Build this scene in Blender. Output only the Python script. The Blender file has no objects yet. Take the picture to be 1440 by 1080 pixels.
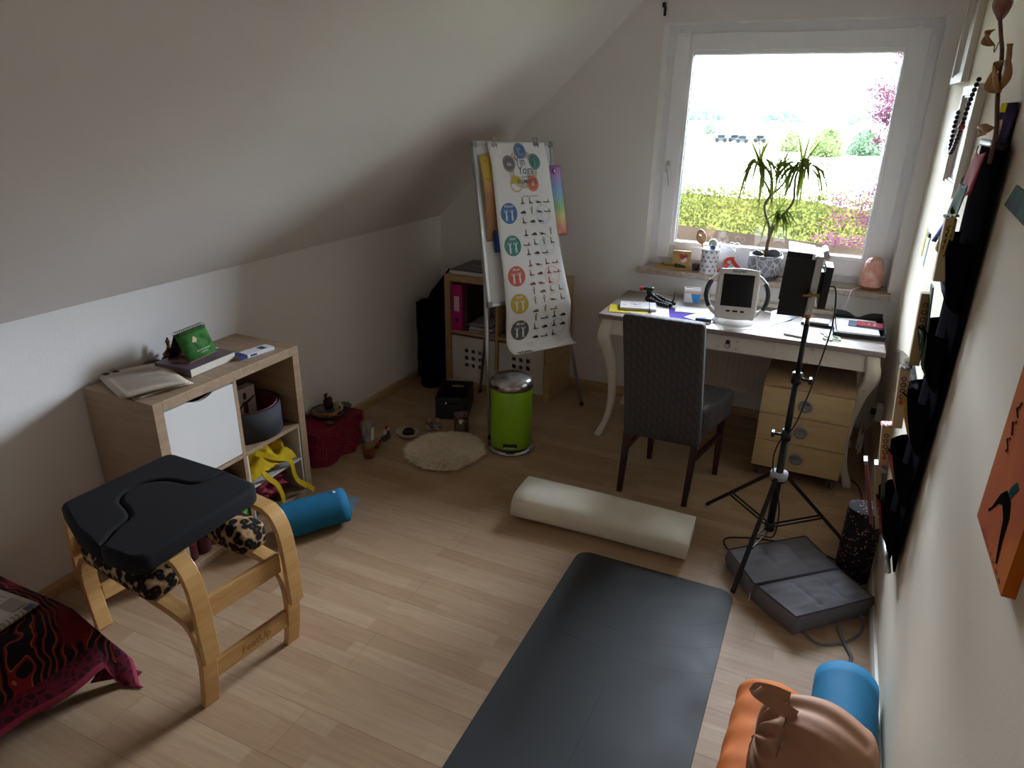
import bpy, bmesh, math, random
from mathutils import Vector, Matrix, noise
R = math.radians
PI = math.pi
SC = bpy.context.scene
COL = SC.collection

# ------------------------------------------------------------------ camera
def make_camera():
    yaw, pitch, roll = 0.4283, 0.3833, 0.0179
    f = Vector((-math.sin(yaw)*math.cos(pitch), math.cos(yaw)*math.cos(pitch), -math.sin(pitch)))
    r = f.cross(Vector((0, 0, 1))).normalized()
    u = r.cross(f)
    r2 = r*math.cos(roll) + u*math.sin(roll)
    u2 = -r*math.sin(roll) + u*math.cos(roll)
    cd = bpy.data.cameras.new('camera')
    cd.sensor_fit = 'HORIZONTAL'
    cd.sensor_width = 36.0
    cd.lens = 968.1/1440*36.0
    cd.clip_start = 0.05
    cd.clip_end = 2000
    o = bpy.data.objects.new('camera', cd)
    COL.objects.link(o)
    m = Matrix((r2, u2, -f)).transposed().to_4x4()
    m.translation = Vector((2.5788, -4.3555, 1.8423))
    o.matrix_world = m
    SC.camera = o
make_camera()

# ------------------------------------------------------------------ light
SC.view_settings.view_transform = 'Standard'
SC.view_settings.look = 'None'
SC.view_settings.gamma = 1.0
SC.view_settings.use_curve_mapping = False
SC.view_settings.exposure = 2.92
SC.cycles.max_bounces = 14
SC.cycles.diffuse_bounces = 8
SC.cycles.glossy_bounces = 5
SC.cycles.transparent_max_bounces = 16
SC.cycles.sample_clamp_indirect = 6.0
SC.cycles.caustics_reflective = False
SC.cycles.caustics_refractive = False

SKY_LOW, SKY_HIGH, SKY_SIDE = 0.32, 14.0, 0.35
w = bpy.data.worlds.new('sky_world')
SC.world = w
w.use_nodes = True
wn = w.node_tree
wn.nodes.clear()
wo = wn.nodes.new('ShaderNodeOutputWorld')
wb = wn.nodes.new('ShaderNodeBackground')
# pale bright horizon; unseen sky overhead, window side, is boosted to light the room
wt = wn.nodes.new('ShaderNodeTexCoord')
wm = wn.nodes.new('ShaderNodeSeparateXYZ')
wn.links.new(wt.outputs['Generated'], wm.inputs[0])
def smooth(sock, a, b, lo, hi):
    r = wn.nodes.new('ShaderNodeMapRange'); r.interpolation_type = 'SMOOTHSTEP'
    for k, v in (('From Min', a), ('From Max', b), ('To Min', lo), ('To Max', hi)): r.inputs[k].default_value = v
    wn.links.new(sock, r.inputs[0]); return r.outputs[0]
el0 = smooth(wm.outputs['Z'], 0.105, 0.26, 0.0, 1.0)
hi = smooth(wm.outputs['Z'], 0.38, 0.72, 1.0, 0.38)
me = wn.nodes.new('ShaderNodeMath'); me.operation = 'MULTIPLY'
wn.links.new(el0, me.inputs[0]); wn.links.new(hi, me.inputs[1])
# right of the view, unseen, the boost reaches down to the horizon
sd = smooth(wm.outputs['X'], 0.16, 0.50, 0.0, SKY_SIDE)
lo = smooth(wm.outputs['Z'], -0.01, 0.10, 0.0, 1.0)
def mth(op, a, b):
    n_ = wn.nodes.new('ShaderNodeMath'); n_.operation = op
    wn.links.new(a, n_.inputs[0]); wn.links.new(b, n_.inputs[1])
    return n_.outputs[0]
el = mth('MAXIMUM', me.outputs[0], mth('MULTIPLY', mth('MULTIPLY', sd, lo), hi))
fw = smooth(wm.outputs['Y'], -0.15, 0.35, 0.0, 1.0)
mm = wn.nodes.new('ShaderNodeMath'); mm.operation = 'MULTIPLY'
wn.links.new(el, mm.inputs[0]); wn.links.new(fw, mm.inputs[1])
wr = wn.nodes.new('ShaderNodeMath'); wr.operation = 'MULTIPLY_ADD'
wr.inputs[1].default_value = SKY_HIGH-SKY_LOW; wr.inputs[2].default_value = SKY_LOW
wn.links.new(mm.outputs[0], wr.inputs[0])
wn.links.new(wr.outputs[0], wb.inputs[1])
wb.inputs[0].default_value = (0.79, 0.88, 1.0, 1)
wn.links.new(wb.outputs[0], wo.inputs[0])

sl = bpy.data.lights.new('sun', 'SUN')
sl.energy = 0.55
sl.angle = R(3)
sl.color = (1.0, 0.95, 0.86)
so = bpy.data.objects.new('sun', sl)
so.rotation_euler = (R(38), 0, R(-20))
so.location = (0, -6, 12)
COL.objects.link(so)

pl = bpy.data.lights.new('window_daylight_portal', 'AREA')
pl.shape = 'RECTANGLE'
pl.size, pl.size_y = 1.12, 1.12
pl.cycles.is_portal = True
po = bpy.data.objects.new('window_daylight_portal', pl)
po.location = (2.21, 0.26, 1.60)
po.rotation_euler = (R(-90), 0, 0)
COL.objects.link(po)

# ------------------------------------------------------------------ materials
def lin(h):
    h = h.lstrip('#')
    o = []
    for i in (0, 2, 4):
        c = int(h[i:i+2], 16)/255
        o.append(c/12.92 if c <= 0.04045 else ((c+0.055)/1.055)**2.4)
    return (*o, 1)

class NT:
    def __init__(s, name, rough=0.6, metal=0.0, spec=0.5):
        s.m = bpy.data.materials.new(name)
        s.m.use_nodes = True
        s.t = s.m.node_tree
        s.t.nodes.clear()
        s.out = s.n('ShaderNodeOutputMaterial')
        s.b = s.n('ShaderNodeBsdfPrincipled')
        s.b.inputs['Roughness'].default_value = rough
        s.b.inputs['Metallic'].default_value = metal
        s.b.inputs['Specular IOR Level'].default_value = spec
        s.l(s.b.outputs[0], s.out.inputs[0])
        s.tc = None
    def n(s, typ, **kw):
        nd = s.t.nodes.new(typ)
        for k, v in kw.items():
            if k.startswith('i_'):
                nd.inputs[k[2:].replace('_', ' ')].default_value = v
            else:
                setattr(nd, k, v)
        return nd
    def l(s, a, b): s.t.links.new(a, b)
    def co(s, scale=(1, 1, 1), rot=(0, 0, 0), which='Object'):
        if s.tc is None: s.tc = s.n('ShaderNodeTexCoord')
        mp = s.n('ShaderNodeMapping')
        mp.inputs['Scale'].default_value = scale
        mp.inputs['Rotation'].default_value = rot
        s.l(s.tc.outputs[which], mp.inputs[0])
        return mp.outputs[0]
    def ramp(s, fac, stops, interp='LINEAR'):
        r = s.n('ShaderNodeValToRGB')
        r.color_ramp.interpolation = interp
        e = r.color_ramp.elements
        while len(e) > 1: e.remove(e[0])
        e[0].position = stops[0][0]; e[0].color = stops[0][1]
        for p, c in stops[1:]:
            x = e.new(p); x.color = c
        s.l(fac, r.inputs[0])
        return r.outputs[0]
    def mix(s, fac, a, b, mode='MIX'):
        m = s.n('ShaderNodeMix', data_type='RGBA', blend_type=mode)
        for sock, v in ((m.inputs[0], fac), (m.inputs[6], a), (m.inputs[7], b)):
            if hasattr(v, 'links') or isinstance(v, bpy.types.NodeSocket): s.l(v, sock)
            else: sock.default_value = v
        return m.outputs[2]
    def noise(s, scale=5, detail=3, vec=None, rough=0.5, dist=0.0):
        x = s.n('ShaderNodeTexNoise')
        x.inputs['Scale'].default_value = scale
        x.inputs['Detail'].default_value = detail
        x.inputs['Roughness'].default_value = rough
        x.inputs['Distortion'].default_value = dist
        s.l(vec if vec is not None else s.co(), x.inputs['Vector'])
        return x.outputs['Fac']
    def color(s, c):
        if isinstance(c, bpy.types.NodeSocket): s.l(c, s.b.inputs['Base Color'])
        else: s.b.inputs['Base Color'].default_value = c
        return s
    def bump(s, h, strength=0.3, dist=0.002):
        b = s.n('ShaderNodeBump')
        b.inputs['Strength'].default_value = strength
        b.inputs['Distance'].default_value = dist
        s.l(h, b.inputs['Height'])
        s.l(b.outputs[0], s.b.inputs['Normal'])
        return s

_MC = {}
def pm(name, hexc, rough=0.6, metal=0.0, var=0.0, vscale=6, bump=0.0, bscale=200, spec=0.5, hex2=None):
    """plain procedural material: base colour, soft mottling and a fine bump"""
    if name in _MC: return _MC[name]
    n = NT(name, rough, metal, spec)
    c = lin(hexc)
    if var > 0 or hex2:
        c2 = lin(hex2) if hex2 else tuple(list(x*(1-var) for x in c[:3])+[1])
        f = n.noise(vscale, 3)
        n.color(n.ramp(f, [(0.35, c), (0.68, c2)]))
    else:
        n.color(c)
    if bump > 0:
        n.bump(n.noise(bscale, 2), bump, 0.0015)
    _MC[name] = n.m
    return n.m

def wood(name, h1, h2, grain=(2.0, 30.0, 30.0), rough=0.45, bump=0.08):
    n = NT(name, rough)
    v = n.co(scale=grain)
    f = n.noise(1.6, 5, v, 0.6, 0.4)
    n.color(n.ramp(f, [(0.3, lin(h1)), (0.72, lin(h2))]))
    n.bump(f, bump, 0.001)
    return n.m

def wall_mat(name, hexc, amp=0.35):
    n = NT(name, 0.92, 0, 0.2)
    c = lin(hexc)
    f = n.noise(1.3, 4)
    n.color(n.ramp(f, [(0.3, c), (0.75, tuple([x*0.95 for x in c[:3]]+[1]))]))
    h1 = n.noise(70, 4)
    h2 = n.noise(9, 3)
    s = n.n('ShaderNodeMath', operation='ADD')
    n.l(h1, s.inputs[0]); n.l(h2, s.inputs[1])
    n.bump(s.outputs[0], amp, 0.003)
    return n.m

def floor_mat():
    n = NT('laminate_floor', 0.5, 0, 0.28)
    v = n.co()
    def brick(wd, ht, off, c1, c2, mort, mc):
        b = n.n('ShaderNodeTexBrick')
        b.offset = off; b.offset_frequency = 2
        b.inputs['Scale'].default_value = 1.0
        b.inputs['Brick Width'].default_value = wd
        b.inputs['Row Height'].default_value = ht
        b.inputs['Mortar Size'].default_value = mort
        b.inputs['Mortar Smooth'].default_value = 0.3
        b.inputs['Color1'].default_value = c1
        b.inputs['Color2'].default_value = c2
        b.inputs['Mortar'].default_value = mc
        n.l(v, b.inputs['Vector'])
        return b
    b1 = brick(0.47, 0.0643, 0.37, lin('#b89e82'), lin('#a98b6e'), 0.0006, lin('#a88560'))
    b2 = brick(1.285, 0.1929, 0.41, (1, 1, 1, 1), (0.93, 0.92, 0.9, 1), 0.0011, (0.62, 0.55, 0.46, 1))
    g = n.noise(2.2, 6, n.co(scale=(2.2, 26, 26)), 0.62, 0.6)
    gr = n.ramp(g, [(0.3, (1.06, 1.05, 1.04, 1)), (0.7, (0.86, 0.83, 0.8, 1))])
    big = n.ramp(n.noise(1.7, 2), [(0.3, (1, 1, 1, 1)), (0.8, (0.94, 0.92, 0.9, 1))])
    c = n.mix(1.0, b1.outputs['Color'], b2.outputs['Color'], 'MULTIPLY')
    c = n.mix(1.0, c, gr, 'MULTIPLY')
    c = n.mix(1.0, c, big, 'MULTIPLY')
    n.color(c)
    n.l(n.ramp(g, [(0.2, (0.46,)*3+(1,)), (0.8, (0.60,)*3+(1,))]), n.b.inputs['Roughness'])
    n.bump(b2.outputs['Fac'], -0.15, 0.001)
    return n.m

def glass_mat():
    n = NT('window_glass')
    t = n.n('ShaderNodeBsdfTransparent'); t.inputs[0].default_value = (0.97, 0.98, 0.985, 1)
    g = n.n('ShaderNodeBsdfGlossy'); g.inputs['Roughness'].default_value = 0.02
    fr = n.n('ShaderNodeFresnel'); fr.inputs[0].default_value = 1.5
    mx = n.n('ShaderNodeMixShader')
    n.l(fr.outputs[0], mx.inputs[0]); n.l(t.outputs[0], mx.inputs[1]); n.l(g.outputs[0], mx.inputs[2])
    n.l(mx.outputs[0], n.out.inputs[0])
    return n.m
def clear_mat(name, tint=(0.9, 0.93, 0.93, 1), gl=0.12):
    n = NT(name)
    t = n.n('ShaderNodeBsdfTransparent'); t.inputs[0].default_value = tint
    g = n.n('ShaderNodeBsdfGlossy'); g.inputs['Roughness'].default_value = 0.08
    mx = n.n('ShaderNodeMixShader'); mx.inputs[0].default_value = gl
    n.l(t.outputs[0], mx.inputs[1]); n.l(g.outputs[0], mx.inputs[2])
    n.l(mx.outputs[0], n.out.inputs[0])
    return n.m

# ------------------------------------------------------------------ mesh builder
class MB:
    def __init__(s, mtx=None):
        s.v, s.f, s.mi, s.sm = [], [], [], []
        s.M = mtx or Matrix()
    def add(s, vs, fs, mi=0, smooth=False):
        o = len(s.v)
        s.v += [s.M @ Vector(p) for p in vs]
        for f in fs:
            s.f.append([i+o for i in f]); s.mi.append(mi); s.sm.append(smooth)
        return s
    def box(s, x0, x1, y0, y1, z0, z1, mi=0, rot=None, piv=None, bev=0.0):
        if bev > 0:
            b = min(bev, abs(x1-x0)/2.01, abs(y1-y0)/2.01, abs(z1-z0)/2.01)
            bm = bmesh.new()
            bmesh.ops.create_cube(bm, size=1)
            for v in bm.verts:
                v.co = Vector(((x0+x1)/2+v.co.x*(x1-x0), (y0+y1)/2+v.co.y*(y1-y0), (z0+z1)/2+v.co.z*(z1-z0)))
            bmesh.ops.bevel(bm, geom=bm.edges[:], offset=b, segments=2, affect='EDGES', profile=0.6)
            bm.verts.index_update()
            vs = [v.co.copy() for v in bm.verts]
            fs = [[v.index for v in f.verts] for f in bm.faces]
            bm.free()
        else:
            vs = [Vector(p) for p in ((x0,y0,z0),(x1,y0,z0),(x1,y1,z0),(x0,y1,z0),(x0,y0,z1),(x1,y0,z1),(x1,y1,z1),(x0,y1,z1))]
            fs = [(0,3,2,1),(4,5,6,7),(0,1,5,4),(1,2,6,5),(2,3,7,6),(3,0,4,7)]
        if rot is not None:
            c = Vector(piv) if piv is not None else Vector(((x0+x1)/2,(y0+y1)/2,(z0+z1)/2))
            vs = [c + rot @ (v-c) for v in vs]
        return s.add(vs, fs, mi)
    def tube(s, pts, r, seg=8, mi=0, cap=True, flat=None, up=None):
        """sweep a round (or flat=(w,h) rectangular) section along pts"""
        pts = [Vector(p) for p in pts]
        n = len(pts)
        rs = r if isinstance(r, (list, tuple)) else [r]*n
        ring = []
        prev = None
        for i, p in enumerate(pts):
            d = (pts[min(i+1, n-1)]-pts[max(i-1, 0)])
            if d.length < 1e-9: d = Vector((0, 0, 1))
            d.normalize()
            if up is not None:
                a = Vector(up) - d*d.dot(Vector(up))
            elif prev is None:
                a = Vector((0, 0, 1)) if abs(d.z) < 0.9 else Vector((1, 0, 0))
                a = a - d*d.dot(a)
            else:
                a = prev - d*d.dot(prev)
            a.normalize(); prev = a
            b = d.cross(a)
            rr = rs[i]
            if flat:
                wq, hq = flat[0]/2*rr, flat[1]/2*rr
                ring.append([p+a*sa*hq+b*sb*wq for sa, sb in ((-1,-1),(-1,1),(1,1),(1,-1))])
            else:
                ring.append([p+a*math.cos(2*PI*k/seg)*rr+b*math.sin(2*PI*k/seg)*rr for k in range(seg)])
        m = 4 if flat else seg
        vs = [q for rg in ring for q in rg]
        fs = [(i*m+k, i*m+(k+1) % m, (i+1)*m+(k+1) % m, (i+1)*m+k) for i in range(n-1) for k in range(m)]
        if cap: fs += [tuple(range(m))[::-1], tuple((n-1)*m+k for k in range(m))]
        return s.add(vs, fs, mi, smooth=not flat)
    def lathe(s, prof, c=(0, 0, 0), seg=24, mi=0, axis=None, sx=1.0, sy=1.0, closed=False):
        c = Vector(c)
        q = Matrix()
        if axis is not None:
            q = Vector((0, 0, 1)).rotation_difference(Vector(axis).normalized()).to_matrix().to_4x4()
        vs, fs = [], []
        for r, z in prof:
            for k in range(seg):
                a = 2*PI*k/seg
                vs.append(c + q @ Vector((math.cos(a)*r*sx, math.sin(a)*r*sy, z)))
        n = len(prof)
        for i in range(n-1):
            for k in range(seg):
                fs.append((i*seg+k, i*seg+(k+1) % seg, (i+1)*seg+(k+1) % seg, (i+1)*seg+k))
        if closed:
            for k in range(seg): fs.append(((n-1)*seg+k, (n-1)*seg+(k+1) % seg, (k+1) % seg, k))
        else:
            if prof[0][0] > 1e-6: fs.append(tuple(range(seg))[::-1])
            if prof[-1][0] > 1e-6: fs.append(tuple((n-1)*seg+k for k in range(seg)))
        return s.add(vs, fs, mi, smooth=True)
    def ell(s, c, r, mi=0, seg=16, rings=10, e=1.0, jit=0, seed=0):
        """ellipsoid, e<1 squares it off; jit roughens it"""
        c = Vector(c)
        r = (r, r, r) if not hasattr(r, '__len__') else r
        vs, fs = [], []
        sg = lambda x: math.copysign(abs(x)**e, x)
        for i in range(rings+1):
            t = PI*i/rings
            for k in range(seg):
                a = 2*PI*k/seg
                d = Vector((sg(math.cos(a))*sg(math.sin(t)), sg(math.sin(a))*sg(math.sin(t)), -sg(math.cos(t))))
                if jit:
                    d *= 1+jit*noise.noise(d*2.5+Vector((seed, seed*2, 0)))
                vs.append(c+Vector((d.x*r[0], d.y*r[1], d.z*r[2])))
        for i in range(rings):
            for k in range(seg):
                fs.append((i*seg+k, i*seg+(k+1) % seg, (i+1)*seg+(k+1) % seg, (i+1)*seg+k))
        return s.add(vs, fs, mi, smooth=True)
    def grid(s, fn, nu, nv, mi=0, thick=0.0, smooth=True, closed_u=False):
        """surface fn(u,v) in 0..1; thick>0 gives it a back and rims"""
        P = [[Vector(fn(i/nu, j/nv)) for j in range(nv+1)] for i in range(nu+1)]
        idx = lambda i, j: i*(nv+1)+j
        vs = [p for row in P for p in row]
        fs = [(idx(i,j), idx(i+1,j), idx(i+1,j+1), idx(i,j+1)) for i in range(nu) for j in range(nv)]
        if thick > 0:
            N = len(vs)
            bk = []
            for i in range(nu+1):
                for j in range(nv+1):
                    du = P[min(i+1,nu)][j]-P[max(i-1,0)][j]
                    dv = P[i][min(j+1,nv)]-P[i][max(j-1,0)]
                    nn = du.cross(dv)
                    if nn.length > 1e-12: nn.normalize()
                    bk.append(P[i][j]-nn*thick)
            vs += bk
            fs += [(N+idx(i,j+1), N+idx(i+1,j+1), N+idx(i+1,j), N+idx(i,j)) for i in range(nu) for j in range(nv)]
            for i in range(nu):
                fs.append((idx(i+1,0), idx(i,0), N+idx(i,0), N+idx(i+1,0)))
                fs.append((idx(i,nv), idx(i+1,nv), N+idx(i+1,nv), N+idx(i,nv)))
            for j in range(nv):
                fs.append((idx(0,j), idx(0,j+1), N+idx(0,j+1), N+idx(0,j)))
                fs.append((idx(nu,j+1), idx(nu,j), N+idx(nu,j), N+idx(nu,j+1)))
        return s.add(vs, fs, mi, smooth)
    def prism(s, poly, h, fn=None, mi=0, smooth=False):
        """extrude a 2D outline: fn(x,y,z)->3D"""
        fn = fn or (lambda x, y, z: (x, y, z))
        n = len(poly)
        vs = [fn(x, y, 0) for x, y in poly]+[fn(x, y, h) for x, y in poly]
        fs = [tuple(range(n))[::-1], tuple(range(n, 2*n))]
        fs += [(i, (i+1) % n, n+(i+1) % n, n+i) for i in range(n)]
        return s.add(vs, fs, mi, smooth)
    def flat(s, poly, fn, mi=0):
        return s.add([fn(x, y) for x, y in poly], [tuple(range(len(poly)))], mi)
    def text(s, txt, size, fn, mi=0, align='CENTER', bold=0.0, shear=0.0):
        vs, fs = text2d(txt, size, align, bold, shear)
        return s.add([fn(x, y) for x, y in vs], fs, mi)
    def build(s, name, mats, parent=None, loc=None, rotz=0.0, bev=0, sub=0, label=None, cat=None, group=None, kind=None, org=None):
        me = bpy.data.meshes.new(name)
        vs = s.v
        if org is not None:
            o = Vector(org); vs = [v-o for v in vs]
        me.from_pydata([tuple(v) for v in vs], [], s.f)
        for m in (mats if isinstance(mats, (list, tuple)) else [mats]): me.materials.append(m)
        for p, mi, sm in zip(me.polygons, s.mi, s.sm):
            p.material_index = mi; p.use_smooth = sm
        me.update()
        ob = bpy.data.objects.new(name, me)
        COL.objects.link(ob)
        if parent is not None: ob.parent = parent
        if org is not None and parent is None: ob.location = org
        if loc is not None: ob.location = loc
        if rotz: ob.rotation_euler = (0, 0, rotz)
        if bev:
            b = ob.modifiers.new('bevel', 'BEVEL'); b.width = bev; b.segments = 2; b.limit_method = 'ANGLE'; b.angle_limit = R(40)
        if sub:
            b = ob.modifiers.new('subdivision', 'SUBSURF'); b.levels = sub; b.render_levels = sub
        for k, val in (('label', label), ('category', cat), ('group', group), ('kind', kind)):
            if val: ob[k] = val
        return ob

_TX = {}
def text2d(txt, size, align='CENTER', bold=0.0, shear=0.0):
    key = (txt, align, bold, shear)
    if key not in _TX:
        cu = bpy.data.curves.new('lettering', 'FONT')
        cu.body = txt; cu.size = 1.0; cu.align_x = align; cu.align_y = 'CENTER'
        cu.offset = bold; cu.shear = shear; cu.resolution_u = 3
        ob = bpy.data.objects.new('lettering', cu)
        COL.objects.link(ob)
        bpy.context.view_layer.update()
        me = bpy.data.meshes.new_from_object(ob.evaluated_get(bpy.context.evaluated_depsgraph_get()))
        _TX[key] = ([(v.co.x, v.co.y) for v in me.vertices], [tuple(p.vertices) for p in me.polygons])
        bpy.data.objects.remove(ob); bpy.data.meshes.remove(me); bpy.data.curves.remove(cu)
    vs, fs = _TX[key]
    return [(x*size, y*size) for x, y in vs], fs

def thing(name, label, cat, loc=(0, 0, 0), rotz=0.0, group=None):
    o = bpy.data.objects.new(name, None)
    o.empty_display_size = 0.05
    COL.objects.link(o)
    o.location = loc; o.rotation_euler = (0, 0, rotz)
    o['label'] = label; o['category'] = cat
    if group: o['group'] = group
    return o

def dup(root, loc=None, rotz=None, label=None):
    r = root.copy(); COL.objects.link(r)
    if loc is not None: r.location = loc
    if rotz is not None: r.rotation_euler = (0, 0, rotz)
    if label: r['label'] = label
    for ch in list(root.children):
        c = ch.copy(); COL.objects.link(c); c.parent = r
        for g in list(ch.children):
            d = g.copy(); COL.objects.link(d); d.parent = c
    return r

def rz(a): return Matrix.Rotation(a, 3, 'Z')
def circ(cx, cy, r, n=24, ry=None, a0=0):
    ry = r if ry is None else ry
    return [(cx+r*math.cos(a0+2*PI*k/n), cy+ry*math.sin(a0+2*PI*k/n)) for k in range(n)]
def spline(pts, n=8):
    """Catmull-Rom through pts"""
    P = [Vector(p) for p in pts]
    P = [P[0]*2-P[1]]+P+[P[-1]*2-P[-2]]
    out = []
    for i in range(1, len(P)-2):
        for k in range(n):
            t = k/n
            a, b, c, d = P[i-1], P[i], P[i+1], P[i+2]
            out.append(0.5*((2*b)+(-a+c)*t+(2*a-5*b+4*c-d)*t*t+(-a+3*b-3*c+d)*t**3))
    out.append(P[-2])
    return out
def struct(name, mb, mats, **k):
    return mb.build(name, mats, kind='structure', **k)

# shared materials
M = {}
M['wall'] = wall_mat('white_plaster', '#e9e6e4', 0.16)
M['wallr'] = wall_mat('cream_plaster', '#e4dac6', 0.14)
M['ceil'] = wall_mat('ceiling_plaster', '#e6e1dd', 0.14)
M['base'] = wood('baseboard_wood', '#c2a178', '#a98860')
M['pvc'] = pm('white_window_plastic', '#f4f4f8', 0.35, var=0.02)
M['gasket'] = pm('black_rubber_gasket', '#101012', 0.6, bump=0.1)
M['black'] = pm('black_plastic', '#141416', 0.42, bump=0.05)
M['blackf'] = pm('black_fabric', '#121113', 1.0, bump=0.4, bscale=400, spec=0.0)
M['chrome'] = pm('brushed_steel', '#b9b9bb', 0.22, 1.0, var=0.1)
M['alu'] = pm('silver_aluminium', '#bfc2c6', 0.35, 0.85, var=0.05)
M['white'] = pm('white_plastic', '#e4e4e6', 0.4, var=0.02)
M['paper'] = pm('white_paper', '#e4e2de', 0.9, spec=0.1, var=0.04)
M['print'] = pm('dark_print_ink', '#3a3a40', 0.8, var=0.05)
M['oak'] = wood('oak_veneer', '#a98f74', '#917860', (2.0, 2.0, 26.0))
M['oakh'] = wood('oak_veneer_lengthwise', '#a98f74', '#917860', (26.0, 2.0, 26.0))
M['birch'] = wood('birch_veneer', '#c4a477', '#b09064', (2.0, 2.0, 20.0))
M['glass'] = glass_mat()

# ================================================================== SETTING
W = 2.980; YB = -5.6; K = 1.108; SL = 0.953; ZC = 2.5
XR = (ZC-K)/SL                      # where the slope meets the flat ceiling
struct('floor', MB().box(-0.1, W+0.1, YB-0.1, 0.1, -0.12, 0.0), floor_mat())
struct('wall_left', MB().box(-0.12, 0.0, YB, 0.35, -0.05, K), M['wall'])
struct('ceiling', MB().prism([(-0.12, K-0.02), (0.0, K), (XR, ZC), (W+0.1, ZC), (W+0.1, ZC+0.15), (XR-0.06, ZC+0.15), (-0.12, K+0.06)],
       0.35-YB, lambda x, y, z: (x, YB+z, y)), M['ceil'])
# window wall with its opening, splayed plaster reveals
WX0, WX1, WZ0, WZ1 = 1.505, 2.915, 0.90, 2.297
mb = MB()
gable = lambda x: K+SL*x if x < XR else ZC
mb.prism([(-0.1, -0.05), (WX0, -0.05), (WX0, ZC+0.02), (XR, ZC+0.02), (-0.1, K-0.06)], 0.32, lambda x, y, z: (x, z, y))
mb.box(WX1, W+0.1, 0, 0.32, -0.05, ZC+0.02)
mb.box(WX0, WX1, 0, 0.32, -0.05, WZ0-0.03)
mb.box(WX0, WX1, 0, 0.32, WZ1, ZC+0.02)
struct('wall_window', mb, M['wall'])
struct('wall_right', MB().box(W, W+0.12, YB, 0.0, -0.05, ZC+0.02), M['wallr'])
mb = MB(); mb.prism([(-0.1, -0.05), (W+0.1, -0.05), (W+0.1, ZC+0.02), (XR, ZC+0.02), (-0.1, K-0.06)], -0.12, lambda x, y, z: (x, YB+z, y))
struct('wall_back', mb, M['wall'])
bp_ = [(0, 0), (0.016, 0), (0.016, 0.035), (0.010, 0.05), (0, 0.052)]
struct('baseboard_left', MB().prism(bp_, -YB, lambda x, y, z: (x, YB+z, y)), M['base'])
struct('baseboard_window', MB().prism(bp_, W, lambda x, y, z: (z, -x, y)), M['base'])
struct('baseboard_right', MB().prism(bp_, -YB, lambda x, y, z: (W-x, YB+z, y)), pm('white_baseboard', '#d8d3c8', 0.5, var=0.05))
struct('baseboard_back', MB().prism(bp_, W, lambda x, y, z: (z, YB+x, y)), M['base'])

# ---- window
win = bpy.data.objects.new('window_1', None); COL.objects.link(win); win['kind'] = 'structure'
def rectframe(mb, x0, x1, z0, z1, wd, y0, y1, mi=0, bev=0.004):
    mb.box(x0, x0+wd, y0, y1, z0, z1, mi, bev=bev); mb.box(x1-wd, x1, y0, y1, z0, z1, mi, bev=bev)
    mb.box(x0+wd, x1-wd, y0, y1, z0, z0+wd, mi, bev=bev); mb.box(x0+wd, x1-wd, y0, y1, z1-wd, z1, mi, bev=bev)
mb = MB(); rectframe(mb, 1.505, 2.915, 0.895, 2.297, 0.062, 0.155, 0.245); mb.build('window_frame', M['pvc'], win)
mb = MB(); rectframe(mb, 1.548, 2.866, 0.945, 2.252, 0.088, 0.128, 0.215, bev=0.006)
rectframe(mb, 1.628, 2.786, 1.025, 2.172, 0.030, 0.140, 0.20, bev=0.008)
sash = mb.build('sash', M['pvc'], win)
mb = MB(); rectframe(mb, 1.654, 2.760, 1.050, 2.147, 0.006, 0.158, 0.195, bev=0); mb.build('gasket', M['gasket'], sash)
MB().box(1.655, 2.760, 0.176, 0.184, 1.052, 2.146).build('window_pane', M['glass'], sash)
mb = MB()
mb.box(1.562, 1.590, 0.118, 0.129, 1.475, 1.545, bev=0.005)
mb.tube([(1.576, 0.12, 1.52), (1.576, 0.085, 1.52), (1.582, 0.08, 1.51), (1.604, 0.08, 1.40)], [0.009, 0.009, 0.010, 0.008], 10)
mb.build('window_handle', pm('handle_metal', '#d9d7d4', 0.25, 0.3), sash)
for zz in (2.17, 1.02):
    MB().box(2.868, 2.892, 0.118, 0.140, zz-0.04, zz+0.04, bev=0.005).build('hinge', M['pvc'], win)
for xx in (1.62, 2.80):
    MB().box(xx-0.012, xx+0.012, 0.114, 0.14, 2.235, 2.262, bev=0.004).build('curtain_clip', M['pvc'], win)
n = NT('marble_sill', 0.3)
f = n.noise(14, 6, dist=1.2)
n.color(n.ramp(f, [(0.3, lin('#b9aa98')), (0.5, lin('#a3907e')), (0.7, lin('#c8bcae'))]))
M['marble'] = n.m
mb = MB(); mb.box(1.478, 2.932, -0.058, 0.0, 0.868, 0.90, bev=0.004); mb.box(WX0, WX1, 0.0, 0.17, 0.868, 0.90)
mb.build('window_sill', M['marble'], win)
mb = MB()
mb.add([(1.30, 0.25, 1.0), (3.1, 0.25, 1.0), (3.1, 0.52, 1.028), (1.30, 0.52, 1.115), (1.30, 0.25, 0.86), (3.1, 0.25, 0.86), (3.1, 0.52, 0.86), (1.30, 0.52, 0.86)],
       [(0, 1, 2, 3), (4, 7, 6, 5), (0, 4, 5, 1), (1, 5, 6, 2), (2, 6, 7, 3), (3, 7, 4, 0)])
mb.build('outer_ledge', pm('outer_stone', '#30271f', 1.0, spec=0.0, var=0.2, bump=0.3, bscale=60), win)

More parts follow.
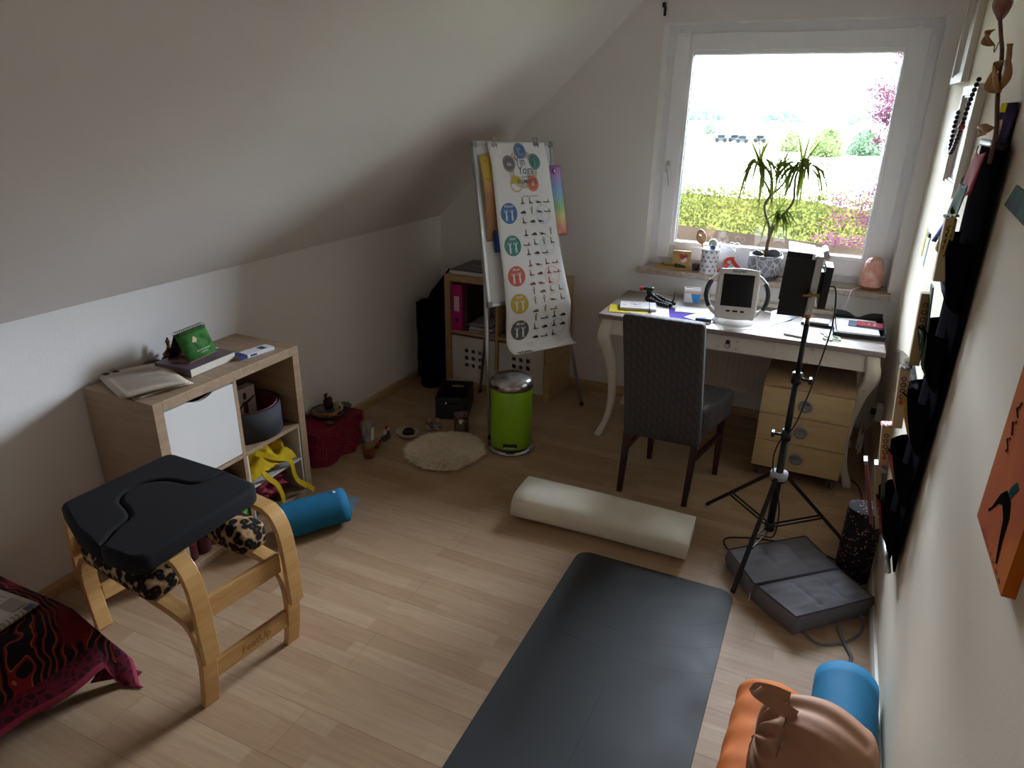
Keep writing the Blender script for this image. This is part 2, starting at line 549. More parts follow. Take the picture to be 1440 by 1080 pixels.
# ---- outside
def foliage(mb, center_fn, n, size, seed, squash=1.0, mi=0, nmi=1):
    rnd = random.Random(seed)
    for i in range(n):
        p = center_fn(rnd)
        if p is None: continue
        s = size*rnd.uniform(0.6, 1.3)
        a = Vector((rnd.gauss(0, 1), rnd.gauss(0, 1), rnd.gauss(0, 1))).normalized()
        b = a.cross(Vector((rnd.gauss(0, 1), rnd.gauss(0, 1), rnd.gauss(0, 1)))).normalized()
        a *= s; b *= s*0.42
        P = Vector(p)
        mb.add([P-a, P-b, P+a, P+b], [(0, 1, 2, 3)], mi+(rnd.randrange(nmi)))
def leaf_mat(name, c1, c2, c3=None, scale=0.8):
    n = NT(name, 0.9, 0, 0.0)
    f = n.noise(scale, 3)
    st = [(0.35, lin(c1)), (0.62, lin(c2))]
    if c3: st.append((0.75, lin(c3)))
    n.color(n.ramp(f, st))
    n.b.inputs['Transmission Weight'].default_value = 0.0
    t = n.n('ShaderNodeBsdfTranslucent'); 
    t.inputs[0].default_value = lin(c2)
    mx = n.n('ShaderNodeMixShader'); mx.inputs[0].default_value = 0.25
    n.l(n.b.outputs[0], mx.inputs[1]); n.l(t.outputs[0], mx.inputs[2]); n.l(mx.outputs[0], n.out.inputs[0])
    return n.m
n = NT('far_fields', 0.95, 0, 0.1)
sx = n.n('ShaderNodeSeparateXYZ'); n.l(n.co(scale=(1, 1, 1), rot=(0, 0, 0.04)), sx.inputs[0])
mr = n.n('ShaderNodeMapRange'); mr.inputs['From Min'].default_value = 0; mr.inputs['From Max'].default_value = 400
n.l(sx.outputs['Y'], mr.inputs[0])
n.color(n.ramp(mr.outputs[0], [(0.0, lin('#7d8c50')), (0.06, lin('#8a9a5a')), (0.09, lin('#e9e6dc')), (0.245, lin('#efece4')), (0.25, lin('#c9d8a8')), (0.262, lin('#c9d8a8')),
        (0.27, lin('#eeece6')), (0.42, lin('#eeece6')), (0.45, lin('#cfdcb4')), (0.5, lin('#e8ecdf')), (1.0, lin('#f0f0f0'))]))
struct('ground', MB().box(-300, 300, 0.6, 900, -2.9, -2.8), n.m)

mb = MB()
def hc(rnd):
    x = rnd.uniform(-4, 7.5); t = rnd.random()
    top = 0.60+0.13*noise.noise(Vector((x*0.9, 3, 0)))+0.07*noise.noise(Vector((x*4, 7, 0)))
    z = top-(t**1.6)*3.2
    y = 8.0+rnd.gauss(0, 0.10)-0.12*math.sin(z*2+x)-0.35*(top-z)/3
    if t < 0.04: z += rnd.uniform(0, 0.10)
    return (x, y, z)
foliage(mb, hc, 44000, 0.036, 3)
mb.grid(lambda u, v: (-4+11.5*u, 8.25-0.3*math.sin(v*PI), -2.8+3.25*v+0.12*noise.noise(Vector((u*9, 3, 0)))), 40, 8)
mb.build('hedge', leaf_mat('hedge_leaves', '#4a5a30', '#6e6c3a', '#7c7648', 0.9), label='long yellow-green hedge growing outside below the window', cat='hedge')

def shrub(x, y, z, rx, rzz, label, cols, n=2200, seed=1, size=0.22, name='bush'):
    t = thing(name, label, 'bush', (x, y, z), group=None)
    mb = MB()
    def c(rnd):
        d = Vector((rnd.gauss(0, 1), rnd.gauss(0, 1), abs(rnd.gauss(0, 1)))).normalized()*rnd.uniform(0.75, 1.03)
        return (d.x*rx, d.y*rx, d.z*rzz)
    foliage(mb, c, n, size, seed)
    mb.ell((0, 0, rzz*0.35), (rx*0.8, rx*0.8, rzz*0.5), seg=12, rings=8, jit=0.2)
    mb.build('foliage', leaf_mat('leaves_'+str(seed), *cols), t)
    mb = MB(); mb.tube([(0, 0, 0), (0.05, 0, rzz*0.5)], [0.12, 0.05], 6); mb.build('stem', pm('bark', '#5a4a3a', 0.9, bump=0.3), t)
shrub(0.3, 84, -2.8, 1.75, 3.2, 'rounded bright green bush out in the field, left of the blue-green one', ('#7c8e62', '#8a9c6a'), seed=11)
shrub(-4.0, 92, -2.8, 1.5, 2.8, 'small pale bush in the field seen behind the potted plant', ('#8a9670', '#98a27c'), seed=12, n=1500)
shrub(4.2, 90, -2.8, 1.9, 3.0, 'blue-green bush out in the field beside the rounded bright one', ('#6a8268', '#789078'), seed=13)
shrub(8.2, 92, -2.8, 1.8, 3.0, 'yellowish bush in the field behind the purple-leaved tree', ('#8a9060', '#989c70'), seed=14)
shrub(-24.0, 150, -2.8, 1.5, 2.6, 'tiny far tree on the green field edge', ('#7c967e', '#8aa488'), seed=15, n=700, size=0.3)
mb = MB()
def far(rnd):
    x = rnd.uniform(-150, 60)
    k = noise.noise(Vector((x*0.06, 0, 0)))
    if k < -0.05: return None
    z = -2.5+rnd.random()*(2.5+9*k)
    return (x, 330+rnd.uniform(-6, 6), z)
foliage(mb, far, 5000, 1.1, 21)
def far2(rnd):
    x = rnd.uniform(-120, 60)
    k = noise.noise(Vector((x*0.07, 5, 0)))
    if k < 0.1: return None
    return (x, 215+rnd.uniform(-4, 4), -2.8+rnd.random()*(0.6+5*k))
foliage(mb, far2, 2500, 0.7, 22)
mb.build('distant_trees', leaf_mat('distant_leaves', '#5c7880', '#6c868a', None, 0.1), kind='stuff', label='line of pale far trees beyond the fields', cat='trees')  # blue-grey aerial haze is put into the leaf colour
mb = MB()
rnd = random.Random(5)
# purple-leaved tree at the right of the view
t = thing('purple_leaved_tree', 'purple-leaved tree outside at the right edge of the window view', 'tree', (3.5, 5.4, -2.8))
mb = MB()
trunk = [(3.5, 5.4, -2.8), (3.45, 5.35, -1.0), (3.3, 5.2, 0.5), (3.25, 5.15, 1.6), (3.2, 5.1, 2.9)]
tp = spline(trunk, 5)
mb.tube(tp, [0.08-0.06*i/len(tp) for i in range(len(tp))], 7)
tips = []
for i in range(34):
    z = rnd.uniform(-0.6, 2.5)
    b = Vector((3.3+0.05*rnd.random(), 5.2, z))
    ln = (0.95 if z < 1.0 else 0.55)*rnd.uniform(0.7, 1.1)
    a = rnd.uniform(0, 2*PI)
    e = b+Vector((math.cos(a)*ln, math.sin(a)*ln*0.5, rnd.uniform(0.05, 0.4)))
    if rnd.random() < 0.45: e = b+Vector((-ln*rnd.uniform(0.7, 1.05), rnd.uniform(-.3, .3), rnd.uniform(-0.1, 0.35)))
    mb.tube([b, (b+e)/2+Vector((0, 0, 0.05)), e], [0.012, 0.008, 0.003], 5); tips.append((b, e))
mb.build('trunk', pm('bark', '#5a4a3a', 0.9, bump=0.3), t, org=(3.5, 5.4, -2.8))
mb = MB()
def pc(rnd):
    b, e = rnd.choice(tips)
    p = b.lerp(e, rnd.uniform(0.35, 1.05))
    return p+Vector((rnd.gauss(0, 0.075), rnd.gauss(0, 0.075), rnd.gauss(0, 0.06)))
foliage(mb, pc, 8500, 0.025, 8)
mb.build('foliage', leaf_mat('purple_leaves', '#4a2434', '#664050', '#52303e', 3), t, org=(3.5, 5.4, -2.8))
for x, y, lb in ((-15.6, 112, 'leftmost tiny grey car parked across the field'), (-13.9, 114, 'second tiny grey car from the left across the field'), (-12.3, 111, 'tiny dark car across the field seen just left of the potted plant'), (-10.2, 115, 'rightmost tiny grey car parked across the field')):
    mb = MB(); mb.box(-1.0, 1.0, -0.7, 0.7, 0.2, 0.75, bev=0.2); mb.box(-0.6, 0.55, -0.6, 0.6, 0.7, 1.15, 1, bev=0.2)
    for sx_ in (-0.6, 0.6): mb.lathe([(0.0, -0.72), (0.28, -0.72), (0.28, 0.72), (0.0, 0.72)], (sx_, 0, 0.28), 12, 2, axis=(0, 1, 0))
    mb.build('parked_car', [pm('car_paint_grey', '#4c5258', 0.9, spec=0.05), pm('car_glass', '#30363c', 0.9, spec=0.05), M['black']], loc=(x, y, -2.8), label=lb, cat='car', group='far parked cars')

# ---- radiator under the sill
t = thing('radiator', 'white ribbed panel radiator under the window behind the desk', 'radiator', (2.28, -0.075, 0.2))
mb = MB(); mb.box(1.80, 2.66, -0.125, -0.115, 0.20, 0.78)
for i in range(26): mb.box(1.815+i*0.0327, 1.832+i*0.0327, -0.130, -0.125, 0.24, 0.745, bev=0.002)
mb.box(1.80, 2.66, -0.045, -0.035, 0.20, 0.78); mb.box(1.80, 1.806, -0.12, -0.04, 0.20, 0.78); mb.box(2.654, 2.66, -0.12, -0.04, 0.20, 0.78)
mb.box(1.85, 1.88, -0.035, 0.004, 0.45, 0.6); mb.box(2.58, 2.61, -0.035, 0.004, 0.45, 0.6)
mb.build('panel', pm('radiator_enamel', '#d6cbbb', 0.4, var=0.04), t, org=(2.28, -0.07, 0.2))
mb = MB()
for i in range(43): mb.box(1.806+i*0.0198, 1.812+i*0.0198, -0.115, -0.045, 0.772, 0.782, rot=Matrix.Rotation(0, 3, 'Z'))
mb.box(1.80, 2.66, -0.118, -0.110, 0.775, 0.785); mb.box(1.80, 2.66, -0.05, -0.042, 0.775, 0.785)
mb.build('grille', pm('radiator_enamel', '#d6cbbb', 0.4, var=0.04), t, org=(2.28, -0.07, 0.2))
mb = MB(); mb.tube([(2.70, -0.08, 0.0), (2.70, -0.08, 0.27), (2.655, -0.08, 0.27)], 0.009, 8); mb.build('pipe', pm('radiator_enamel', '#d6cbbb', 0.4, var=0.04), t, org=(2.28, -0.07, 0.2))
# curtain hook with its cord end, top left of the window
mb = MB(); mb.box(1.485, 1.505, -0.012, 0.0, 2.375, 2.40, bev=0.003)
mb.tube([(1.495, -0.01, 2.385), (1.50, -0.03, 2.375), (1.508, -0.03, 2.39)], 0.004, 6)
mb.box(1.499, 1.512, -0.024, -0.012, 2.33, 2.378, bev=0.003)
mb.build('wall_hook', M['black'], org=(1.497, 0, 2.36), label='small black hook high on the wall left of the window', cat='hook')

# ================================================================== CUBE SHELF AT THE LEFT WALL (open front towards +x)
def cube_shelf(name, label, loc, rotz, mat, math_, fr=0.042):
    """2x2 shelf 0.79 x 0.79 x 0.385; local x along the width, front at y=0, back at y=+0.385"""
    t = thing(name, label, 'shelf', loc, rotz)
    S_, D = 0.79, 0.385
    mb = MB(); mb.box(0, fr, 0, D, 0, S_, bev=0.002); mb.build('side_panel', mat, t)
    mb = MB(); mb.box(S_-fr, S_, 0, D, 0, S_, bev=0.002); mb.build('side_panel', mat, t)
    mb = MB(); mb.box(fr, S_-fr, 0, D, S_-fr, S_, bev=0.002); mb.build('top_panel', math_, t)
    mb = MB(); mb.box(fr, S_-fr, 0, D, 0, fr, bev=0.002); mb.build('bottom_panel', math_, t)
    mb = MB(); mb.box(S_/2-0.009, S_/2+0.009, 0.002, D, fr, S_-fr); mb.build('divider', mat, t)
    mb = MB(); mb.box(fr, S_-fr, 0.003, D, S_/2-0.009, S_/2+0.009); mb.build('shelf_board', math_, t)
    return t
# local x -> world +y, local y(depth) -> world -x  : rotation +90deg
AX, AY = 0.397, -2.79
shA = cube_shelf('cube_shelf', 'grey-brown wooden cube shelf against the left wall beside the stool', (AX, AY, 0), R(90), M['oak'], M['oakh'])
def A(x, y, z): return (AX-y, AY+x, z)         # shelf local -> world
# white door with a dipped top edge, upper near cell
n_ = 16
top = [(0.045+0.335*i/n_, 0.742-(0.016*math.sin(PI*(i-5)/6) if 5 <= i <= 11 else 0)) for i in range(n_+1)]
mb = MB(); mb.prism([(0.045, 0.412)]+[(0.380, 0.412)]+top[::-1], 0.016, lambda x, z, y: (x, 0.004+y-0.006*(x/0.38), z))
door = mb.build('door', pm('white_lacquer', '#d4d2cf', 0.5, var=0.03), shA)
mb = MB(); mb.box(0.05, 0.376, 0.024, 0.36, 0.41, 0.70); mb.build('drawer_insert', pm('dark_insert', '#4b4743', 0.7, bump=0.1), shA)
# white half-height insert in the lower far cell
WI = pm('white_board', '#d2cfca', 0.5, var=0.03)
mb = MB(); mb.box(0.406, 0.413, 0.004, 0.36, 0.045, 0.384); mb.box(0.738, 0.746, 0.004, 0.36, 0.045, 0.384)
mb.box(0.413, 0.738, 0.004, 0.36, 0.212, 0.220); mb.box(0.413, 0.738, 0.352, 0.36, 0.045, 0.384)
mb.build('shelf_insert', WI, shA)

# grey wheel with a dark red inside, standing open end up in the upper far cell
mb = MB()
mb.lathe([(0.158, 0), (0.160, 0.008), (0.160, 0.122), (0.156, 0.130)], seg=48)
wc = A(0.578, 0.168, 0.405)
t = thing('hoop_wheel', 'charcoal round yoga wheel with dark red lining inside the cube shelf', 'yoga wheel', wc)
mb = MB(); mb.lathe([(0.145, 0.0), (0.163, 0.0), (0.164, 0.14), (0.146, 0.14)], seg=48, closed=True); mb.build('rim', pm('wheel_charcoal', '#2a2b30', 0.8, bump=0.2, bscale=300), t)
mb = MB(); mb.lathe([(0.137, 0.002), (0.1452, 0.002), (0.1462, 0.1405), (0.151, 0.1425), (0.139, 0.1425)], seg=48, closed=True); mb.build('lining', pm('wheel_red', '#6d1230', 0.6, bump=0.1), t)
# box with a picture of a girl, standing inside the wheel
bx = A(0.590, 0.190, 0.406)
t = thing('picture_box', 'pale box with a picture of a person holding out the arms, inside the grey wheel', 'box', bx, R(90))
mb = MB(); mb.box(-0.045, 0.075, -0.012, 0.03, 0, 0.20, bev=0.002); mb.build('carton', pm('pale_carton', '#d0c2bc', 0.8, var=0.1), t)
mb = MB()
fp = lambda x, z: (x, -0.0125, z)
mb.flat(circ(0.01, 0.157, 0.011, 14, 0.014), fp); mb.flat([(0.0, 0.165), (0.02, 0.165), (0.018, 0.178), (0.002, 0.178)], fp)
mb.flat([(-0.006, 0.135), (0.026, 0.135), (0.022, 0.06), (-0.002, 0.06)], fp)
mb.flat([(0.02, 0.135), (0.07, 0.150), (0.07, 0.140), (0.022, 0.120)], fp)
mb.flat([(0.0, 0.135), (-0.035, 0.110), (-0.032, 0.102), (0.0, 0.120)], fp)
mb.build('picture', pm('figure_print', '#40302c', 0.7), t)
# white flat box with black sunglasses-like case at the top left of the cell
mb = MB(); mb.box(0.0, 0.12, 0, 0.12, 0, 0.006); mb.box(0.0, 0.12, 0.114, 0.12, -0.235, 0.0)
mb.build('folded_card', M['paper'], loc=A(0.545, 0.245, 0.641), rotz=R(90), label='folded pale card standing behind the girl picture in the cube shelf', cat='card')
mb = MB(); mb.ell((0.06, 0.06, 0.03), (0.050, 0.055, 0.028), seg=18, rings=10, e=0.8); mb.ell((0.06, 0.03, 0.045), (0.03, 0.026, 0.018), 1)
mb.build('headphone_case', [M['black'], M['white']], loc=A(0.530, 0.250, 0.6475), rotz=R(90), label='black case with a white patch at the top of the upper shelf cell', cat='case')

# yellow fabric bag lying on the white insert, straps hanging down to the floor
YEL = NT('yellow_fabric', 0.8, 0, 0.2)
YEL.color(YEL.ramp(YEL.noise(22, 3), [(0.35, lin('#c7a80c')), (0.7, lin('#b3950e'))])); YEL.bump(YEL.noise(300, 2), 0.3, 0.001)
t = thing('tote_bag', 'crumpled bright yellow cloth bag in the lower cell with straps hanging out', 'bag', A(0.56, 0.10, 0.2205))
mb = MB()
def bag(u, v):
    x = 0.418+0.285*u; y = 0.0+0.27*v
    z = 0.225+0.118*math.sin(PI*min(1, v*1.15+0.05))**0.6*(0.35+0.65*math.sin(PI*(0.15+0.8*u)))+0.022*noise.noise(Vector((u*5, v*6, 2)))*3*math.sin(PI*v)
    z += 0.018*abs(noise.noise(Vector((u*9, v*4, 5))))
    return A(x, y-0.004, max(0.222, min(0.375, z)))
mb.grid(bag, 34, 26, thick=-0.002)
mb.ell(A(0.665, 0.10, 0.30), (0.05, 0.035, 0.062), jit=0.5, seed=3)
mb.build('bag_body', YEL.m, t, org=t.location)
for pts in ([A(0.50, 0.02, 0.275), A(0.485, -0.003, 0.262), A(0.505, -0.008, 0.225), A(0.545, -0.010, 0.175), A(0.565, -0.014, 0.12), A(0.575, -0.014, 0.055)],
            [A(0.50, 0.05, 0.345), A(0.57, 0.0, 0.300), A(0.64, -0.004, 0.262), A(0.66, -0.008, 0.22), A(0.665, -0.010, 0.17), A(0.685, -0.014, 0.12), A(0.73, -0.03, 0.075), A(0.745, -0.05, 0.05)]):
    mb = MB(); mb.tube(spline(pts, 6), 1.0, flat=(0.026, 0.003), up=(1, 0.1, 0.25)); mb.build('strap', YEL.m, t, org=t.location)
# raspberry red crumpled net bag underneath
n = NT('raspberry_net', 0.6, 0, 0.3)
v_ = n.n('ShaderNodeTexVoronoi'); v_.inputs['Scale'].default_value = 45; n.l(n.co(), v_.inputs['Vector'])
n.color(n.mix(n.noise(14, 3), lin('#a02a45'), lin('#5c0e22'))); n.bump(v_.outputs['Distance'], 0.7, 0.006)
mb = MB()
mb.ell((0, 0, 0.075), (0.135, 0.125, 0.076), seg=40, rings=26, jit=0.55, seed=4)
mb.build('net_bag', n.m, loc=A(0.560, 0.145, 0.044), label='crumpled raspberry red net bag in the bottom cell under the yellow one', cat='bag')
# lower near cell: files and books, mostly behind the stool
def book(name, label, loc, rotz, w, d, h, cover, pages='#d8d2c4', tilt=0.0, cat='book', group=None, extra=None):
    """a closed book lying flat: w x d footprint, thickness h, spine at x=0"""
    t = thing(name, label, cat, loc, rotz, group)
    if tilt: t.rotation_euler = (0, tilt, rotz)
    mb = MB()
    c = min(0.002, h*0.18)
    mb.box(0, w, 0, d, 0, c, bev=0.0005); mb.box(0, w, 0, d, h-c, h, bev=0.0005); mb.box(0, c, 0, d, 0, h, bev=0.0005)
    mb.build('cover', cover, t)
    MB().box(c, w-0.003, 0.003, d-0.003, c, h-c).build('pages', pm('page_block', pages, 0.85, var=0.08, vscale=60), t)
    return t
def upright(name, label, x, y, z, thick, h, d, cover, group=None, lean=0):
    """upright in the cube shelf cell: spine towards the room"""
    t = thing(name, label, 'book', A(x, y, z), R(90), group)
    mb = MB(); mb.box(0, 0.0015, 0, d, 0, h); mb.box(thick-0.0015, thick, 0, d, 0, h); mb.box(0, thick, -0.001, 0.0015, 0, h, bev=0.0005); mb.build('cover', cover, t)
    MB().box(0.0016, thick-0.0016, 0.002, d-0.004, 0.003, h-0.003).build('pages', pm('page_block', '#d8d2c4', 0.85, var=0.08, vscale=60), t)
    return t
upright('folder', 'lime green folder standing in the lower shelf cell behind the stool', 0.352, 0.012, 0.042, 0.026, 0.195, 0.28, pm('lime_card', '#5fbf3a', 0.5, var=0.05))
MB().box(0.0, 0.028, 0, 0.29, 0, 0.27, bev=0.003).build('box_file', pm('dark_green_card', '#26302d', 0.5, bump=0.1), loc=A(0.322, 0.02, 0.042), rotz=R(90), label='dark green box file with grey edge in the lower shelf cell', cat='file')
for i, (wd, h, hx, lb) in enumerate(((0.022, 0.21, '#c33a5c', 'pink spined book low in the cell behind the stool'), (0.026, 0.20, '#c9c4bb', 'cream spined book low in the cell behind the stool'),
                                    (0.024, 0.22, '#8a93a3', 'blue-grey spined book low in the cell behind the stool'), (0.030, 0.19, '#cfc9bf', 'thick white spined book low in the cell behind the stool'))):
    upright('book', lb, 0.21+i*0.0275 if i < 3 else 0.290, 0.03, 0.042, wd, h, 0.2, pm('book_'+str(i), hx, 0.5, var=0.05), group='books in the lower shelf cell')
# two dark red singing-bowl like mugs seen under the leopard pad
for i, (x, lb) in enumerate(((0.075, 'dark red round tin on the left, under the shelf door'), (0.145, 'dark red round tin on the right, under the shelf door'))):
    mb = MB(); mb.lathe([(0.03, 0), (0.034, 0.004), (0.034, 0.075), (0.036, 0.078), (0.036, 0.09), (0.030, 0.094), (0.0, 0.095)], seg=24)
    mb.build('tin', pm('dark_red_tin', '#4a1722', 0.4, var=0.1), loc=A(x, 0.05, 0.042), label=lb, cat='tin', group='dark red tins')

# ---- things on top of the cube shelf
Z = 0.7905
bk = book('book', 'thick paperback with mauve cover lying under the green calendar', (0.303, -2.525, Z), R(92), 0.25, 0.20, 0.036, pm('mauve_cover', '#6b5561', 0.45, var=0.3, vscale=12), '#cdbdbb')
MB().box(0.21, 0.26, 0.10, 0.16, 0.0362, 0.0366).build('cover_label', M['paper'], bk)
# desk calendar: two boards forming a tent, wire spiral on top
t = thing('desk_calendar', 'tent-shaped spiral calendar with green leaf picture standing on the thick paperback', 'calendar', (0.175, -2.395, Z+0.0366), R(97))
n = NT('green_leaf_print', 0.7, 0, 0.15)
vz = n.noise(9, 4, dist=2.0)
n.color(n.ramp(vz, [(0.25, lin('#1c3a1a')), (0.5, lin('#3f7a35')), (0.62, lin('#2c5628')), (0.75, lin('#7fa062'))]))
greenm = n.m
def tentf(y0, y1, x0=-0.085, x1=0.085, h=0.115):
    return lambda u, v: (x0+(x1-x0)*u, y0+(y1-y0)*v, h*v)
mb = MB(); mb.grid(tentf(-0.055, -0.004), 2, 2, thick=0.004); fr_ = mb.build('front_board', greenm, t)
mb = MB(); q = lambda x, z: (x, -0.055+0.051*z/0.115-0.0012, z)
mb.flat([(-0.02, 0.068), (0.0, 0.064), (0.012, 0.075), (0.0, 0.09), (-0.008, 0.084)], q)
mb.build('frog_figure', pm('tan_print', '#c9a07c', 0.6), fr_)
mb = MB(); mb.text('live in the moment', 0.010, lambda x, y: q(x+0.02, y+0.030)); mb.text('be here now', 0.008, lambda x, y: q(x+0.02, y+0.02))
mb.build('lettering', M['paper'], fr_)
mb = MB(); mb.grid(lambda u, v: (-0.085+0.17*u, 0.055-0.051*v, 0.115*v), 2, 2, thick=-0.004); mb.build('back_board', pm('maroon_card', '#3b1a20', 0.6), t)
mb = MB(); mb.box(-0.085, 0.085, -0.056, 0.056, -0.0005, 0.0015); mb.build('base_strip', pm('pink_page', '#9b6a64', 0.7), t)
mb = MB()
for i in range(13):
    x = -0.075+i*0.0125
    mb.tube([(x+0.002*math.sin(a), -0.0155*math.sin(a)-0.0, 0.113+0.013*math.cos(a)) for a in [2*PI*k/12 for k in range(13)]], 0.0011, 6)
mb.build('wire_spiral', pm('dark_wire', '#5a5654', 0.35, 0.8), t)
# white medicine box
t = thing('small_box', 'flat white and blue carton lying on the shelf top near its far end', 'box', (0.325, -2.284, Z), R(82))
MB().box(0, 0.185, 0, 0.062, 0, 0.016, bev=0.001).build('carton', M['white'], t)
mb = MB(); mb.box(0.0, 0.04, -0.0004, 0.0624, 0.001, 0.0165); mb.box(0.125, 0.155, 0.012, 0.05, 0.0158, 0.0165); mb.box(0.055, 0.09, -0.0004, 0, 0.004, 0.012)
mb.build('blue_print', pm('blue_print', '#2c3a72', 0.5), t)
# sheaf of printed sheets with binder clips hanging over the edge
t = thing('paper_sheaf', 'slightly curled clipped sheaf of printed sheets at the near end of the shelf top', 'papers', (0.185, -2.655, Z))
def sheet(cx, cy, ang, w_, h_, lift, curl=0.0):
    ca, sa = math.cos(ang), math.sin(ang)
    def f(u, v):
        x = (u-0.5)*w_; y = (v-0.5)*h_
        return (cx+ca*x-sa*y, cy+sa*x+ca*y, lift+curl*((u)**2)*0.5+0.006*math.sin(PI*v)+0.02*curl*5*max(0, v-0.7))
    return f
s1 = sheet(0.0, 0.0, R(-22), 0.32, 0.245, 0.018, 0.02)
mb = MB()
mb.grid(s1, 14, 10, thick=0.012); mb.grid(sheet(0.012, 0.012, R(-14), 0.28, 0.23, 0.003), 10, 8, thick=0.002)
sb = mb.build('sheets', pm('aged_paper', '#b9ab98', 0.85, var=0.06), t)
mb = MB()
def s1p(u, v):
    p = Vector(s1(u, v)); p.z += 0.0006; return p
rnd = random.Random(2)
for i in range(26):
    u0 = 0.14+i*0.029; a, b = 0.13, 0.86+rnd.uniform(-0.12, 0.03)
    if i in (0, 9, 17): b = 0.5
    mb.grid(lambda u, v: s1p(u0+0.010*u, a+(b-a)*v), 1, 8)
mb.build('print_lines', pm('faded_print', '#8d8278', 0.85), sb)
mb = MB()
for dy in (-0.085, -0.052):
    p = Vector(s1(0.04, 0.5+dy/0.225)); 
    mb.box(p.x-0.012, p.x+0.010, p.y-0.010, p.y+0.010, p.z-0.016, p.z+0.004, bev=0.003)
    mb.tube([(p.x-0.01, p.y-0.006, p.z), (p.x-0.03, p.y-0.007, p.z+0.010), (p.x-0.03, p.y+0.007, p.z+0.010), (p.x-0.01, p.y+0.006, p.z)], 0.0012, 5)
mb.build('binder_clips', M['black'], t)
# small gold buddha on a dark blue cushion
t = thing('buddha_figurine', 'small dark gold seated buddha figurine on a blue cushion near the wall', 'figurine', (0.052, -2.415, Z), R(-55))
MB().ell((0, 0, 0.011), (0.036, 0.032, 0.011), seg=20).build('cushion', pm('dark_blue_cloth', '#1f2740', 0.8), t)
mb = MB()
mb.ell((0, -0.004, 0.030), (0.030, 0.022, 0.010)); mb.ell((0, 0.004, 0.050), (0.014, 0.011, 0.024)); mb.ell((0, 0.002, 0.085), (0.0095, 0.0095, 0.012))
mb.ell((0, 0.003, 0.099), (0.005, 0.005, 0.006)); mb.tube([(0, 0, 0.066), (0, 0, 0.078)], 0.005, 8)
for s_ in (-1, 1):
    mb.tube([(s_*0.012, 0.004, 0.066), (s_*0.020, 0.0, 0.052), (s_*0.014, -0.012, 0.040), (0, -0.015, 0.038)], [0.005, 0.005, 0.004, 0.003], 8)
    mb.ell((s_*0.0095, 0.002, 0.083), (0.0018, 0.003, 0.005))
    mb.tube([(s_*0.006, 0.0, 0.032), (s_*0.028, -0.008, 0.030), (s_*0.004, -0.020, 0.029)], [0.009, 0.008, 0.005], 8)
mb.build('body', pm('aged_gold', '#6e5527', 0.4, 0.6, var=0.3, vscale=60), t)
mb = MB()
for i, (x, y, r_) in enumerate(((0, 0, 0.017), (0.022, 0.002, 0.014), (-0.02, 0.0, 0.013), (0.038, 0.0, 0.010))):
    mb.ell((x, y, r_*0.6), (r_*1.3, r_*0.8, r_*0.6), jit=0.6, seed=i)
mb.build('rock', pm('grey_rock', '#4d4d50', 0.7, var=0.4, vscale=50, bump=0.5, bscale=80), loc=(0.032, -2.495, Z), rotz=R(78), label='dark grey knobbly rock on the shelf top between the sheaf and the buddha', cat='rock')

# ================================================================== WOODEN STOOL (headstand stool) WITH LEOPARD PADS
BW = wood('bentwood_beech', '#c99e64', '#b3854b', (30.0, 2.2, 22.0), 0.35)
BWL = wood('bentwood_beech_rail', '#bf9560', '#a97e4a', (2.5, 30.0, 30.0), 0.38)
n = NT('leopard_plush', 0.85, 0, 0.2)
vv = n.co()
v1 = n.n('ShaderNodeTexVoronoi'); v1.inputs['Scale'].default_value = 34; v1.inputs['Randomness'].default_value = 0.8; n.l(vv, v1.inputs['Vector'])
nz = n.noise(60, 3)
ad = n.n('ShaderNodeMath', operation='MULTIPLY_ADD'); n.l(nz, ad.inputs[0]); ad.inputs[1].default_value = 0.35; n.l(v1.outputs['Distance'], ad.inputs[2])
n.color(n.ramp(ad.outputs[0], [(0.0, lin('#5a3a24')), (0.34, lin('#3a2416')), (0.38, lin('#0d0a0a')), (0.70, lin('#0d0a0a')), (0.76, lin('#8c6a48')), (1.0, lin('#b8976c'))]))
n.bump(n.noise(400, 2), 0.4, 0.002)
LEO = n.m
ST = thing('headstand_stool', 'bent beech wood stool with leopard print shoulder pads in the left foreground', 'stool', (0.685, -2.993, 0), R(-7.6))
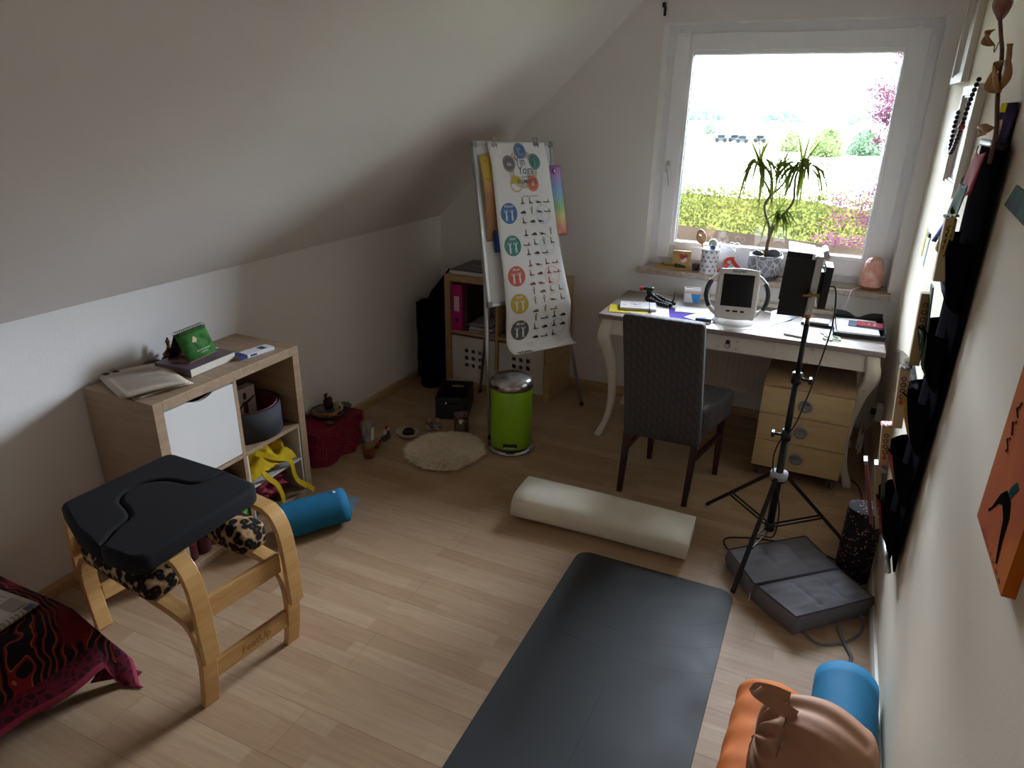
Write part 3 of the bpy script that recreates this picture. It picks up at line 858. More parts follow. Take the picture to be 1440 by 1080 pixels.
def stool_arch(yc):
    """outer bent hoop, y centre yc"""
    w2 = 0.055
    o = (0.706, -3.03, 0)
    f_ = 0.706+0.33
    rp = [(f_+.052, .205), (f_+.048, .30), (f_+.042, .40), (f_+.030, .48), (f_+.006, .532), (f_-.03, .560), (f_-.10, .568)]
    full = rp+[(1.412-x, z) for x, z in rp[::-1]]
    sp = spline([(a, 0, b) for a, b in full], 5)
    poly_o, poly_i = [], []
    for i, p in enumerate(sp):
        d = (sp[min(i+1, len(sp)-1)]-sp[max(i-1, 0)]).normalized()
        nn = Vector((d.z, 0, -d.x))
        poly_o.append((p.x+nn.x*0.0, p.z+nn.z*0.0)); poly_i.append((p.x-nn.x*0.021, p.z-nn.z*0.021))
    def strip(a, b, y0, y1):
        m = len(a); vs = []
        for (x, z), (x2, z2) in zip(a, b):
            vs += [(x-o[0], y0-o[1], z), (x-o[0], y1-o[1], z), (x2-o[0], y1-o[1], z2), (x2-o[0], y0-o[1], z2)]
        fs = []
        for i in range(m-1):
            for k in range(4):
                fs.append((i*4+k, i*4+(k+1) % 4, (i+1)*4+(k+1) % 4, (i+1)*4+k))
        fs += [(3, 2, 1, 0), tuple((m-1)*4+k for k in range(4))]
        return vs, fs
    mb = MB(); vs, fs = strip(poly_o, poly_i, yc-w2/2, yc+w2/2); mb.add(vs, fs, 0)
    mb.build('hoop', BW, ST, bev=0.003)
    # inner frame: leg, bend, rail carrying the pad
    rp = [(f_, 0.0), (f_+.018, 0.10), (f_+.028, 0.20), (f_+.014, 0.285), (f_-.02, 0.330), (f_-.08, 0.347), (f_-.20, 0.352)]
    full = rp+[(1.412-x, z) for x, z in rp[::-1]]
    sp = spline([(a, 0, b) for a, b in full], 5)
    A_, B_ = [], []
    for i, p in enumerate(sp):
        d = (sp[min(i+1, len(sp)-1)]-sp[max(i-1, 0)]).normalized(); nn = Vector((d.z, 0, -d.x))
        A_.append((p.x, p.z)); B_.append((p.x-nn.x*0.024, max(0, p.z-nn.z*0.024)))
    half = len(A_)//2
    for a, b, nm in ((A_[:14], B_[:14], 'leg'), (A_[13:-13], B_[13:-13], 'pad_rail'), (A_[-14:], B_[-14:], 'leg')):
        mb = MB(); vs, fs = strip(a, b, yc-w2/2, yc+w2/2); mb.add(vs, fs, 0); mb.build(nm, BWL if nm == 'pad_rail' else BW, ST, bev=0.003)
YN, YF = -3.20, -2.86
stool_arch(YN); stool_arch(YF)
so_ = (0.706, -3.03, 0)
for xs in (1, -1):
    for z0, z1, nm in ((0.335, 0.410, 'upper_crossbar'), (0.100, 0.165, 'lower_crossbar')):
        x = 1.046 if z0 > 0.2 else 1.044
        xx = x if xs > 0 else 1.412-x
        mb = MB(); mb.box(xx-0.010-so_[0], xx+0.009-so_[0], YN+0.027-so_[1], YF-0.027-so_[1], z0, z1, bev=0.004)
        c = mb.build(nm, wood('bar_beech', '#c59a62', '#ac8049', (30.0, 2.5, 22.0), 0.4), ST)
        if xs > 0 and z0 < 0.2:
            mb = MB(); mb.text('FeetUp', 0.040, lambda a, b: (xx+0.0094-so_[0], a+0.01, 0.133+b), bold=0.005)
            mb.build('lettering', pm('burnt_lettering', '#8a5a2c', 0.6), c)
# leopard pads
for yc, nm in ((YN, 'near'), (YF, 'far')):
    mb = MB()
    if nm == 'near': mb.box(0.47-so_[0], 0.885-so_[0], yc-0.062-so_[1], yc+0.075-so_[1], 0.354, 0.452, bev=0.04)
    else: mb.box(0.55-so_[0], 0.925-so_[0], yc-0.085-so_[1], yc+0.045-so_[1], 0.354, 0.466, bev=0.04)
    mb.build('shoulder_pad', LEO, ST, sub=2)
mb = MB(); mb.box(0.455-so_[0], 0.56-so_[0], YN+0.05-so_[1], YF-0.08-so_[1], 0.354, 0.452, bev=0.04); mb.build('shoulder_pad', LEO, ST, sub=2)

# black seat cushion lying on the hoops, two pieces meeting in a curved seam
CU = thing('seat_cushion', 'flat black foam cushion with curved seam lying on top of the beech stool', 'cushion', (0.71, -3.07, 0.568))
BLK = pm('black_velour', '#19171a', 0.92, bump=0.25, bscale=300, spec=0.25, var=0.2)
seam = [(q.x-0.71, q.y+3.07) for q in spline([(0.795, -3.325, 0), (0.775, -3.28, 0), (0.752, -3.239, 0), (0.738, -3.185, 0), (0.690, -3.155, 0), (0.626, -3.13, 0), (0.590, -3.077, 0), (0.600, -3.010, 0), (0.655, -2.968, 0), (0.732, -2.955, 0), (0.768, -2.925, 0), (0.776, -2.863, 0), (0.770, -2.828, 0)], 4)]
from mathutils.geometry import tessellate_polygon
def capped(mb, vs, fs):
    """sides smooth, top and bottom filled with flat triangles"""
    mb.add(vs, fs[:-2], 0, True)
    for cap, up_ in ((fs[-2], -1), (fs[-1], 1)):
        P = [Vector(vs[i]) for i in cap]
        T = []
        for a, b, c in tessellate_polygon([[Vector((p.x, p.y, 0)) for p in P]]):
            nz_ = (P[b]-P[a]).cross(P[c]-P[a]).z
            T.append((a, b, c) if nz_*up_ > 0 else (a, c, b))
        mb.add(P, T, 0, False)
def rounded(poly, h, r=0.014, name='piece'):
    """pillow-like slab: inset rings at the top and bottom edges"""
    n_ = len(poly)
    P = [Vector((x, y)) for x, y in poly]
    area = sum(P[i].x*P[(i+1) % n_].y-P[(i+1) % n_].x*P[i].y for i in range(n_))
    if area < 0: P = P[::-1]
    nrm = []
    for i in range(n_):
        a = (P[i]-P[i-1]).normalized(); b = (P[(i+1) % n_]-P[i]).normalized()
        t_ = (a+b)
        t_ = t_.normalized() if t_.length > 1e-6 else a
        nrm.append(Vector((t_.y, -t_.x)))
    rings = []
    for k in range(5):
        a = PI/2*k/4
        rings.append((r*(1-math.sin(a)), r*(1-math.cos(a))))
    levels = [(ins, z) for ins, z in rings]+[(ins, h-z) for ins, z in rings[::-1]]
    vs = []
    for ins, z in levels:
        for p, nn in zip(P, nrm): vs.append((p.x-nn.x*ins, p.y-nn.y*ins, z))
    m = len(levels)
    fs = [(i*n_+k, i*n_+(k+1) % n_, (i+1)*n_+(k+1) % n_, (i+1)*n_+k) for i in range(m-1) for k in range(n_)]
    fs += [tuple(range(n_))[::-1], tuple((m-1)*n_+k for k in range(n_))]
    return vs, fs
arc = lambda cx, cy, r, a0, a1, n=5: [(cx+r*math.cos(R(a0+(a1-a0)*i/n)), cy+r*math.sin(R(a0+(a1-a0)*i/n))) for i in range(n+1)]
inner = seam+arc(-0.19, 0.215, 0.035, 90, 180)+arc(-0.195, -0.13, 0.045, 180, 228)+[(-0.06, -0.232), (0.03, -0.252)]
outer = seam[::-1]+[(0.11, -0.262)]+arc(0.195, -0.212, 0.05, -80, 0)+arc(0.195, 0.175, 0.05, 0, 80)+[(0.12, 0.232)]
for pl_, nm in ((inner, 'cushion_base'), (outer, 'cushion_front')):
    vs, fs = rounded(pl_, 0.066, 0.016); mb = MB(); capped(mb, vs, fs)
    o_ = mb.build(nm, BLK, CU)

# ================================================================== CLOTH-COVERED LOW TABLE, near left corner
n = NT('embroidered_cloth', 0.85, 0, 0.2)
cc = n.co()
wv = n.n('ShaderNodeTexWave', wave_type='RINGS', rings_direction='Z'); wv.inputs['Scale'].default_value = 5.6; wv.inputs['Distortion'].default_value = 10.0; wv.inputs['Detail'].default_value = 1.0; wv.inputs['Detail Scale'].default_value = 1.6
n.l(cc, wv.inputs['Vector'])
col1 = n.ramp(wv.outputs['Fac'], [(0.0, lin('#1c1014')), (0.30, lin('#241217')), (0.34, lin('#8a4c1e')), (0.40, lin('#a8642a')), (0.44, lin('#6c1218')), (0.72, lin('#7c141e')), (0.76, lin('#1d1116')), (1.0, lin('#170e12'))], 'LINEAR')
vo = n.n('ShaderNodeTexVoronoi'); vo.inputs['Scale'].default_value = 24; n.l(cc, vo.inputs['Vector'])
col2 = n.mix(n.ramp(vo.outputs['Color'], [(0.88, (0, 0, 0, 1)), (0.90, (1, 1, 1, 1))]), col1, lin('#3d4a86'))
n.color(n.mix(n.ramp(n.noise(3, 2), [(0.62, (0, 0, 0, 1)), (0.66, (1, 1, 1, 1))]), col2, lin('#5a0e1a')))
n.bump(wv.outputs['Fac'], 0.4, 0.002)
n.b.inputs['Roughness'].default_value = 0.95
CL1 = n.m
n = NT('cloth_border', 0.85, 0, 0.2)
wv = n.n('ShaderNodeTexVoronoi'); wv.feature = 'DISTANCE_TO_EDGE'; wv.inputs['Scale'].default_value = 38; n.l(n.co(), wv.inputs['Vector'])
n.color(n.ramp(wv.outputs['Distance'], [(0.0, lin('#560e22')), (0.10, lin('#641026')), (0.16, lin('#2a1018')), (0.5, lin('#35121c'))]))
CL2 = n.m
CL3 = pm('cloth_red_hem', '#7e1230', 0.85, bump=0.3, var=0.2)
tb = thing('low_table', 'low dark wooden table hidden under the embroidered red cloth', 'table', (0.32, -3.89, 0))
MB().box(-0.22, 0.22, -0.55, 0.55, 0.285, 0.31, bev=0.003).build('tabletop', wood('dark_table', '#4a3524', '#38271a'), tb)
for sx_ in (-0.19, 0.19):
    for sy_ in (-0.5, 0.5):
        MB().box(sx_-0.02, sx_+0.02, sy_-0.02, sy_+0.02, 0, 0.285, bev=0.003).build('leg', wood('dark_table', '#4a3524', '#38271a'), tb)
mb = MB()
TX0, TX1, TY1 = 0.075, 0.570, -3.325
def cloth(sx_, sy_):
    """drape: sx_ across (past 0.48 hangs at the front), sy_ along (0 at the far end, hangs past it)"""
    x = TX0+sx_; z = 0.315; y = TY1-sy_
    if sx_ > 0.48:
        d = sx_-0.48
        x = TX1+0.012+0.30*d+0.014*math.sin(sy_*17)*d*6; z -= d*0.93
    if sx_ < 0: x = TX0-0.02; z -= -sx_*0.97
    if sy_ < 0:
        d = -sy_
        y = TY1+0.008+0.28*d+0.02*math.sin(sx_*16)*d*3; z -= d*0.88
        if sx_ > 0.48: x += d*0.25
    return Vector((x, y, max(0.006, z+0.004*noise.noise(Vector((sx_*9, sy_*9, 0))))))
NX, NY = 34, 52
sxr, syr = (-0.06, 0.70), (-0.26, 1.2)
P_ = [[cloth(sxr[0]+(sxr[1]-sxr[0])*i/NX, syr[0]+(syr[1]-syr[0])*j/NY) for j in range(NY+1)] for i in range(NX+1)]
vs = [p for r_ in P_ for p in r_]
ix = lambda i, j: i*(NY+1)+j
for i in range(NX):
    for j in range(NY):
        de = min(NX-1-i, 99); dj = j
        m_ = 2 if (de == 0 or dj == 0) else (1 if (de <= 3 or dj <= 3) else 0)
        mb.add([vs[ix(i, j)], vs[ix(i+1, j)], vs[ix(i+1, j+1)], vs[ix(i, j+1)]], [(0, 1, 2, 3)], m_, True)
# folded-up corner flap resting on the floor
def flap(u, v):
    a = Vector((0.60, -3.29, 0.10)); b = Vector((0.672, -3.215, 0.006)); c = Vector((0.575, -3.335, 0.02)); 
    p = a.lerp(b, u); q_ = c.lerp(Vector((0.650, -3.245, 0.004)), u)
    return p.lerp(q_, v)+Vector((0.012*math.sin(PI*v), -0.012*math.sin(PI*v), 0))
mb.grid(flap, 8, 8, mi=1)
cl = mb.build('embroidered_cloth', [CL1, CL2, CL3], org=(0.32, -3.8, 0.0), label='dark red embroidered cloth draped over the low table at the left edge', cat='cloth')
cl_me = cl.data
bm = bmesh.new(); bm.from_mesh(cl_me); bmesh.ops.remove_doubles(bm, verts=bm.verts, dist=0.0005); bm.to_mesh(cl_me); bm.free()
sd = cl.modifiers.new('thickness', 'SOLIDIFY'); sd.thickness = 0.004; sd.offset = 1
# cloth appliques (curved orange outlines and little squares)
# open spiral notebook lying on it
t = thing('spiral_notebook', 'open spiral-bound booklet with printed pages lying on the embroidered cloth', 'booklet', (0.325, -3.500, 0.3215), R(6))
mb = MB()
mb.grid(lambda u, v: (-0.16+0.31*u, -0.25+0.375*v, 0.010+0.006*math.sin(PI*u)), 8, 6, thick=0.009)
pg = mb.build('pages', pm('booklet_paper', '#bfb6a8', 0.8, var=0.04), t)
mb = MB()
rnd = random.Random(9)
for c0 in (-0.13, -0.02):
    for i in range(15):
        y = 0.10-i*0.017
        x1_ = c0+0.085*rnd.uniform(0.6, 1)
        mb.box(c0, x1_, y, y+0.004, 0.0163, 0.0167)
mb.box(0.05, 0.12, 0.06, 0.11, 0.0155, 0.0158)
mb.build('print_lines', pm('faded_print', '#8d8278', 0.85), pg)
MB().box(0.128, 0.149, 0.085, 0.115, 0.0105, 0.0116).build('index_tab', pm('blue_tab', '#33406e', 0.6), pg)
mb = MB()
for i in range(24):
    y = -0.24+i*0.0148
    mb.tube([(0.143+0.009*math.cos(a), y+0.001*math.sin(a), 0.008+0.009*math.sin(a)) for a in [2*PI*k/10 for k in range(11)]], 0.0010, 5)
mb.build('wire_spiral', pm('dark_wire', '#5a5654', 0.35, 0.8), t)

# ================================================================== TURQUOISE BOLSTER on the floor before the shelf
TURQ = pm('turquoise_cotton', '#146a92', 0.75, bump=0.3, bscale=500, spec=0.3, var=0.12, vscale=14)
def bolster(name, label, p0, p1, r, mat, seg=32, sq=1.0, pleat=0.0, cat='bolster', tag=True, seed=0, band=0.0):
    """stuffed roll from p0 to p1 (axis ends), ends slightly domed with a gathered centre"""
    p0, p1 = Vector(p0), Vector(p1)
    L = (p1-p0).length
    d = (p1-p0).normalized()
    t = thing(name, label, cat, ((p0+p1)/2-Vector((0, 0, r))))
    org = t.location.copy()
    up = Vector((0, 0, 1)); side = d.cross(up).normalized(); up = side.cross(d)
    def ring(s, rad, k):
        a = 2*PI*k/seg
        wob = 1+0.035*noise.noise(Vector((s*7, math.cos(a)*1.5+seed, math.sin(a)*1.5)))+0.012*noise.noise(Vector((s*25, math.cos(a)*5, math.sin(a)*5+seed)))
        c_, s_ = math.cos(a), math.sin(a)
        zz = s_ if s_ > -0.72 else -0.72-(abs(s_)-0.72)*0.15
        return p0+d*s+side*c_*rad*wob+up*zz*rad*wob*sq
    mb = MB(); prof = []
    for i in range(7):
        a = PI/2*i/6; prof.append((r*0.22*(1-math.sin(a))*0.55, r*(1-0.22*(1-math.sin(a)))))
    mid = [(0.03+(L-0.06)*i/16, r) for i in range(17)]
    pr = [(p[0], p[1]) for p in prof]+mid[1:-1]+[(L-p[0], p[1]) for p in prof[::-1]]
    vs = []
    for s, rad in pr:
        for k in range(seg): vs.append(ring(s, rad, k))
    fs = [(i*seg+k, i*seg+(k+1) % seg, (i+1)*seg+(k+1) % seg, (i+1)*seg+k) for i in range(len(pr)-1) for k in range(seg)]
    mb.add(vs, fs, 0, True)
    mb.build('body', mat, t, org=org)
    for s0, sgn in ((0, 1), (L, -1)):
        mb = MB(); vs = []
        rr = [0.79, 0.6, 0.4, 0.2, 0.0]
        for j, q_ in enumerate(rr):
            for k in range(seg):
                a = 2*PI*k/seg
                pl_ = pleat*math.sin(a*14)*(q_*(1-q_)*4)*0.02
                zz = math.sin(a); zz = zz if zz > -0.72/max(q_+0.2, 0.01) else zz*0.8
                vs.append(p0+d*(s0-sgn*(0.012*r/0.1*(1-q_)*0.5)+sgn*pl_+sgn*0.001)+side*math.cos(a)*r*q_+up*zz*r*q_*sq)
        # rim matches body's first ring
        for k in range(seg): vs[k] = ring(0 if sgn > 0 else L, pr[0][1], k) if sgn > 0 else ring(pr[-1][0], pr[-1][1], k)
        fs = [(i*seg+k, (i+1)*seg+k, (i+1)*seg+(k+1) % seg, i*seg+(k+1) % seg) for i in range(len(rr)-1) for k in range(seg)]
        if sgn > 0: fs = [f[::-1] for f in fs]
        mb.add(vs, fs, 0, True)
        mb.build('end_cap', mat, t, org=org)
    return t
t = bolster('bolster', 'turquoise stuffed roll lying on the floor before the cube shelf', (0.525, -2.405, 0.079), (0.700, -2.125, 0.079), 0.082, TURQ, seed=3)
mb = MB(); mb.tube([(0.685, -2.155, 0.157), (0.672, -2.170, 0.163)], 1, flat=(0.016, 0.002), up=(0, 0, 1)); 
mb.build('label_tag', M['paper'], t, org=t.location)
MB().box(0, 0.11, 0, 0.14, 0, 0.010, bev=0.001).build('booklet', pm('blue_booklet', '#8fa3b5', 0.5, var=0.3, vscale=20), loc=(0.60, -2.12, 0.0005), rotz=R(22), label='thin pale blue booklet on the floor behind the turquoise roll', cat='booklet')

# ================================================================== RED CLOTH BOX beyond the shelf, with its plate
n = NT('red_brocade', 0.7, 0, 0.3)
br = n.n('ShaderNodeTexVoronoi'); br.inputs['Scale'].default_value = 58; br.inputs['Randomness'].default_value = 0.0; n.l(n.co(rot=(0.4, 0.3, 0.78)), br.inputs['Vector'])
n.color(n.ramp(br.outputs['Distance'], [(0.0, lin('#a8762e')), (0.18, lin('#93602a')), (0.26, lin('#7e1030')), (1.0, lin('#6c0c28'))]))
n.bump(n.noise(200, 2), 0.4, 0.002)
BRO = n.m
t = thing('cloth_covered_box', 'box draped with dark red dotted cloth against the wall beyond the cube shelf', 'box', (0.14, -1.575, 0))
MB().box(-0.125, 0.105, -0.18, 0.20, 0.0, 0.165).build('carton', pm('brown_carton', '#6a4a34', 0.9), t)
mb = MB()
def drape(u, v):
    """u around the four sides, v down"""
    per = u*4; sd_ = int(per) % 4; k = per-int(per)
    X0, X1, Y0, Y1 = -0.125, 0.110, -0.185, 0.205
    cs = [(X0, Y0), (X1, Y0), (X1, Y1), (X0, Y1)]
    a, b = cs[sd_], cs[(sd_+1) % 4]
    x = a[0]+(b[0]-a[0])*k; y = a[1]+(b[1]-a[1])*k
    n_ = ((0, -1), (1, 0), (0, 1), (-1, 0))[sd_]
    fl = v**1.3
    w_ = (0.010+0.030*fl)*(1 if sd_ != 3 else 0.02)
    rip = 0.016*fl*math.sin(u*4*9.0+math.sin(u*17)*2)*(1 if sd_ != 3 else 0)
    corner = 1.0
    z = 0.172*(1-v)
    z = max(z, 0.004)
    x += n_[0]*(w_+rip); y += n_[1]*(w_+rip)
    if v > 0.8 and sd_ in (1, 2) : x += (v-0.8)*0.10*(0.5+0.5*math.sin(u*4*5)); 
    return (max(x, -0.136), y, z)
mb.grid(drape, 96, 12)
mb.grid(lambda u, v: (-0.135+0.255*u, -0.195+0.41*v, 0.172+0.002*noise.noise(Vector((u*8, v*8, 0)))), 12, 12)
cv = mb.build('cover_cloth', BRO, t)
bm = bmesh.new(); bm.from_mesh(cv.data); bmesh.ops.remove_doubles(bm, verts=bm.verts, dist=0.004); bm.to_mesh(cv.data); bm.free()
PZ = 0.1755
t = thing('plate', 'round glazed blue-green plate holding keepsakes on the red draped box', 'plate', (0.12, -1.50, PZ))
n = NT('glazed_plate', 0.2, 0, 0.5); n.color(n.ramp(n.noise(12, 3, dist=1), [(0.3, lin('#223038')), (0.5, lin('#3b4f58')), (0.62, lin('#6a4a28')), (0.75, lin('#26343a'))]))
mb = MB(); mb.lathe([(0.0, 0.004), (0.055, 0.004), (0.085, 0.016), (0.105, 0.022), (0.106, 0.026), (0.085, 0.021), (0.055, 0.009), (0.0, 0.009)], seg=36); mb.build('dish', n.m, t)
mb = MB()
rnd = random.Random(4)
mb.tube(spline([(0.0+0.07*math.cos(a*1.0), 0.07*math.sin(a), 0.020+0.006*math.sin(a*5)) for a in [R(-150+i*22) for i in range(9)]], 3), [0.008+0.004*abs(math.sin(i*0.9)) for i in range(25)], 8)
mb.build('amber_beads', pm('amber_beads', '#9c6420', 0.35, var=0.5, vscale=80), loc=(0.115, -1.52, PZ+0.010), label='string of amber stones along the front of the blue-green plate', cat='beads')
mb = MB()
for (x, y, z, r_) in ((0, 0, 0.03, 0.022), (0.01, 0.01, 0.06, 0.016), (-0.01, 0.0, 0.085, 0.010), (0.02, 0.0, 0.045, 0.016), (-0.02, 0.01, 0.05, 0.012), (0.0, 0.0, 0.10, 0.005)):
    mb.ell((x, y, z), (r_, r_, r_*1.25), jit=0.7, seed=int(r_*900), seg=12)
mb.build('bronze_figurine', pm('dark_bronze', '#4a3018', 0.4, 0.6, var=0.4, vscale=60), loc=(0.085, -1.47, PZ+0.008), label='dark bronze figurine with pointed crown on the blue-green plate', cat='figurine')
mb = MB(); mb.ell((0, 0, 0.028), (0.030, 0.024, 0.028), jit=0.5, seed=8); mb.ell((0.01, -0.01, 0.05), (0.018, 0.016, 0.014), jit=0.5, seed=9)
mb.ell((0.022, -0.016, 0.030), (0.006, 0.005, 0.008), 1)
mb.build('shell', [pm('cream_shell', '#cbb98c', 0.5, var=0.35, vscale=50), M['black']], loc=(0.150, -1.455, PZ+0.010), label='cream and dark spotted shell on the blue-green plate', cat='shell')
mb = MB(); mb.ell((0, 0, 0.018), (0.034, 0.022, 0.016), jit=0.5, seed=5)
mb.build('stone', pm('blue_grey_stone', '#4a5a66', 0.3, var=0.4, vscale=40), loc=(0.17, -1.41, PZ+0.016), label='smooth blue-grey stone at the far side of the plate', cat='stone')
t = thing('brochure', 'dark blue brochure leaning upright against the wall behind the plate', 'brochure', (0.02, -1.66, PZ-0.002), R(82))
mb = MB(); mb.grid(lambda u, v: (-0.055+0.11*u, -0.02+0.045*v, 0.125*v), 2, 3, thick=0.004); c = mb.build('cover', pm('navy_card', '#1c1c4a', 0.4, var=0.2), t)
mb = MB()
for i, w_ in enumerate((0.07, 0.05, 0.03)): mb.grid(lambda u, v: (-0.045+w_*u, -0.02+0.045*(0.62-0.12*i+0.03*v)-0.0045, 0.125*(0.62-0.12*i+0.03*v)), 1, 1)
mb.build('print_lines', pm('pale_print', '#8f8fc0', 0.6), c)
mb = MB(); mb.lathe([(0.0, 0), (0.024, 0), (0.028, 0.006), (0.026, 0.010), (0.022, 0.007), (0, 0.006)], seg=24, sy=0.8); mb.tube([(0.024, 0, 0.006), (0.036, 0.0, 0.012), (0.024, 0.004, 0.014)], 0.002, 6)
mb.build('dish', pm('pewter', '#6c6460', 0.35, 0.5), loc=(0.205, -1.60, PZ), label='tiny pewter dish lying on the red cloth in front of the plate', cat='dish')

# tall glass jar with coloured layered candle
t = thing('candle_glass', 'tall glass holding a candle layered pink, orange, yellow and green on the floor', 'candle', (0.430, -1.565, 0))
mb = MB(); mb.lathe([(0.0, 0.0), (0.030, 0.0), (0.036, 0.05), (0.040, 0.215), (0.0375, 0.215), (0.034, 0.05), (0.028, 0.006), (0.0, 0.006)], seg=28); mb.build('glass', clear_mat('clear_glass', (0.86, 0.88, 0.88, 1), 0.14), t)
cz = [(0.0065, 0.028, '#9c2c3c'), (0.033, 0.0315, '#b8502e'), (0.058, 0.0330, '#c87c24'), (0.078, 0.0340, '#c9a434'), (0.104, 0.0350, '#2f6660'), (0.122, 0.0355, None)]
mats = []
mb = MB()
for i in range(5):
    z0, r0, h = cz[i]; z1, r1, _ = cz[i+1]
    sl_ = 0.010*(-1)**i if 0 < i else 0
    mb.add([(math.cos(2*PI*k/24)*r0, math.sin(2*PI*k/24)*r0, z0+(sl_*math.cos(2*PI*k/24) if i else 0)) for k in range(24)] +
           [(math.cos(2*PI*k/24)*r1, math.sin(2*PI*k/24)*r1, z1+(0.010*(-1)**(i+1)*math.cos(2*PI*k/24) if i < 4 else 0)) for k in range(24)],
           [(k, (k+1) % 24, 24+(k+1) % 24, 24+k) for k in range(24)]+([tuple(range(24, 48))] if i == 4 else []), i, True)
    mats.append(pm('wax_'+h[1:], h, 0.5, var=0.1))
mb.build('wax', mats, t)
mb = MB(); mb.grid(lambda u, v: (0.041+0.004*v, -0.022+0.03*u-0.01*v, 0.195-0.07*v), 3, 3, thick=0.0008); mb.build('price_tag', M['paper'], t)
# santa figurine
t = thing('santa_figurine', 'small kneeling santa figurine with white beard by the shell bowl', 'figurine', (0.395, -1.335, 0), R(-30))
mb = MB(); mb.ell((0, 0, 0.026), (0.024, 0.022, 0.026)); mb.tube([(-0.014, -0.018, 0.012), (-0.016, -0.034, 0.008)], 0.010, 8); mb.tube([(0.014, -0.018, 0.012), (0.016, -0.034, 0.008)], 0.010, 8)
mb.tube([(0.018, 0.0, 0.045), (0.032, -0.004, 0.058), (0.034, -0.006, 0.072)], 0.006, 8)
mb.build('coat', pm('slate_cloth', '#3c434c', 0.7), t)
MB().ell((0, -0.002, 0.062), (0.014, 0.013, 0.014)).build('face', pm('face_skin', '#c99680', 0.6), t)
mb = MB(); mb.ell((0, -0.013, 0.048), (0.014, 0.009, 0.020)); mb.lathe([(0.015, 0), (0.016, 0.004), (0.013, 0.007)], (0, 0, 0.067), 14); mb.ell((0.016, 0.002, 0.082), 0.005); mb.build('beard', M['paper'], t)
mb = MB(); mb.lathe([(0.0145, 0), (0.012, 0.010), (0.005, 0.018), (0, 0.02)], (0, 0, 0.072), 14); mb.tube([(0, 0, 0.088), (0.010, 0.001, 0.088), (0.016, 0.002, 0.083)], 0.004, 8); mb.build('hat', pm('santa_red', '#a01f22', 0.7), t)
# small second gnome lying down
t = thing('gnome_figurine', 'tiny red gnome lying on the floor between the candle glass and the santa', 'figurine', (0.402, -1.44, 0), R(20))
mb = MB(); mb.ell((0, 0, 0.013), (0.014, 0.024, 0.013)); mb.ell((0, 0.03, 0.012), (0.010, 0.010, 0.010)); mb.build('body', pm('santa_red', '#a01f22', 0.7), t)
mb = MB(); mb.ell((0, 0.043, 0.012), (0.010, 0.010, 0.012)); mb.build('hat_tip', M['black'], t); mb = MB(); mb.ell((0.0, -0.026, 0.010), (0.013, 0.008, 0.009)); mb.build('boot', M['black'], t)
# small bowl with a carved dark candle
t = thing('bowl', 'cream oval bowl on the floor next to the sheepskin', 'bowl', (0.480, -1.250, 0))
mb = MB(); mb.lathe([(0.0, 0.0), (0.04, 0.0), (0.062, 0.018), (0.072, 0.036), (0.069, 0.037), (0.056, 0.018), (0.036, 0.006), (0.0, 0.006)], seg=32, sy=0.85); mb.build('bowl_body', pm('cream_ceramic', '#bcae9c', 0.4, var=0.1), t)
mb = MB(); mb.lathe([(0.0, 0.0), (0.022, 0.0), (0.034, 0.012), (0.034, 0.030), (0.026, 0.040), (0.020, 0.034), (0.0, 0.030)], seg=24)
for i in range(8):
    a = 2*PI*i/8; mb.ell((0.032*math.cos(a), 0.032*math.sin(a), 0.02), (0.006, 0.006, 0.014), seg=8, rings=6)
mb.build('tealight_holder', pm('dark_iron', '#241f1c', 0.4, 0.4), loc=(0.484, -1.240, 0.0065), label='dark ribbed round tealight holder standing in the cream bowl', cat='candle holder')
# two little corked bottles
for i, (x, y, lb) in enumerate(((0.545, -1.105, 'tiny corked spice jar with blue label, left of the pair'), (0.590, -1.085, 'tiny corked spice jar with blue label, right of the pair'))):
    t = thing('spice_jar', lb, 'jar', (x, y, 0), R(10*i), 'tiny corked spice jars')
    mb = MB(); mb.box(-0.019, 0.019, -0.019, 0.019, 0.0, 0.046, bev=0.006); mb.lathe([(0.012, 0.045), (0.012, 0.056)], seg=14); mb.build('glass', clear_mat('jar_glass', (0.8, 0.82, 0.85, 1), 0.15), t)
    MB().box(-0.0195, 0.0195, -0.0197, 0.0197, 0.008, 0.032).build('paper_label', pm('blue_label', '#474c74', 0.6, hex2='#c9c6c6', vscale=60), t)
    mb = MB(); mb.lathe([(0.0, 0.045), (0.0115, 0.045), (0.0135, 0.058), (0.013, 0.072), (0.0, 0.073)], seg=14); mb.build('cork', pm('cork', '#b08a60', 0.85, bump=0.4), t)
# preserving jar
t = thing('preserving_jar', 'clip-top glass jar filled with brown nuts standing before the black crate', 'jar', (0.735, -1.045, 0))
mb = MB(); mb.lathe([(0.0, 0.0), (0.042, 0.0), (0.047, 0.008), (0.047, 0.085), (0.038, 0.10), (0.038, 0.112), (0.0355, 0.112), (0.0355, 0.098), (0.044, 0.083), (0.044, 0.01), (0.0, 0.005)], seg=32); mb.build('glass', clear_mat('clear_glass', (0.86, 0.88, 0.88, 1), 0.14), t)
mb = MB(); mb.lathe([(0.0, 0.119), (0.040, 0.119), (0.042, 0.122), (0.040, 0.131), (0.0, 0.134)], seg=32); mb.build('lid', clear_mat('jar_glass', (0.8, 0.82, 0.85, 1), 0.2), t)
mb = MB(); mb.lathe([(0.0365, 0.112), (0.041, 0.112), (0.041, 0.119), (0.0365, 0.119)], seg=32, closed=True); mb.build('rubber_seal', pm('red_rubber', '#a3443a', 0.6), t)
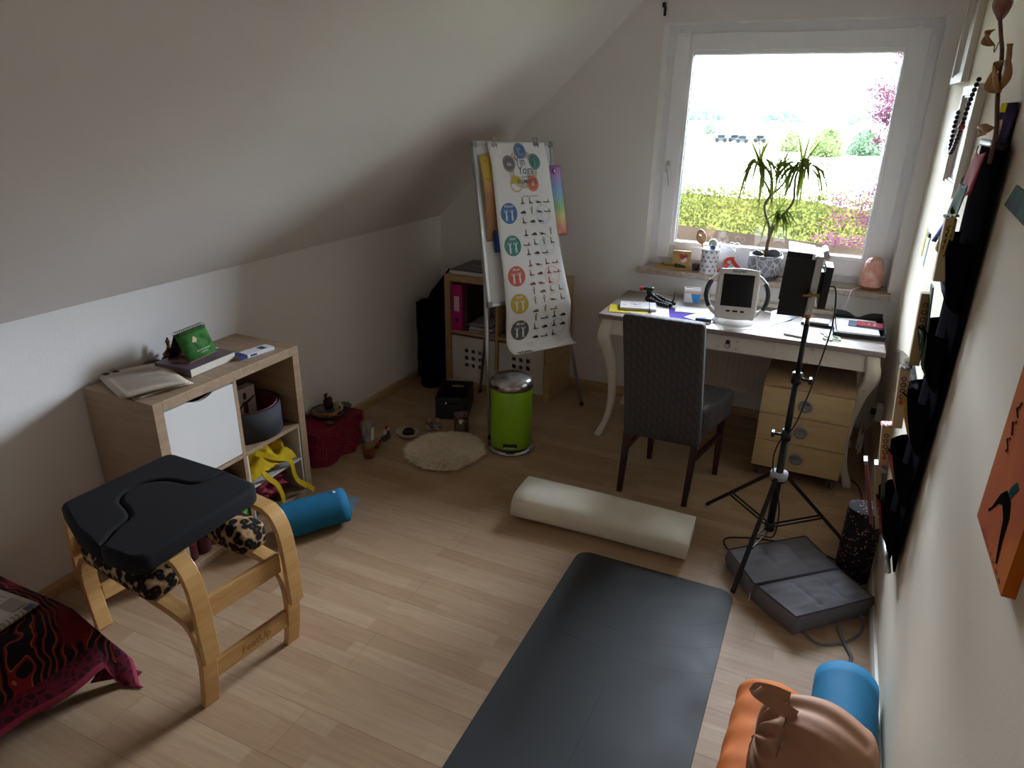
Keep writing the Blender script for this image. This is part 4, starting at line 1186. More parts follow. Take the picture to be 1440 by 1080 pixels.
mb = MB(); mb.lathe([(0.041, 0.098), (0.0425, 0.100), (0.041, 0.102)], seg=32, closed=True); mb.tube([(0.042, 0, 0.10), (0.052, -0.01, 0.11), (0.050, -0.012, 0.07), (0.046, 0, 0.075)], 0.0013, 6); mb.tube([(-0.042, 0, 0.10), (-0.050, 0, 0.125), (-0.036, 0, 0.128)], 0.0013, 6); mb.build('wire_clip', M['chrome'], t)
mb = MB(); mb.lathe([(0.0, 0.008), (0.041, 0.008), (0.0425, 0.02), (0.0425, 0.060), (0.03, 0.068), (0.0, 0.070)], seg=24)
rnd = random.Random(3)
for i in range(60):
    a = rnd.uniform(0, 2*PI); z = rnd.uniform(0.012, 0.068); r_ = 0.036
    mb.ell((r_*math.cos(a), r_*math.sin(a), z), (0.007, 0.0065, 0.009), seg=8, rings=6)
nuts = mb.build('nuts', pm('brown_nuts', '#7a4a22', 0.6, var=0.5, vscale=90), t); nuts['kind'] = 'stuff'
# black crate
CR = wood('crate_black', '#23262c', '#191b21', (8.0, 8.0, 30.0), 0.6, 0.3)
t = thing('wooden_crate', 'small black stained wooden crate with hand holes on the floor', 'crate', (0.498, -0.955, 0), R(21))
cw, cd_, ch = 0.205, 0.30, 0.145
def holed(mb, y0, y1):
    # end panel with a hand hole
    hx0, hx1, hz0, hz1 = cw/2-0.040, cw/2+0.040, 0.100, 0.118
    mb.box(0, hx0, y0, y1, 0, ch); mb.box(hx1, cw, y0, y1, 0, ch); mb.box(hx0, hx1, y0, y1, 0, hz0); mb.box(hx0, hx1, y0, y1, hz1, ch)
for y0 in (0, cd_-0.009):
    mb = MB(); holed(mb, y0, y0+0.009); mb.build('end_panel', CR, t)
for x0 in (0, cw-0.007):
    MB().box(x0, x0+0.007, 0.0092, cd_-0.0092, 0, ch, bev=0.001).build('side_panel', CR, t)
MB().box(0.0072, cw-0.0072, 0.0092, cd_-0.0092, 0.004, 0.010).build('bottom', CR, t)
rc = lambda x, y, z: Vector((0.498, -0.955, 0))+rz(R(21)) @ Vector((x, y, z))
mb = MB(); mb.ell((0, 0, 0.030), (0.028, 0.022, 0.03), jit=0.7, seed=2); mb.ell((0.004, 0.004, 0.062), (0.022, 0.014, 0.030), jit=0.8, seed=6)
mb.build('crumpled_tissue', M['paper'], loc=rc(0.040, 0.055, 0.0105), label='crumpled white tissue in the near left corner of the crate', cat='tissue')
mb = MB(); mb.grid(lambda u, v: (0.0, 0.12*u, 0.105*v+0.012*math.sin(u*7)), 10, 6, thick=0.001)
mb.build('paper_bag', pm('clear_packaging', '#8b8580', 0.25), loc=rc(0.180, 0.06, 0.0105), rotz=R(24), label='crinkled clear packet standing at the right side of the crate', cat='packet')
# sheepskin
t = thing('sheepskin', 'round cream long-haired sheepskin pad on the floor', 'sheepskin', (0.785, -1.325, 0))
mb = MB()
rx_, ry_ = 0.205, 0.215
mb.grid(lambda u, v: (rx_*v*math.cos(2*PI*u), ry_*v*math.sin(2*PI*u), 0.002+0.022*(1-v**4)), 40, 8)
mb.build('hide', pm('sheepskin_hide', '#dccdb4', 0.95, var=0.2), t)
rnd = random.Random(12)
hair = MB()
for i in range(6500):
    a = rnd.uniform(0, 2*PI); q_ = math.sqrt(rnd.random())
    x, y = rx_*q_*math.cos(a), ry_*q_*math.sin(a)
    z = 0.003+0.020*(1-q_**4)
    fl = Vector((noise.noise(Vector((x*9, y*9, 0))), noise.noise(Vector((x*9, y*9, 5))), 0))*1.3+Vector((x, y, 0))*3.5+Vector((rnd.gauss(0, .25), rnd.gauss(0, .25), 0))
    L = rnd.uniform(0.030, 0.052)
    d = Vector((fl.x, fl.y, 0.65)).normalized()
    p0 = Vector((x, y, z)); p1 = p0+d*L*0.55; d2 = Vector((fl.x*1.5, fl.y*1.5, 0.05)).normalized(); p2 = p1+d2*L*0.6; p2.z = max(p2.z, 0.003)
    sdv = d.cross(Vector((rnd.gauss(0, 1), rnd.gauss(0, 1), 0.3))).normalized()*0.0024
    hair.add([p0-sdv, p0+sdv, p1+sdv*0.8, p1-sdv*0.8, p2], [(0, 1, 2, 3), (3, 2, 4)], 0, True)
hr = hair.build('wool', pm('cream_wool', '#fbf0dc', 0.9, var=0.12, vscale=30, spec=0.1), t); hr['kind'] = 'stuff'

# ================================================================== GREEN PEDAL BIN
t = thing('pedal_bin', 'lime green steel pedal bin with brushed metal dome lid', 'bin', (1.085, -1.085, 0))
mb = MB(); mb.lathe([(0.0, 0), (0.133, 0), (0.138, 0.004), (0.136, 0.012), (0.122, 0.022), (0.0, 0.022)], seg=56); mb.build('base_ring', M['chrome'], t)
mb = MB(); mb.lathe([(0.116, 0.022), (0.117, 0.030), (0.116, 0.032)], seg=56, closed=True); mb.build('black_seam', M['black'], t)
mb = MB(); mb.lathe([(0.0, 0.028), (0.1165, 0.028), (0.1185, 0.034), (0.1185, 0.378), (0.1165, 0.383), (0.0, 0.383)], seg=56); mb.build('body', pm('lime_enamel', '#86b81e', 0.28, var=0.05, vscale=30), t)
mb = MB(); mb.lathe([(0.121, 0.383), (0.1225, 0.386), (0.1225, 0.412), (0.119, 0.424), (0.10, 0.440), (0.07, 0.452), (0.035, 0.458), (0.0, 0.460)], seg=56)
NTb = NT('lid_steel', 0.2, 1.0); wv = NTb.n('ShaderNodeTexNoise'); wv.inputs['Scale'].default_value = 300; NTb.l(NTb.co(scale=(1, 1, 0.02)), wv.inputs['Vector'])
NTb.color(lin('#b4b4b6')); NTb.l(NTb.ramp(wv.outputs['Fac'], [(0.3, (0.16,)*3+(1,)), (0.7, (0.30,)*3+(1,))]), NTb.b.inputs['Roughness'])
mb.build('lid', NTb.m, t)
cdir = R(-68)
mb = MB(Matrix.Rotation(cdir, 4, 'Z')); mb.box(0.110, 0.121, -0.040, 0.040, 0.048, 0.072, bev=0.004); mb.build('pedal_recess', M['black'], t)
mb = MB(Matrix.Rotation(cdir, 4, 'Z')); mb.box(0.118, 0.150, -0.034, 0.034, 0.058, 0.064, bev=0.002); mb.build('pedal', M['chrome'], t)

# ================================================================== CUBE SHELF AT THE WINDOW WALL
BX, BY = 0.256, -0.400
shB = cube_shelf('cube_shelf', 'pale birch cube shelf at the window wall behind the flip chart', (BX, BY, 0), 0.0, M['birch'], wood('birch_veneer_lengthwise', '#c4a477', '#b09064', (20.0, 2.0, 20.0)))
for i, (x0, lb) in enumerate(((0.048, 'white insert box with nine square holes, lower left cell of the birch shelf'), (0.409, 'white insert box with nine square holes, lower right cell of the birch shelf'))):
    t = thing('insert_box', lb, 'box', (BX+x0, BY+0.012, 0.0425), 0, 'white hole-fronted insert boxes')
    mb = MB()
    wd, hh = 0.330, 0.325
    hs, gap = 0.026, 0.026
    cx, cz = wd/2, hh*0.53
    xs_ = [0]+[cx+(k-1)*(hs+gap)+s_*hs/2 for k in range(3) for s_ in (-1, 1)]+[wd]
    zs_ = [0]+[cz+(k-1)*(hs+gap)+s_*hs/2 for k in range(3) for s_ in (-1, 1)]+[hh]
    for a in range(7):
        for b in range(7):
            if a % 2 == 1 and b % 2 == 1: continue
            mb.box(xs_[a], xs_[a+1], 0, 0.004, zs_[b], zs_[b+1])
    mb.build('front_panel', WI, t)
    mb = MB(); mb.box(0, 0.004, 0.0042, 0.35, 0, hh); mb.box(wd-0.004, wd, 0.0042, 0.35, 0, hh); mb.box(0.004, wd-0.004, 0.0042, 0.35, 0, 0.004); mb.box(0.004, wd-0.004, 0.346, 0.35, 0.004, hh)
    mb.build('body', WI, t)
MB().box(0.0, 0.14, 0, 0.10, 0, 0.004).build('red_folder', pm('red_card', '#a3262c', 0.6), loc=(BX+0.13, BY+0.03, 0.3685), label='edge of a red folder on top of the left hole-fronted box', cat='folder')
t = thing('ring_binder', 'magenta lever arch binder with white spine label in the upper left cell', 'binder', (BX+0.046, BY+0.015, 0.4045))
mb = MB(); mb.box(0, 0.003, 0, 0.28, 0, 0.318, bev=0.001); mb.box(0.077, 0.080, 0, 0.28, 0, 0.318, bev=0.001); mb.box(0.003, 0.077, 0, 0.003, 0, 0.318, bev=0.001); cvr = mb.build('cover', pm('magenta_card', '#c4127a', 0.45, var=0.05), t)
MB().box(0.004, 0.076, 0.02, 0.26, 0.01, 0.30).build('papers', M['paper'], t)
MB().box(0.020, 0.060, -0.0006, 0.0, 0.135, 0.240).build('spine_label', M['paper'], cvr)
mb = MB(); mb.lathe([(0.013, -0.001), (0.0135, 0.0015), (0.009, 0.0015), (0.009, -0.001)], (0.04, 0, 0.075), 20, axis=(0, -1, 0), closed=True); mb.lathe([(0, 0), (0.009, 0)], (0.04, -0.0004, 0.075), 16, 1, axis=(0, -1, 0)); mb.build('finger_hole', [M['chrome'], M['black']], cvr)
MB().box(0, 0.012, 0, 0.25, 0, 0.29, bev=0.001).build('folder', pm('maroon_folder', '#5c1830', 0.6), loc=(BX+0.128, BY+0.03, 0.4045), label='dark maroon folder standing right beside the magenta binder', cat='folder')
MB().box(0, 0.016, 0, 0.25, 0, 0.30, bev=0.001).build('folder', pm('dark_grey_folder', '#3a3532', 0.6), loc=(BX+0.142, BY+0.03, 0.4045), label='dark grey folder standing right of the maroon one', cat='folder')
MB().box(0, 0.12, 0, 0.012, 0, 0.27, bev=0.001).build('folder', pm('grey_box_card', '#7d7a76', 0.6, var=0.05), loc=(BX+0.20, BY+0.30, 0.4045), label='grey card folder standing at the back of the upper left cell', cat='folder')
zz = 0.4045
for i, (w_, d_, h_, ang, hx, lb) in enumerate(((0.20, 0.24, 0.012, 2, '#b9b6b4', 'grey magazine at the bottom of the paper pile in the birch shelf'), (0.19, 0.23, 0.010, -5, '#8f8a9a', 'mauve magazine second from the bottom of the pile in the birch shelf'),
                                           (0.175, 0.23, 0.016, 4, '#c7c3c0', 'white paperback in the middle of the pile in the birch shelf'), (0.17, 0.21, 0.014, -8, '#6e6888', 'purple covered brochure second from the top of the pile'),
                                           (0.16, 0.21, 0.006, 6, '#b5aeb8', 'pale brochure on top of the pile in the birch shelf'))):
    MB().box(0, w_, 0, d_, 0, h_, bev=0.001, rot=rz(R(ang))).build('magazine', pm('magazine_'+str(i), hx, 0.5, var=0.2, vscale=15), loc=(BX+0.175, BY+0.02, zz), label=lb, cat='magazine', group='pile of magazines in the birch shelf')
    zz += h_+0.0005
# upper right cell: dark box behind the flip chart
MB().box(0, 0.26, 0, 0.26, 0, 0.15, bev=0.004).build('storage_box', pm('dark_box', '#3a3838', 0.7, bump=0.2), loc=(BX+0.43, BY+0.06, 0.4045), label='dark box in the upper right cell behind the hanging poster', cat='box')
# record-player-like flat device on top
t = thing('flat_device', 'flat white and dark grey boxed device lying on the birch shelf', 'device', (BX+0.045, BY+0.015, 0.7905), R(0))
MB().box(0, 0.50, 0, 0.33, 0.004, 0.030, bev=0.003).build('base', M['white'], t)
MB().box(-0.004, 0.50, -0.002, 0.332, 0.0302, 0.038, bev=0.002).build('lid', pm('dark_grey_lid', '#4b4a4c', 0.35, var=0.1), t)
mb = MB(); mb.lathe([(0.0, 0.0382), (0.055, 0.0382), (0.055, 0.0388), (0.0, 0.0388)], (0.17, 0.17, 0), 28); mb.box(0.075, 0.10, 0.15, 0.19, 0.0382, 0.0387); mb.build('round_emblem', pm('grey_print', '#8f9092', 0.5), t)
mb = MB(); mb.lathe([(0.012, 0), (0.012, 0.0041)], (0.03, 0.03, 0), 10); mb.build('foot', M['black'], t)
for x, y in ((0.47, 0.03), (0.03, 0.30), (0.47, 0.30)):
    mb = MB(); mb.lathe([(0.012, 0), (0.012, 0.0041)], (x, y, 0), 10); mb.build('foot', M['black'], t)

# ---- black rolled mat and fabric cover leaning in the corner
mb = MB()
for k in range(1):
    mb.lathe([(0.0, 0), (0.070, 0), (0.073, 0.01), (0.073, 0.60), (0.068, 0.612), (0.055, 0.615), (0.055, 0.60), (0.0, 0.59)], seg=32)
mb.build('rolled_mat', M['blackf'], loc=(0.178, -0.470, 0.001), label='black rolled mat standing upright left of the birch shelf', cat='mat')
t = thing('garment_bag', 'black folded fabric bag leaning in the corner beside the birch shelf', 'bag', (0.11, -0.32, 0))
mb = MB()
def gb(u, v):
    x = 0.012+0.225*u; y = -0.335-0.045*(1-u)-0.02*math.sin(PI*u)
    top = 0.560+0.03*math.sin(u*PI*1.2) if u < 0.45 else 0.575+0.40*(u-0.45)
    return (x, y+0.012*noise.noise(Vector((u*4, v*3, 0))), 0.004+(top-0.004)*v)
mb.grid(gb, 24, 24, thick=-0.05)
mb.build('bag_body', M['blackf'], t, org=(0.11, -0.32, 0))
mb = MB()
mb.grid(lambda u, v: (0.085+0.155*u, -0.29-0.06*v, 0.615+0.19*u-0.075*v+0.008*noise.noise(Vector((u*5, v*5, 3)))), 12, 8, thick=0.008)
mb.build('flap', M['blackf'], t, org=(0.11, -0.32, 0))

# ================================================================== FLIP CHART with posters
FU = Vector((0.405, 0.914, -0.025)).normalized()         # along the board, left to right
FB = Vector((0.878, -0.981, 0.782))                      # lower left corner
FT = Vector((0.731, -0.891, 1.665))                      # upper left corner
FV = (FT-FB); FH = FV.length; FV.normalize()
FV = (FV-FU*FV.dot(FU)).normalized()
FN = FU.cross(FV).normalized()                            # towards the room?
if FN.dot(Vector((0.9, -0.4, 0))) < 0: FN = -FN
FW = 0.60
def fb(x, y, z=0.0): return FB+FU*x+FV*y+FN*z
t = thing('flip_chart', 'white flip chart board on silver legs standing beside the green bin', 'flip chart', (0.91, -0.61, 0))
fo = Vector(t.location)
def fbox(mb, x0, x1, y0, y1, z0, z1, mi=0):
    c = [fb(x, y, z) for z in (z0, z1) for y in (y0, y1) for x in (x0, x1)]
    mb.add(c, [(0, 2, 3, 1), (4, 5, 7, 6), (0, 1, 5, 4), (1, 3, 7, 5), (3, 2, 6, 7), (2, 0, 4, 6)], mi)
mb = MB(); fbox(mb, 0.012, FW-0.012, 0.012, FH-0.012, -0.006, 0.004); mb.build('whiteboard', pm('whiteboard_enamel', '#dfe0e4', 0.2), t, org=fo)
mb = MB(); fbox(mb, 0, 0.022, 0.02, FH-0.02, -0.012, 0.010); fbox(mb, FW-0.022, FW, 0.02, FH-0.02, -0.012, 0.010); fbox(mb, 0.02, FW-0.02, 0, 0.020, -0.012, 0.010); fbox(mb, 0.02, FW-0.02, FH-0.022, FH, -0.012, 0.010)
mb.build('frame', M['alu'], t, org=fo, bev=0.002)
for x0, y0 in ((0, 0), (FW-0.03, 0), (0, FH-0.03), (FW-0.03, FH-0.03)):
    mb = MB(); fbox(mb, x0-0.002, x0+0.032, y0-0.002, y0+0.032, -0.014, 0.0125); mb.build('corner_cap', pm('grey_plastic', '#85868a', 0.5), t, org=fo, bev=0.006)
for x in (0.145, 0.455):
    mb = MB(); fbox(mb, x-0.022, x+0.022, FH-0.040, FH-0.008, 0.010, 0.020); mb.tube([fb(x-0.012, FH-0.035, 0.022), fb(x-0.012, FH+0.020, 0.016), fb(x+0.012, FH+0.020, 0.016), fb(x+0.012, FH-0.035, 0.022)], 0.0035, 8)
    mb.build('paper_clamp', M['chrome'], t, org=fo)
for a, b, c in ((fb(0.03, 0.30, -0.02), fb(0.05, -0.02, -0.02), Vector((0.935, -1.060, 0.006))), (fb(FW-0.04, 0.30, -0.02), fb(FW-0.05, -0.02, -0.02), Vector((1.255, -0.331, 0.006))), (fb(0.18, 0.55, -0.03), None, Vector((0.548, -0.440, 0.006)))):
    mb = MB(); mb.tube([a, c], [0.0115, 0.0105], 12)
    if b is not None: pass
    lg = mb.build('leg', M['alu'], t, org=fo)
    d = (Vector(a)-c).normalized()
    mb = MB(); mb.tube([c-d*0.004, c+d*0.022], 0.0125, 12); mb.build('rubber_foot', M['black'], lg, org=fo)
# eraser
mb = MB(); fbox(mb, 0.085, 0.13, 0.30, 0.42, 0.011, 0.035)
for i in range(7): fbox(mb, 0.079, 0.085, 0.303+i*0.017, 0.311+i*0.017, 0.011, 0.035)
mb.build('board_eraser', pm('blue_felt', '#1f4690', 0.8), org=fb(0.10, 0.33, 0.02), label='blue notched magnetic eraser stuck on the flip chart beside the poster', cat='eraser')

# big yoga poster: (x across 0..PW, s down from the top edge)
PX0, PW, PL = 0.095, 0.430, 1.235
def poster(x, s, off=0.0):
    q = x/PW
    yb = FH-0.004-s
    sc = min(s, 0.93)/0.93
    wob = 0.007*math.sin(s*7+1)*q*sc+0.004*math.sin(s*11)*(1-q)*sc
    z = 0.013+0.022*min(1, s/0.12)+wob+0.012*q*(1-q)+0.085*q*sc**1.6+0.010*sc
    shift = 0.018*min(1, s/0.9)*1.0
    if s <= 0.93:
        p = fb(PX0+x+shift*0.3, yb, z)
        nrm = FN
    else:
        # hangs free below the board, then curls forward
        e = s-0.93
        p0 = fb(PX0+x+shift*0.3, FH-0.004-0.93, z)
        Rr = 0.085
        a = max(0, e-0.165)/Rr
        a = min(a, 1.45)
        dn = Vector((0, 0, -1))*0.98-FV*0.05
        out = FN
        p = p0+dn*(min(e, 0.165)+Rr*math.sin(a))+out*(Rr*(1-math.cos(a))+0.010*e)
        nrm = out*math.cos(a)+Vector((0, 0, 1))*math.sin(a)
    return p+nrm*(0.0006+off)
po_ = thing('yoga_poster', 'long white yoga poster with rows of small poses clamped to the flip chart', 'poster', tuple(poster(PW/2, PL)))
pog = Vector(po_.location)
mb = MB(); mb.grid(lambda u, v: poster(u*PW, v*PL, -0.0003), 16, 110, thick=0.0006)
mb.grid(lambda u, v: poster(u*PW, v*PL, -0.0012), 16, 110)
sheet_ = mb.build('sheet', pm('poster_paper', '#f4f5f9', 0.45, var=0.02), po_, org=pog)
PM = {k: pm('poster_'+k, h, 0.55) for k, h in (('blue', '#3f74b4'), ('teal', '#3f8a82'), ('red', '#d4624c'), ('yellow', '#c9ae2c'), ('grey', '#5a5a60'), ('dark', '#26242c'), ('beige', '#cfc6b8'), ('slate', '#6b6878'), ('white', '#eceef2'),
      ('lblue', '#cfdaf0'), ('lteal', '#cfe2e2'), ('lred', '#f2c6bc'), ('lyellow', '#efe2a8'), ('ink_red', '#7c2c30'), ('ink_ochre', '#7a5a20'))}
def deck(fn): return fn
def ptxt(mb, txt, size, cx, cy, off=0.0016, bold=0.0, asp=1.0, shear=0.0, align='CENTER'):
    mb.text(txt, size, lambda a, b: poster(cx+a*asp, cy-b, off), bold=bold, shear=shear, align=align)
def pshape(mb, poly, cx, cy, s=1.0, off=0.0010, mi=0, asp=1.0):
    mb.add([poster(cx+x*s*asp, cy-y*s, off) for x, y in poly], [tuple(range(len(poly)))], mi)
def pdisc(mb, cx, cy, r, off, ry=1.0, n=36):
    vs = [poster(cx, cy, off)]; fs = []
    for j in range(1, 6):
        for k in range(n):
            a = 2*PI*k/n; vs.append(poster(cx+r*j/5*math.cos(a), cy-r*ry*j/5*math.sin(a), off))
    for k in range(n):
        fs.append((0, 1+k, 1+(k+1) % n))
        for j in range(4): fs.append((1+j*n+k, 1+(j+1)*n+k, 1+(j+1)*n+(k+1) % n, 1+j*n+(k+1) % n))
    mb.add(vs, fs)
def pring(mb, cx, cy, r0, r1, off, a0=0, a1=360, n=40, ry=1.0, mi=0):
    vs = []
    for k in range(n+1):
        a = R(a0+(a1-a0)*k/n)
        for r in (r0, r1): vs.append(poster(cx+r*math.cos(a), cy-r*ry*math.sin(a), off))
    mb.add(vs, [(2*k, 2*k+1, 2*k+3, 2*k+2) for k in range(n)], mi)
# heading: ring of five emblems
hx, hy = 0.222, 0.150
mb = MB(); pring(mb, hx, hy, 0.070, 0.108, 0.0008); mb.build('emblem_circle', PM['beige'], sheet_, org=pog)
for (ang, c, nm) in ((90, 'blue', 0), (18+6, 'teal', 1), (-54, 'red', 2), (-126, 'yellow', 3), (162, 'slate', 4)):
    cx = hx+0.104*math.cos(R(ang)); cy = hy-0.100*math.sin(R(ang))
    mb = MB()
    if c != 'yellow': pdisc(mb, cx, cy, 0.045, 0.0014, 1.0, 28)
    else: pring(mb, cx, cy, 0.040, 0.045, 0.0012); pshape(mb, [(x, y) for x, y in circ(0, 0, 0.045, 28) if y > 0.0], cx, cy, off=0.0012)
    mb.build('emblem_disc', PM[c], sheet_, org=pog)
    mb = MB(); pring(mb, cx, cy, 0.037, 0.039, 0.0026)
    if c == 'blue':
        for k in range(4): pring(mb, cx, cy, 0.006+0.006*k, 0.0085+0.006*k, 0.0026, 40*k, 40*k+230, 20)
    if c == 'teal':
        pshape(mb, [(-0.003, -0.026), (0.003, -0.026), (0.002, 0.0), (-0.002, 0.0)], cx, cy, off=0.0026)
        for k in range(7):
            a = R(20+k*23); pshape(mb, [(0, 0), (0.024*math.cos(a)-0.001, 0.024*math.sin(a)), (0.024*math.cos(a)+0.001, 0.024*math.sin(a)+0.001)], cx, cy, off=0.0026)
    if c == 'red': pshape(mb, [(0, 0.02), (0.010, 0.002), (0.007, -0.014), (-0.007, -0.014), (-0.010, 0.0), (-0.004, 0.004)], cx, cy, off=0.0026)
    if c == 'slate':
        pshape(mb, [(-0.02, -0.012), (-0.008, 0.016), (0.0, -0.012)], cx, cy, off=0.0026); pshape(mb, [(-0.004, -0.012), (0.008, 0.010), (0.018, -0.012)], cx, cy, off=0.0026)
    mb.build('emblem_drawing', PM['beige' if c != 'white' else 'white'], sheet_, org=pog)
mb = MB()
ptxt(mb, 'Yin', 0.066, hx-0.018, hy-0.040, 0.0028, asp=0.85); ptxt(mb, 'Yoga', 0.066, hx+0.016, hy+0.008, 0.0028, asp=0.85)
ptxt(mb, 'und die', 0.019, hx+0.005, hy+0.044, 0.0028, bold=0.004); ptxt(mb, 'ELEMENTE', 0.032, hx+0.020, hy+0.069, 0.0028, bold=0.004)
ptxt(mb, 'mit Helga Baumgartner', 0.0125, hx+0.03, hy+0.150, bold=0.006)
ptxt(mb, 'yoga', 0.050, 0.075, PL-0.035, bold=0.02)
mb.build('heading_text', PM['dark'], sheet_, org=pog)
# five sections
def man(mb, cx, cy, s, off=0.0026, mir=1):
    pshape(mb, circ(0, 0.92, 0.13, 12), cx, cy, s, off)
    body = [(-0.20, 0.72), (0.20, 0.72), (0.13, 0.30), (0.22, -0.10), (0.20, -0.95), (0.05, -0.95), (0.02, -0.15), (-0.08, -0.95), (-0.22, -0.95), (-0.20, -0.10), (-0.13, 0.30)]
    pshape(mb, [(x*mir, y) for x, y in body], cx, cy, s, off)
    for s_ in (-1, 1): pshape(mb, [(s_*0.18, 0.72), (s_*0.40, 0.95), (s_*0.26, 1.22), (s_*0.32, 1.24), (s_*0.50, 0.95), (s_*0.22, 0.58)], cx, cy, s, off)
def pose(mb, kind, cx, cy, s, off=0.0012):
    K_ = {
     0: [[(-0.9, -0.5), (0.9, -0.5), (0.5, -0.15), (0.22, 0.0), (0.16, 0.9), (-0.16, 0.9), (-0.22, 0.0), (-0.5, -0.15)], (0, 1.15)],
     1: [[(-1.1, -0.5), (1.1, -0.5), (1.1, -0.30), (0.2, -0.15), (0.0, 0.10), (-0.5, 0.15), (-0.9, -0.1)], (-1.05, 0.1)],
     2: [[(-0.8, -0.5), (0.4, -0.5), (1.2, -0.40), (0.4, -0.2), (-0.1, -0.1), (-0.25, 0.7), (-0.55, 0.7), (-0.6, -0.1)], (-0.4, 0.98)],
     3: [[(-1.2, -0.5), (1.2, -0.5), (1.2, -0.3), (0.6, -0.25), (0.75, 0.45), (0.55, 0.5), (0.2, -0.2), (-1.1, -0.22)], (-1.25, -0.25)],
     4: [[(-0.6, -0.5), (0.9, -0.5), (0.8, 0.0), (0.3, 0.35), (-0.5, 0.2), (-0.9, -0.3)], (-0.95, -0.2)],
     5: [[(-0.2, -0.6), (0.2, -0.6), (0.15, 0.4), (0.5, 1.0), (0.35, 1.05), (0.0, 0.6), (-0.4, 1.0), (-0.5, 0.9), (-0.2, 0.3)], (0.05, 1.2)]}
    poly, hd = K_[kind]
    pshape(mb, poly, cx, cy, s, off); pshape(mb, circ(hd[0], hd[1], 0.22, 10), cx, cy, s, off)
secs = [('Wasser', 'blue', 'lblue', 'dark', 0.388, [[0, 2, 1, 3], [4, 5, 1, 3], [2, 4, 1]]), ('Holz', 'teal', 'lteal', 'dark', 0.568, [[0, 4, 1, 5], [3, 2, 5, 2], [0, 4, 3]]),
        ('Feuer', 'red', 'lred', 'ink_red', 0.740, [[0, 1, 2, 3], [2, 4, 0, 3], [4, 1, 2]]), ('Erde', 'yellow', 'lyellow', 'ink_ochre', 0.898, [[5, 4, 2, 2], [5, 5, 1, 2], [4, 5, 3]]), ('Metall', 'grey', 'lblue', 'dark', 1.052, [[5, 3, 0, 4], [2, 4, 0, 4], [4, 3, 2]])]
rnd = random.Random(7)
for si, (nm, c, lc, ink, cy, rows) in enumerate(secs):
    ccx = 0.086
    mb = MB(); pdisc(mb, ccx, cy, 0.058, 0.0012, 1.0); mb.build('section_disc', PM[c], sheet_, org=pog)
    mb = MB(); man(mb, ccx-0.020, cy+0.014, 0.030); man(mb, ccx+0.020, cy+0.014, 0.030, mir=-1)
    ptxt(mb, nm, 0.022, ccx, cy-0.038, 0.0028, bold=0.01, shear=0.4); mb.build('section_figures', PM['white'], sheet_, org=pog)
    mb = MB(); bx_, by_ = 0.335, cy+0.02
    if nm == 'Erde': pshape(mb, circ(0, 0, 1, 6, 1.1), bx_, by_, 0.062, 0.0006)
    else:
        pring(mb, bx_, by_, 0.050, 0.056, 0.0006)
        for k in range(3): pring(mb, bx_, by_, 0.010+0.014*k, 0.014+0.014*k, 0.0006, 60*k, 60*k+240, 20)
    mb.build('pale_symbol', PM[lc], sheet_, org=pog)
    mb = MB()
    for ri, row in enumerate(rows):
        for ci, kd in enumerate(row):
            x = 0.190+ci*0.062; y = cy-0.056+ri*0.054
            pose(mb, kd, x, y, 0.0200, 0.0016)
            pshape(mb, [(-0.9, -0.03), (0.9, -0.03), (0.9, 0.03), (-0.9, 0.03)], x, y+0.018, 0.016, 0.0012)
    mb.build('pose_drawings', PM[ink], sheet_, org=pog)
mb = MB()
for k in range(4): pshape(mb, [(-1, -0.01), (1, -0.01), (1, 0.01), (-1, 0.01)], 0.24, 1.135+k*0.010, 0.12, 0.0008)
mb.build('fine_print', PM['beige'], sheet_, org=pog)

# rainbow chart hanging at the right edge, yellow-brown chart at the left
def rbow(x, s, off=0.0):
    return fb(0.525+x+0.045*s, FH-0.135-s, 0.012+0.03*math.sin(PI*x/0.16)*0.3+off)
t = thing('rainbow_chart', 'narrow rainbow coloured chart held by a magnet at the right edge of the flip chart', 'chart', tuple(rbow(0.06, 0.4)))
n = NT('rainbow_print', 0.35)
sz = n.n('ShaderNodeSeparateXYZ'); n.l(n.co(), sz.inputs[0])
mr = n.n('ShaderNodeMapRange'); mr.inputs['From Min'].default_value = 0.0; mr.inputs['From Max'].default_value = 0.40; n.l(sz.outputs['Z'], mr.inputs[0])
n.color(n.ramp(mr.outputs[0], [(0.0, lin('#d46a5c')), (0.13, lin('#e09a6a')), (0.26, lin('#dccf7a')), (0.40, lin('#8fc47c')), (0.55, lin('#7cb4cc')), (0.70, lin('#7f96d0')), (0.86, lin('#a47cc4')), (1.0, lin('#a050a8'))]))
mb = MB(); mb.grid(lambda u, v: rbow(u*0.12, v*0.405), 8, 20, thick=0.0008)
c = mb.build('card', n.m, t, org=t.location)
mb = MB()
for i in range(26):
    for c0 in (0.012, 0.062):
        y = 0.055+i*0.012; w_ = 0.042*rnd.uniform(0.6, 1)
        mb.add([rbow(a, b, 0.0010) for a, b in ((c0, y), (c0, y+0.003), (c0+w_, y+0.003), (c0+w_, y))], [(0, 1, 2, 3)])
mb.build('print_lines', pm('pale_lilac_ink', '#a9a4c4', 0.6), c, org=t.location)
mb = MB(); mb.flat(circ(0.055, 0.032, 0.018, 20), lambda a, b: rbow(a, b, 0.0012)); mb.build('emblem', pm('deep_purple', '#6a1670', 0.5), c, org=t.location)
mb = MB(); mb.flat([(0.06, 0.02), (0.07, 0.03), (0.062, 0.045), (0.056, 0.032)], lambda a, b: rbow(a, b, 0.0016)); mb.build('emblem_swirl', PM['white'], c, org=t.location)
def ybr(x, s, off=0.0): return fb(0.030+x+0.015*s, FH-0.075-s, 0.0115+0.012*math.sin(s*9)*(1-x/0.3)+0.006+off)
t = thing('yellow_chart', 'yellow and brown chart tucked behind the yoga poster at its left', 'chart', tuple(ybr(0.05, 0.5)))
